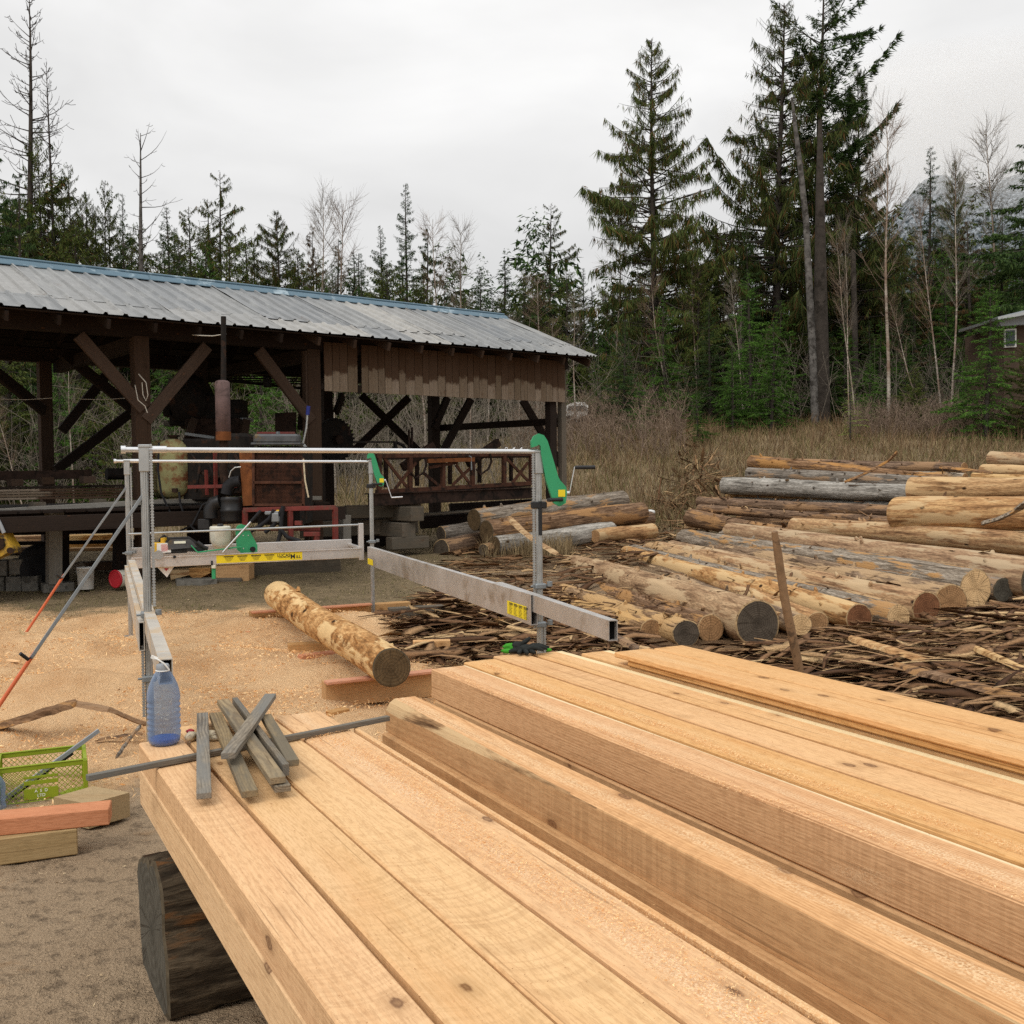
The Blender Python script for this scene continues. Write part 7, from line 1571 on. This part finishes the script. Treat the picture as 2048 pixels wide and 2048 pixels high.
# ------------------------------------------------------------------ bare trees
def bare_mesh(seed, H=12.0, dens=1.0, spread=.13):
    rg = np.random.default_rng(seed + 500); ns = 14; t = np.linspace(-.01, 1, ns)
    cx_, cy_ = rg.uniform(-.5, .5), rg.uniform(-.3, .3)
    tp = lambda q: np.stack([cx_ * q ** 2 * H * .06 + .06 * np.sin(q * 9 + seed), cy_ * q ** 2 * H * .06 + .06 * np.sin(q * 7), q * H], -1)
    V1, F1 = tube_np(tp(t)[None], (H * .0062 * (1 - t * .93) + .004)[None], 7); tm = np_mesh('trunk', V1, F1, True)
    nb = int(55 * dens); q = rg.uniform(.32, .99, nb) ** .8; B0 = tp(q); a = rg.uniform(0, 6.28, nb); l = H * spread * (1.15 - q) ** .6 * rg.uniform(.5, 1.2, nb) + .3
    ss_ = np.linspace(0, 1, 5); up = rg.uniform(.9, 1.8, nb)
    bp = lambda i, s_: np.stack([B0[i, 0] + np.cos(a[i]) * l[i] * s_ * .75, B0[i, 1] + np.sin(a[i]) * l[i] * s_ * .75, B0[i, 2] + l[i] * s_ * up[i] * .75], -1)
    ib = np.arange(nb); P1 = np.stack([bp(ib, np.full(nb, s_)) for s_ in ss_], 1) + rg.normal(0, .03, (nb, 5, 3)) * ss_[None, :, None]; R1 = (.007 + .004 * l)[:, None] * (1 - .75 * ss_)[None]
    n2 = nb * 14; i2 = rg.integers(0, nb, n2); s2 = rg.uniform(.2, 1, n2); A0 = bp(i2, s2); d = np.stack([np.cos(a[i2]), np.sin(a[i2]), .9 * up[i2]], -1) * .7 + rg.normal(0, .55, (n2, 3)); d /= np.linalg.norm(d, axis=1)[:, None]; l2 = rg.uniform(.2, .8, n2)
    P2 = np.stack([A0, A0 + d * (l2 * .5)[:, None] + rg.normal(0, .02, (n2, 3)), A0 + d * l2[:, None] + np.array([0, 0, .08])], 1); R2 = np.full((n2, 3), .0042) * np.array([1.2, .9, .4])
    Va, Fa = tube_np(P1, R1, 3); Vb, Fb = tube_np(P2, R2, 3); bm_ = np_mesh('branches', np.concatenate([Va, Vb]), np.concatenate([Fa, Fb + len(Va)]))
    tm.materials.append(MAT['birch_bark']); bm_.materials.append(MAT['twig_brown' if seed % 2 else 'twig_red']); return tm, bm_
BT = [bare_mesh(s_, 12, .75 + .2 * (s_ % 2), .09 + .03 * (s_ % 3)) for s_ in range(5)]
def birch(label, x0, y0, x1, y1, Y, wscale=1.0, seed=0, group='bare birches', yaw=None):
    """foot seen at (x0,y0), tip at (x1,y1)"""
    p = D(x0, y0, Y); p.z = gzf(p) - .1; tip = D(x1, y1, Y); d = tip - p; h = d.length
    r = thing('birch', p, label, 'tree', group); s_ = h / 12; r.scale = (s_ * wscale, s_ * wscale, s_)
    r.rotation_mode = 'QUATERNION'; r.rotation_quaternion = Vector((0, 0, 1)).rotation_difference(d.normalized()) @ Matrix.Rotation(seed * 2.3 if yaw is None else yaw, 3, 'Z').to_quaternion()
    tm, bm_ = BT[seed % 5]
    for nm, me_ in (('trunk', tm), ('branches', bm_)): c = bpy.data.objects.new(nm, me_); COL.objects.link(c); c.parent = r
bl = [(1776, 862, 1772, 225, 36, 1.0, 'tall straight birch with wide bare crown right of the dense pine'), (1905, 840, 1925, 330, 38, .85, 'cream birch leaning slightly right before the mountain'), (1884, 850, 1840, 400, 38, .8, 'thin birch bending left beside the cream birch'), (1998, 800, 1972, 270, 40, 1.2, 'birch with fine bare top left of the cabin'),
 (1852, 850, 1770, 600, 36, 1.1, 'leaning brown birch crossing behind the tall straight one'), (1712, 862, 1668, 470, 36, .7, 'forked birch with white stem, its left stem'), (1700, 700, 1690, 450, 36, .6, 'forked birch, its right thinner stem'), (1342, 850, 1295, 560, 38, 1.0, 'thin white birch leaning left at the foot of the broad cedar'),
 (1490, 870, 1465, 560, 37, 1.0, 'brown thin birch before the bright hemlock'), (1236, 840, 1228, 455, 44, 1.2, 'thin birch left of the broad cedar'), (1395, 790, 1380, 500, 40, 1.0, 'thin birch between the broad cedar and the tall pair'), 
 (632, 640, 632, 412, 44, 1.0, 'bare pale birch above the middle left of the roof'), (672, 640, 676, 410, 46, 1.0, 'bare birch with thin whips right of the pale one'), (925, 640, 925, 462, 44, 1.15, 'round crowned bare birch behind the right part of the roof'), (1075, 760, 1080, 560, 46, 1.7, 'bushy bare tree beyond the end of the ridge'), (875, 700, 870, 440, 44, 1.1, 'thin reddish bare tree beside the brown drooping conifer'),
 (145, 940, 132, 690, 27, .9, 'white birch stem seen between the left shed posts'), (55, 935, -20, 780, 25, .8, 'thin leaning birch stem at the left under the roof'), (228, 900, 225, 700, 30, .8, 'slim birch stem left of the first big post'), (852, 905, 845, 640, 30, 1.4, 'thick pale birch trunk seen under the board skirt'), (945, 905, 938, 640, 30, 1.2, 'pale birch trunk seen under the right part of the skirt'), (585, 840, 580, 640, 30, .9, 'slim birch stem left of the shovel'), (668, 860, 672, 640, 30, 1.1, 'pale birch stem just right of the second big post'),
 (1150, 850, 1145, 600, 38, 1.2, 'bare tree beside the parked camper'), (1105, 830, 1110, 640, 40, 1.1, 'bare tree just beyond the shed corner'), (975, 860, 985, 640, 36, 1.3, 'bare tree seen behind the shed cross rail'), (1040, 850, 1035, 640, 36, 1.3, 'bare tree seen beside the last back post')]
for i, (x0, y0, x1, y1, Y, ws, lb_) in enumerate(bl): birch(lb_, x0, y0, x1, y1, Y, ws, i)
# old double trunk and broken leaning snag
def trunk(label, pts, rad, mat, name='old_tree'):
    m = MB(); Q = []
    for (x, y, Y), r_ in zip(pts, rad): Q.append((D(x, y, Y), r_))
    m.tube([q[0] for q in Q], [q[1] for q in Q], 10); o = m.build(name, MAT[mat]); return tag(o, label, 'tree')
trunk('tall broken grey snag leaning from the thicket past the dense pine', [(1631, 862, 38), (1625, 700, 38), (1618, 560, 38), (1612, 440, 38), (1600, 330, 38), (1590, 250, 38), (1584, 195, 38)], [.15, .14, .13, .115, .10, .075, .035], 'trunk_snag', 'snag')
trunk('thick dark trunk standing right of the broken grey snag', [(1645, 862, 39), (1643, 700, 39), (1641, 560, 39), (1640, 400, 39), (1640, 240, 39)], [.32, .28, .24, .17, .08], 'trunk_bark')
trunk('slim straight reddish trunk in the shade of the pine', [(1712, 800, 42), (1709, 640, 42), (1706, 500, 42)], [.13, .12, .10], 'trunk_bark')
# thicket
def brush(name, label, n, xr, yr, h0, h1, mat, seed, wd=.010, dens=None):
    rg = np.random.default_rng(seed); Y = rg.uniform(*yr, n); X = rg.uniform(*xr, n) * Y
    if dens is not None: k = rg.uniform(0, 1, n) < dens(X / Y, Y); X, Y = X[k], Y[k]
    n = len(X); h = rg.uniform(h0, h1, n); B = np.stack([X, Y, gz(X, Y)], 1); dr = rg.normal(0, .30, (n, 3)); dr[:, 2] = 1
    P1 = np.stack([B, B + dr * (h * .5)[:, None], B + dr * h[:, None] + rg.normal(0, .12, (n, 3))], 1); R1 = np.full((n, 3), wd) * np.array([1.4, 1, .4])
    m_ = 12; i2 = np.repeat(np.arange(n), m_); s_ = rg.uniform(.2, .9, n * m_); A0 = P1[i2, 0] + (P1[i2, 2] - P1[i2, 0]) * s_[:, None]; d = rg.normal(0, .8, (n * m_, 3)); d[:, 2] = np.abs(d[:, 2]) + .25; l2 = h[i2] * rg.uniform(.08, .26, n * m_)
    P2 = np.stack([A0, A0 + d * l2[:, None]], 1); R2 = np.full((n * m_, 2), wd * .5)
    Va, Fa = tube_np(P1, R1, 3); Vb, Fb = tube_np(P2, R2, 3); o = link(name, np_mesh(name, np.concatenate([Va, Vb]), np.concatenate([Fa, Fb + len(Va)])), MAT[mat], None, Matrix.Identity(4)); return tag(o, label, kind='stuff')
brush('thicket', 'brown bare thicket of stems beyond the shed end', 600, (.0, .17), (30, 42), .4, 1.6, 'twig_red', 71, .009)
brush('thicket', 'bare brown and grey stems among the trees at the right', 500, (.08, .52), (37, 50), .8, 3.4, 'twig_brown', 72, .009)
brush('thicket', 'red brown bushes at the edge of the bank at the right', 800, (.33, .53), (33, 37), .3, 1.2, 'twig_red', 73, .007)
brush('thicket', 'bare brush seen under the shed roof', 900, (-.6, .05), (26, 38), .8, 3.6, 'twig_brown', 74, .008)
# ================================================================== FAR THINGS
# cabin at the right edge
cb_ = thing('cabin', D(2060, 760, 35), 'brown cabin with white framed window and pale metal roof at the right frame edge', 'house')
def Cb(x, y, Y=35): return D(x, y, Y)
MB().prism([Cb(2008, 652), Cb(2100, 648), Cb(2100, 880), Cb(2008, 880)], (0, 3, 0)).build('wall', MAT['house_brown'], cb_)
MB().prism([Cb(1994, 634, 34.6), Cb(2100, 608, 34.6), Cb(2100, 646, 34.6), Cb(2002, 652, 34.6)], (0, .3, 0)).build('gable', MAT['tarp_grey'], cb_)
MB().prism([Cb(1996, 634, 34.2), Cb(2110, 612, 34.2), Cb(2110, 618, 34.2), Cb(1996, 640, 34.2)], (0, 3, 0)).build('roof', MAT['galv'], cb_)
wn = MB().prism([Cb(2010, 658, 34.9), Cb(2033, 657, 34.9), Cb(2033, 694, 34.9), Cb(2010, 695, 34.9)], (0, .08, 0)).build('window', MAT['white_paint'], cb_)
MB().prism([Cb(2013, 661, 34.85), Cb(2030, 660, 34.85), Cb(2030, 691, 34.85), Cb(2013, 692, 34.85)], (0, .04, 0)).build('pane', MAT['window_glass'], wn)
# parked camper beyond the shed corner
cm_ = thing('camper_van', D(1152, 848, 38), 'white camper half hidden in the brush beyond the shed corner', 'camper')
def Cm(x, y, Y=38): return D(x, y, Y)
MB().prism([Cm(1128, 846), Cm(1128, 822), Cm(1134, 810), Cm(1150, 804), Cm(1168, 804), Cm(1176, 810), Cm(1178, 846)], (0, 2.2, 0)).build('body', MAT['white_paint'], cm_)
MB().prism([Cm(1134, 820, 37.95), Cm(1138, 812, 37.95), Cm(1170, 811, 37.95), Cm(1173, 820, 37.95)], (0, .04, 0)).build('windscreen', MAT['window_glass'], cm_)
MB().prism([Cm(1166, 836, 37.95), Cm(1174, 836, 37.95), Cm(1174, 842, 37.95), Cm(1166, 842, 37.95)], (0, .04, 0)).build('tail_light', MAT['red_lid'], cm_)
for x in (1136, 1170): MB().tube([Cm(x, 848, 37.9), Cm(x, 848, 38.2)], .32, 14).build('wheel', MAT['black_rubber'], cm_)
# stump, stone, lichen branch
st_p = D(1575, 925, 24); st_p.z = gzf(st_p)
make_log('old cut stump standing on the grassy bank behind the upper heap', st_p + Vector((0, 0, -.1)), .30, st_p + Vector((0, 0, .48)), .26, 'bark_brown', None, 'end_brown', seed=95, name='tree_stump', cat='stump', seg=6)
def mossy(px, py, Y): p = D(px, py, Y); p.z = gzf(p); return p
pp = mossy(1297, 1003, 21.5); o = MB().sweep(blob(pp + Vector((0, 0, .28)), .16, .14, .06, 3)).build('pale_stone', MAT['white_paint']); tag(o, 'small white scrap lying in the grass between the two log heaps', 'scrap')
# misty mountain
rg = np.random.default_rng(9); xs = np.linspace(60, 900, 90); ys = np.linspace(640, 980, 40); XM, YM = np.meshgrid(xs, ys)
def mh(X, Y):
    c = X / Y; base = 228 * ss(.15, .42, c) * ss(620, 840, Y); return base + 16 * fbm(X, Y, 5, .006, 4, .55) * ss(.24, .4, c) - 10 * (1 - ss(.2, .3, c))
ZM = mh(XM, YM) + float(gz(0, 300)); ii = np.arange(XM.size).reshape(XM.shape)
mt = np_mesh('mountain', np.stack([XM, YM, ZM], -1).reshape(-1, 3), np.stack([ii[:-1, :-1], ii[:-1, 1:], ii[1:, 1:], ii[1:, :-1]], -1).reshape(-1, 4), True)
N = Nn('mountain_forest', .95); o = N.obj(False); n1 = N.noise(N.map(o, (.35, .35, .12)), 1.0, 5, .75); hz = N.sep(o)[2]
c = N.mix(N.ramp(n1, [(0.42, 0.0), (0.6, 1.0)]), (0.022, 0.032, 0.036), N.mix(N.ramp(N.math('DIVIDE', hz, 230.0), [(0.35, 0.0), (0.8, 1.0)]), (0.055, 0.068, 0.065), (0.30, 0.33, 0.36)))
N.col(c); mo = link('mountain', mt, N.m, None, Matrix.Identity(4)); tag(mo, 'forested mountainside with thin snow fading into cloud', kind='structure')

# low cloud hanging on the mountain
def cloud(c, rx, ry, rz):
    m = MB(); m.lathe((0, 0, 0), [(math.sin(a), -math.cos(a)) for a in np.linspace(.06, 3.08, 14)], 24)
    m.v = [(c[0] + x * rx, c[1] + y * ry, c[2] + z * rz) for x, y, z in m.v]; return m
cn = bpy.data.materials.new('low_cloud'); cn.use_nodes = True; ct = cn.node_tree
for n_ in list(ct.nodes): ct.nodes.remove(n_)
co_ = ct.nodes.new('ShaderNodeOutputMaterial'); pv = ct.nodes.new('ShaderNodeVolumePrincipled'); pv.inputs['Color'].default_value = (1, 1, 1, 1); pv.inputs['Density'].default_value = .0032; pv.inputs['Anisotropy'].default_value = .0
ct.links.new(pv.outputs[0], co_.inputs['Volume']); MAT['low_cloud'] = cn
for i, (px, py, Y, rx, ry, rz) in enumerate(((1960, 240, 590, 150, 70, 38), (2140, 250, 560, 150, 60, 50))):
    c_ = D(px, py, Y); o = cloud(c_, rx, ry, rz).build('low_cloud', MAT['low_cloud'], None, Matrix.Identity(4)); tag(o, 'soft low cloud hanging before the mountain', kind='stuff')
sc.cycles.volume_bounces = 4; sc.cycles.volume_max_steps = 64
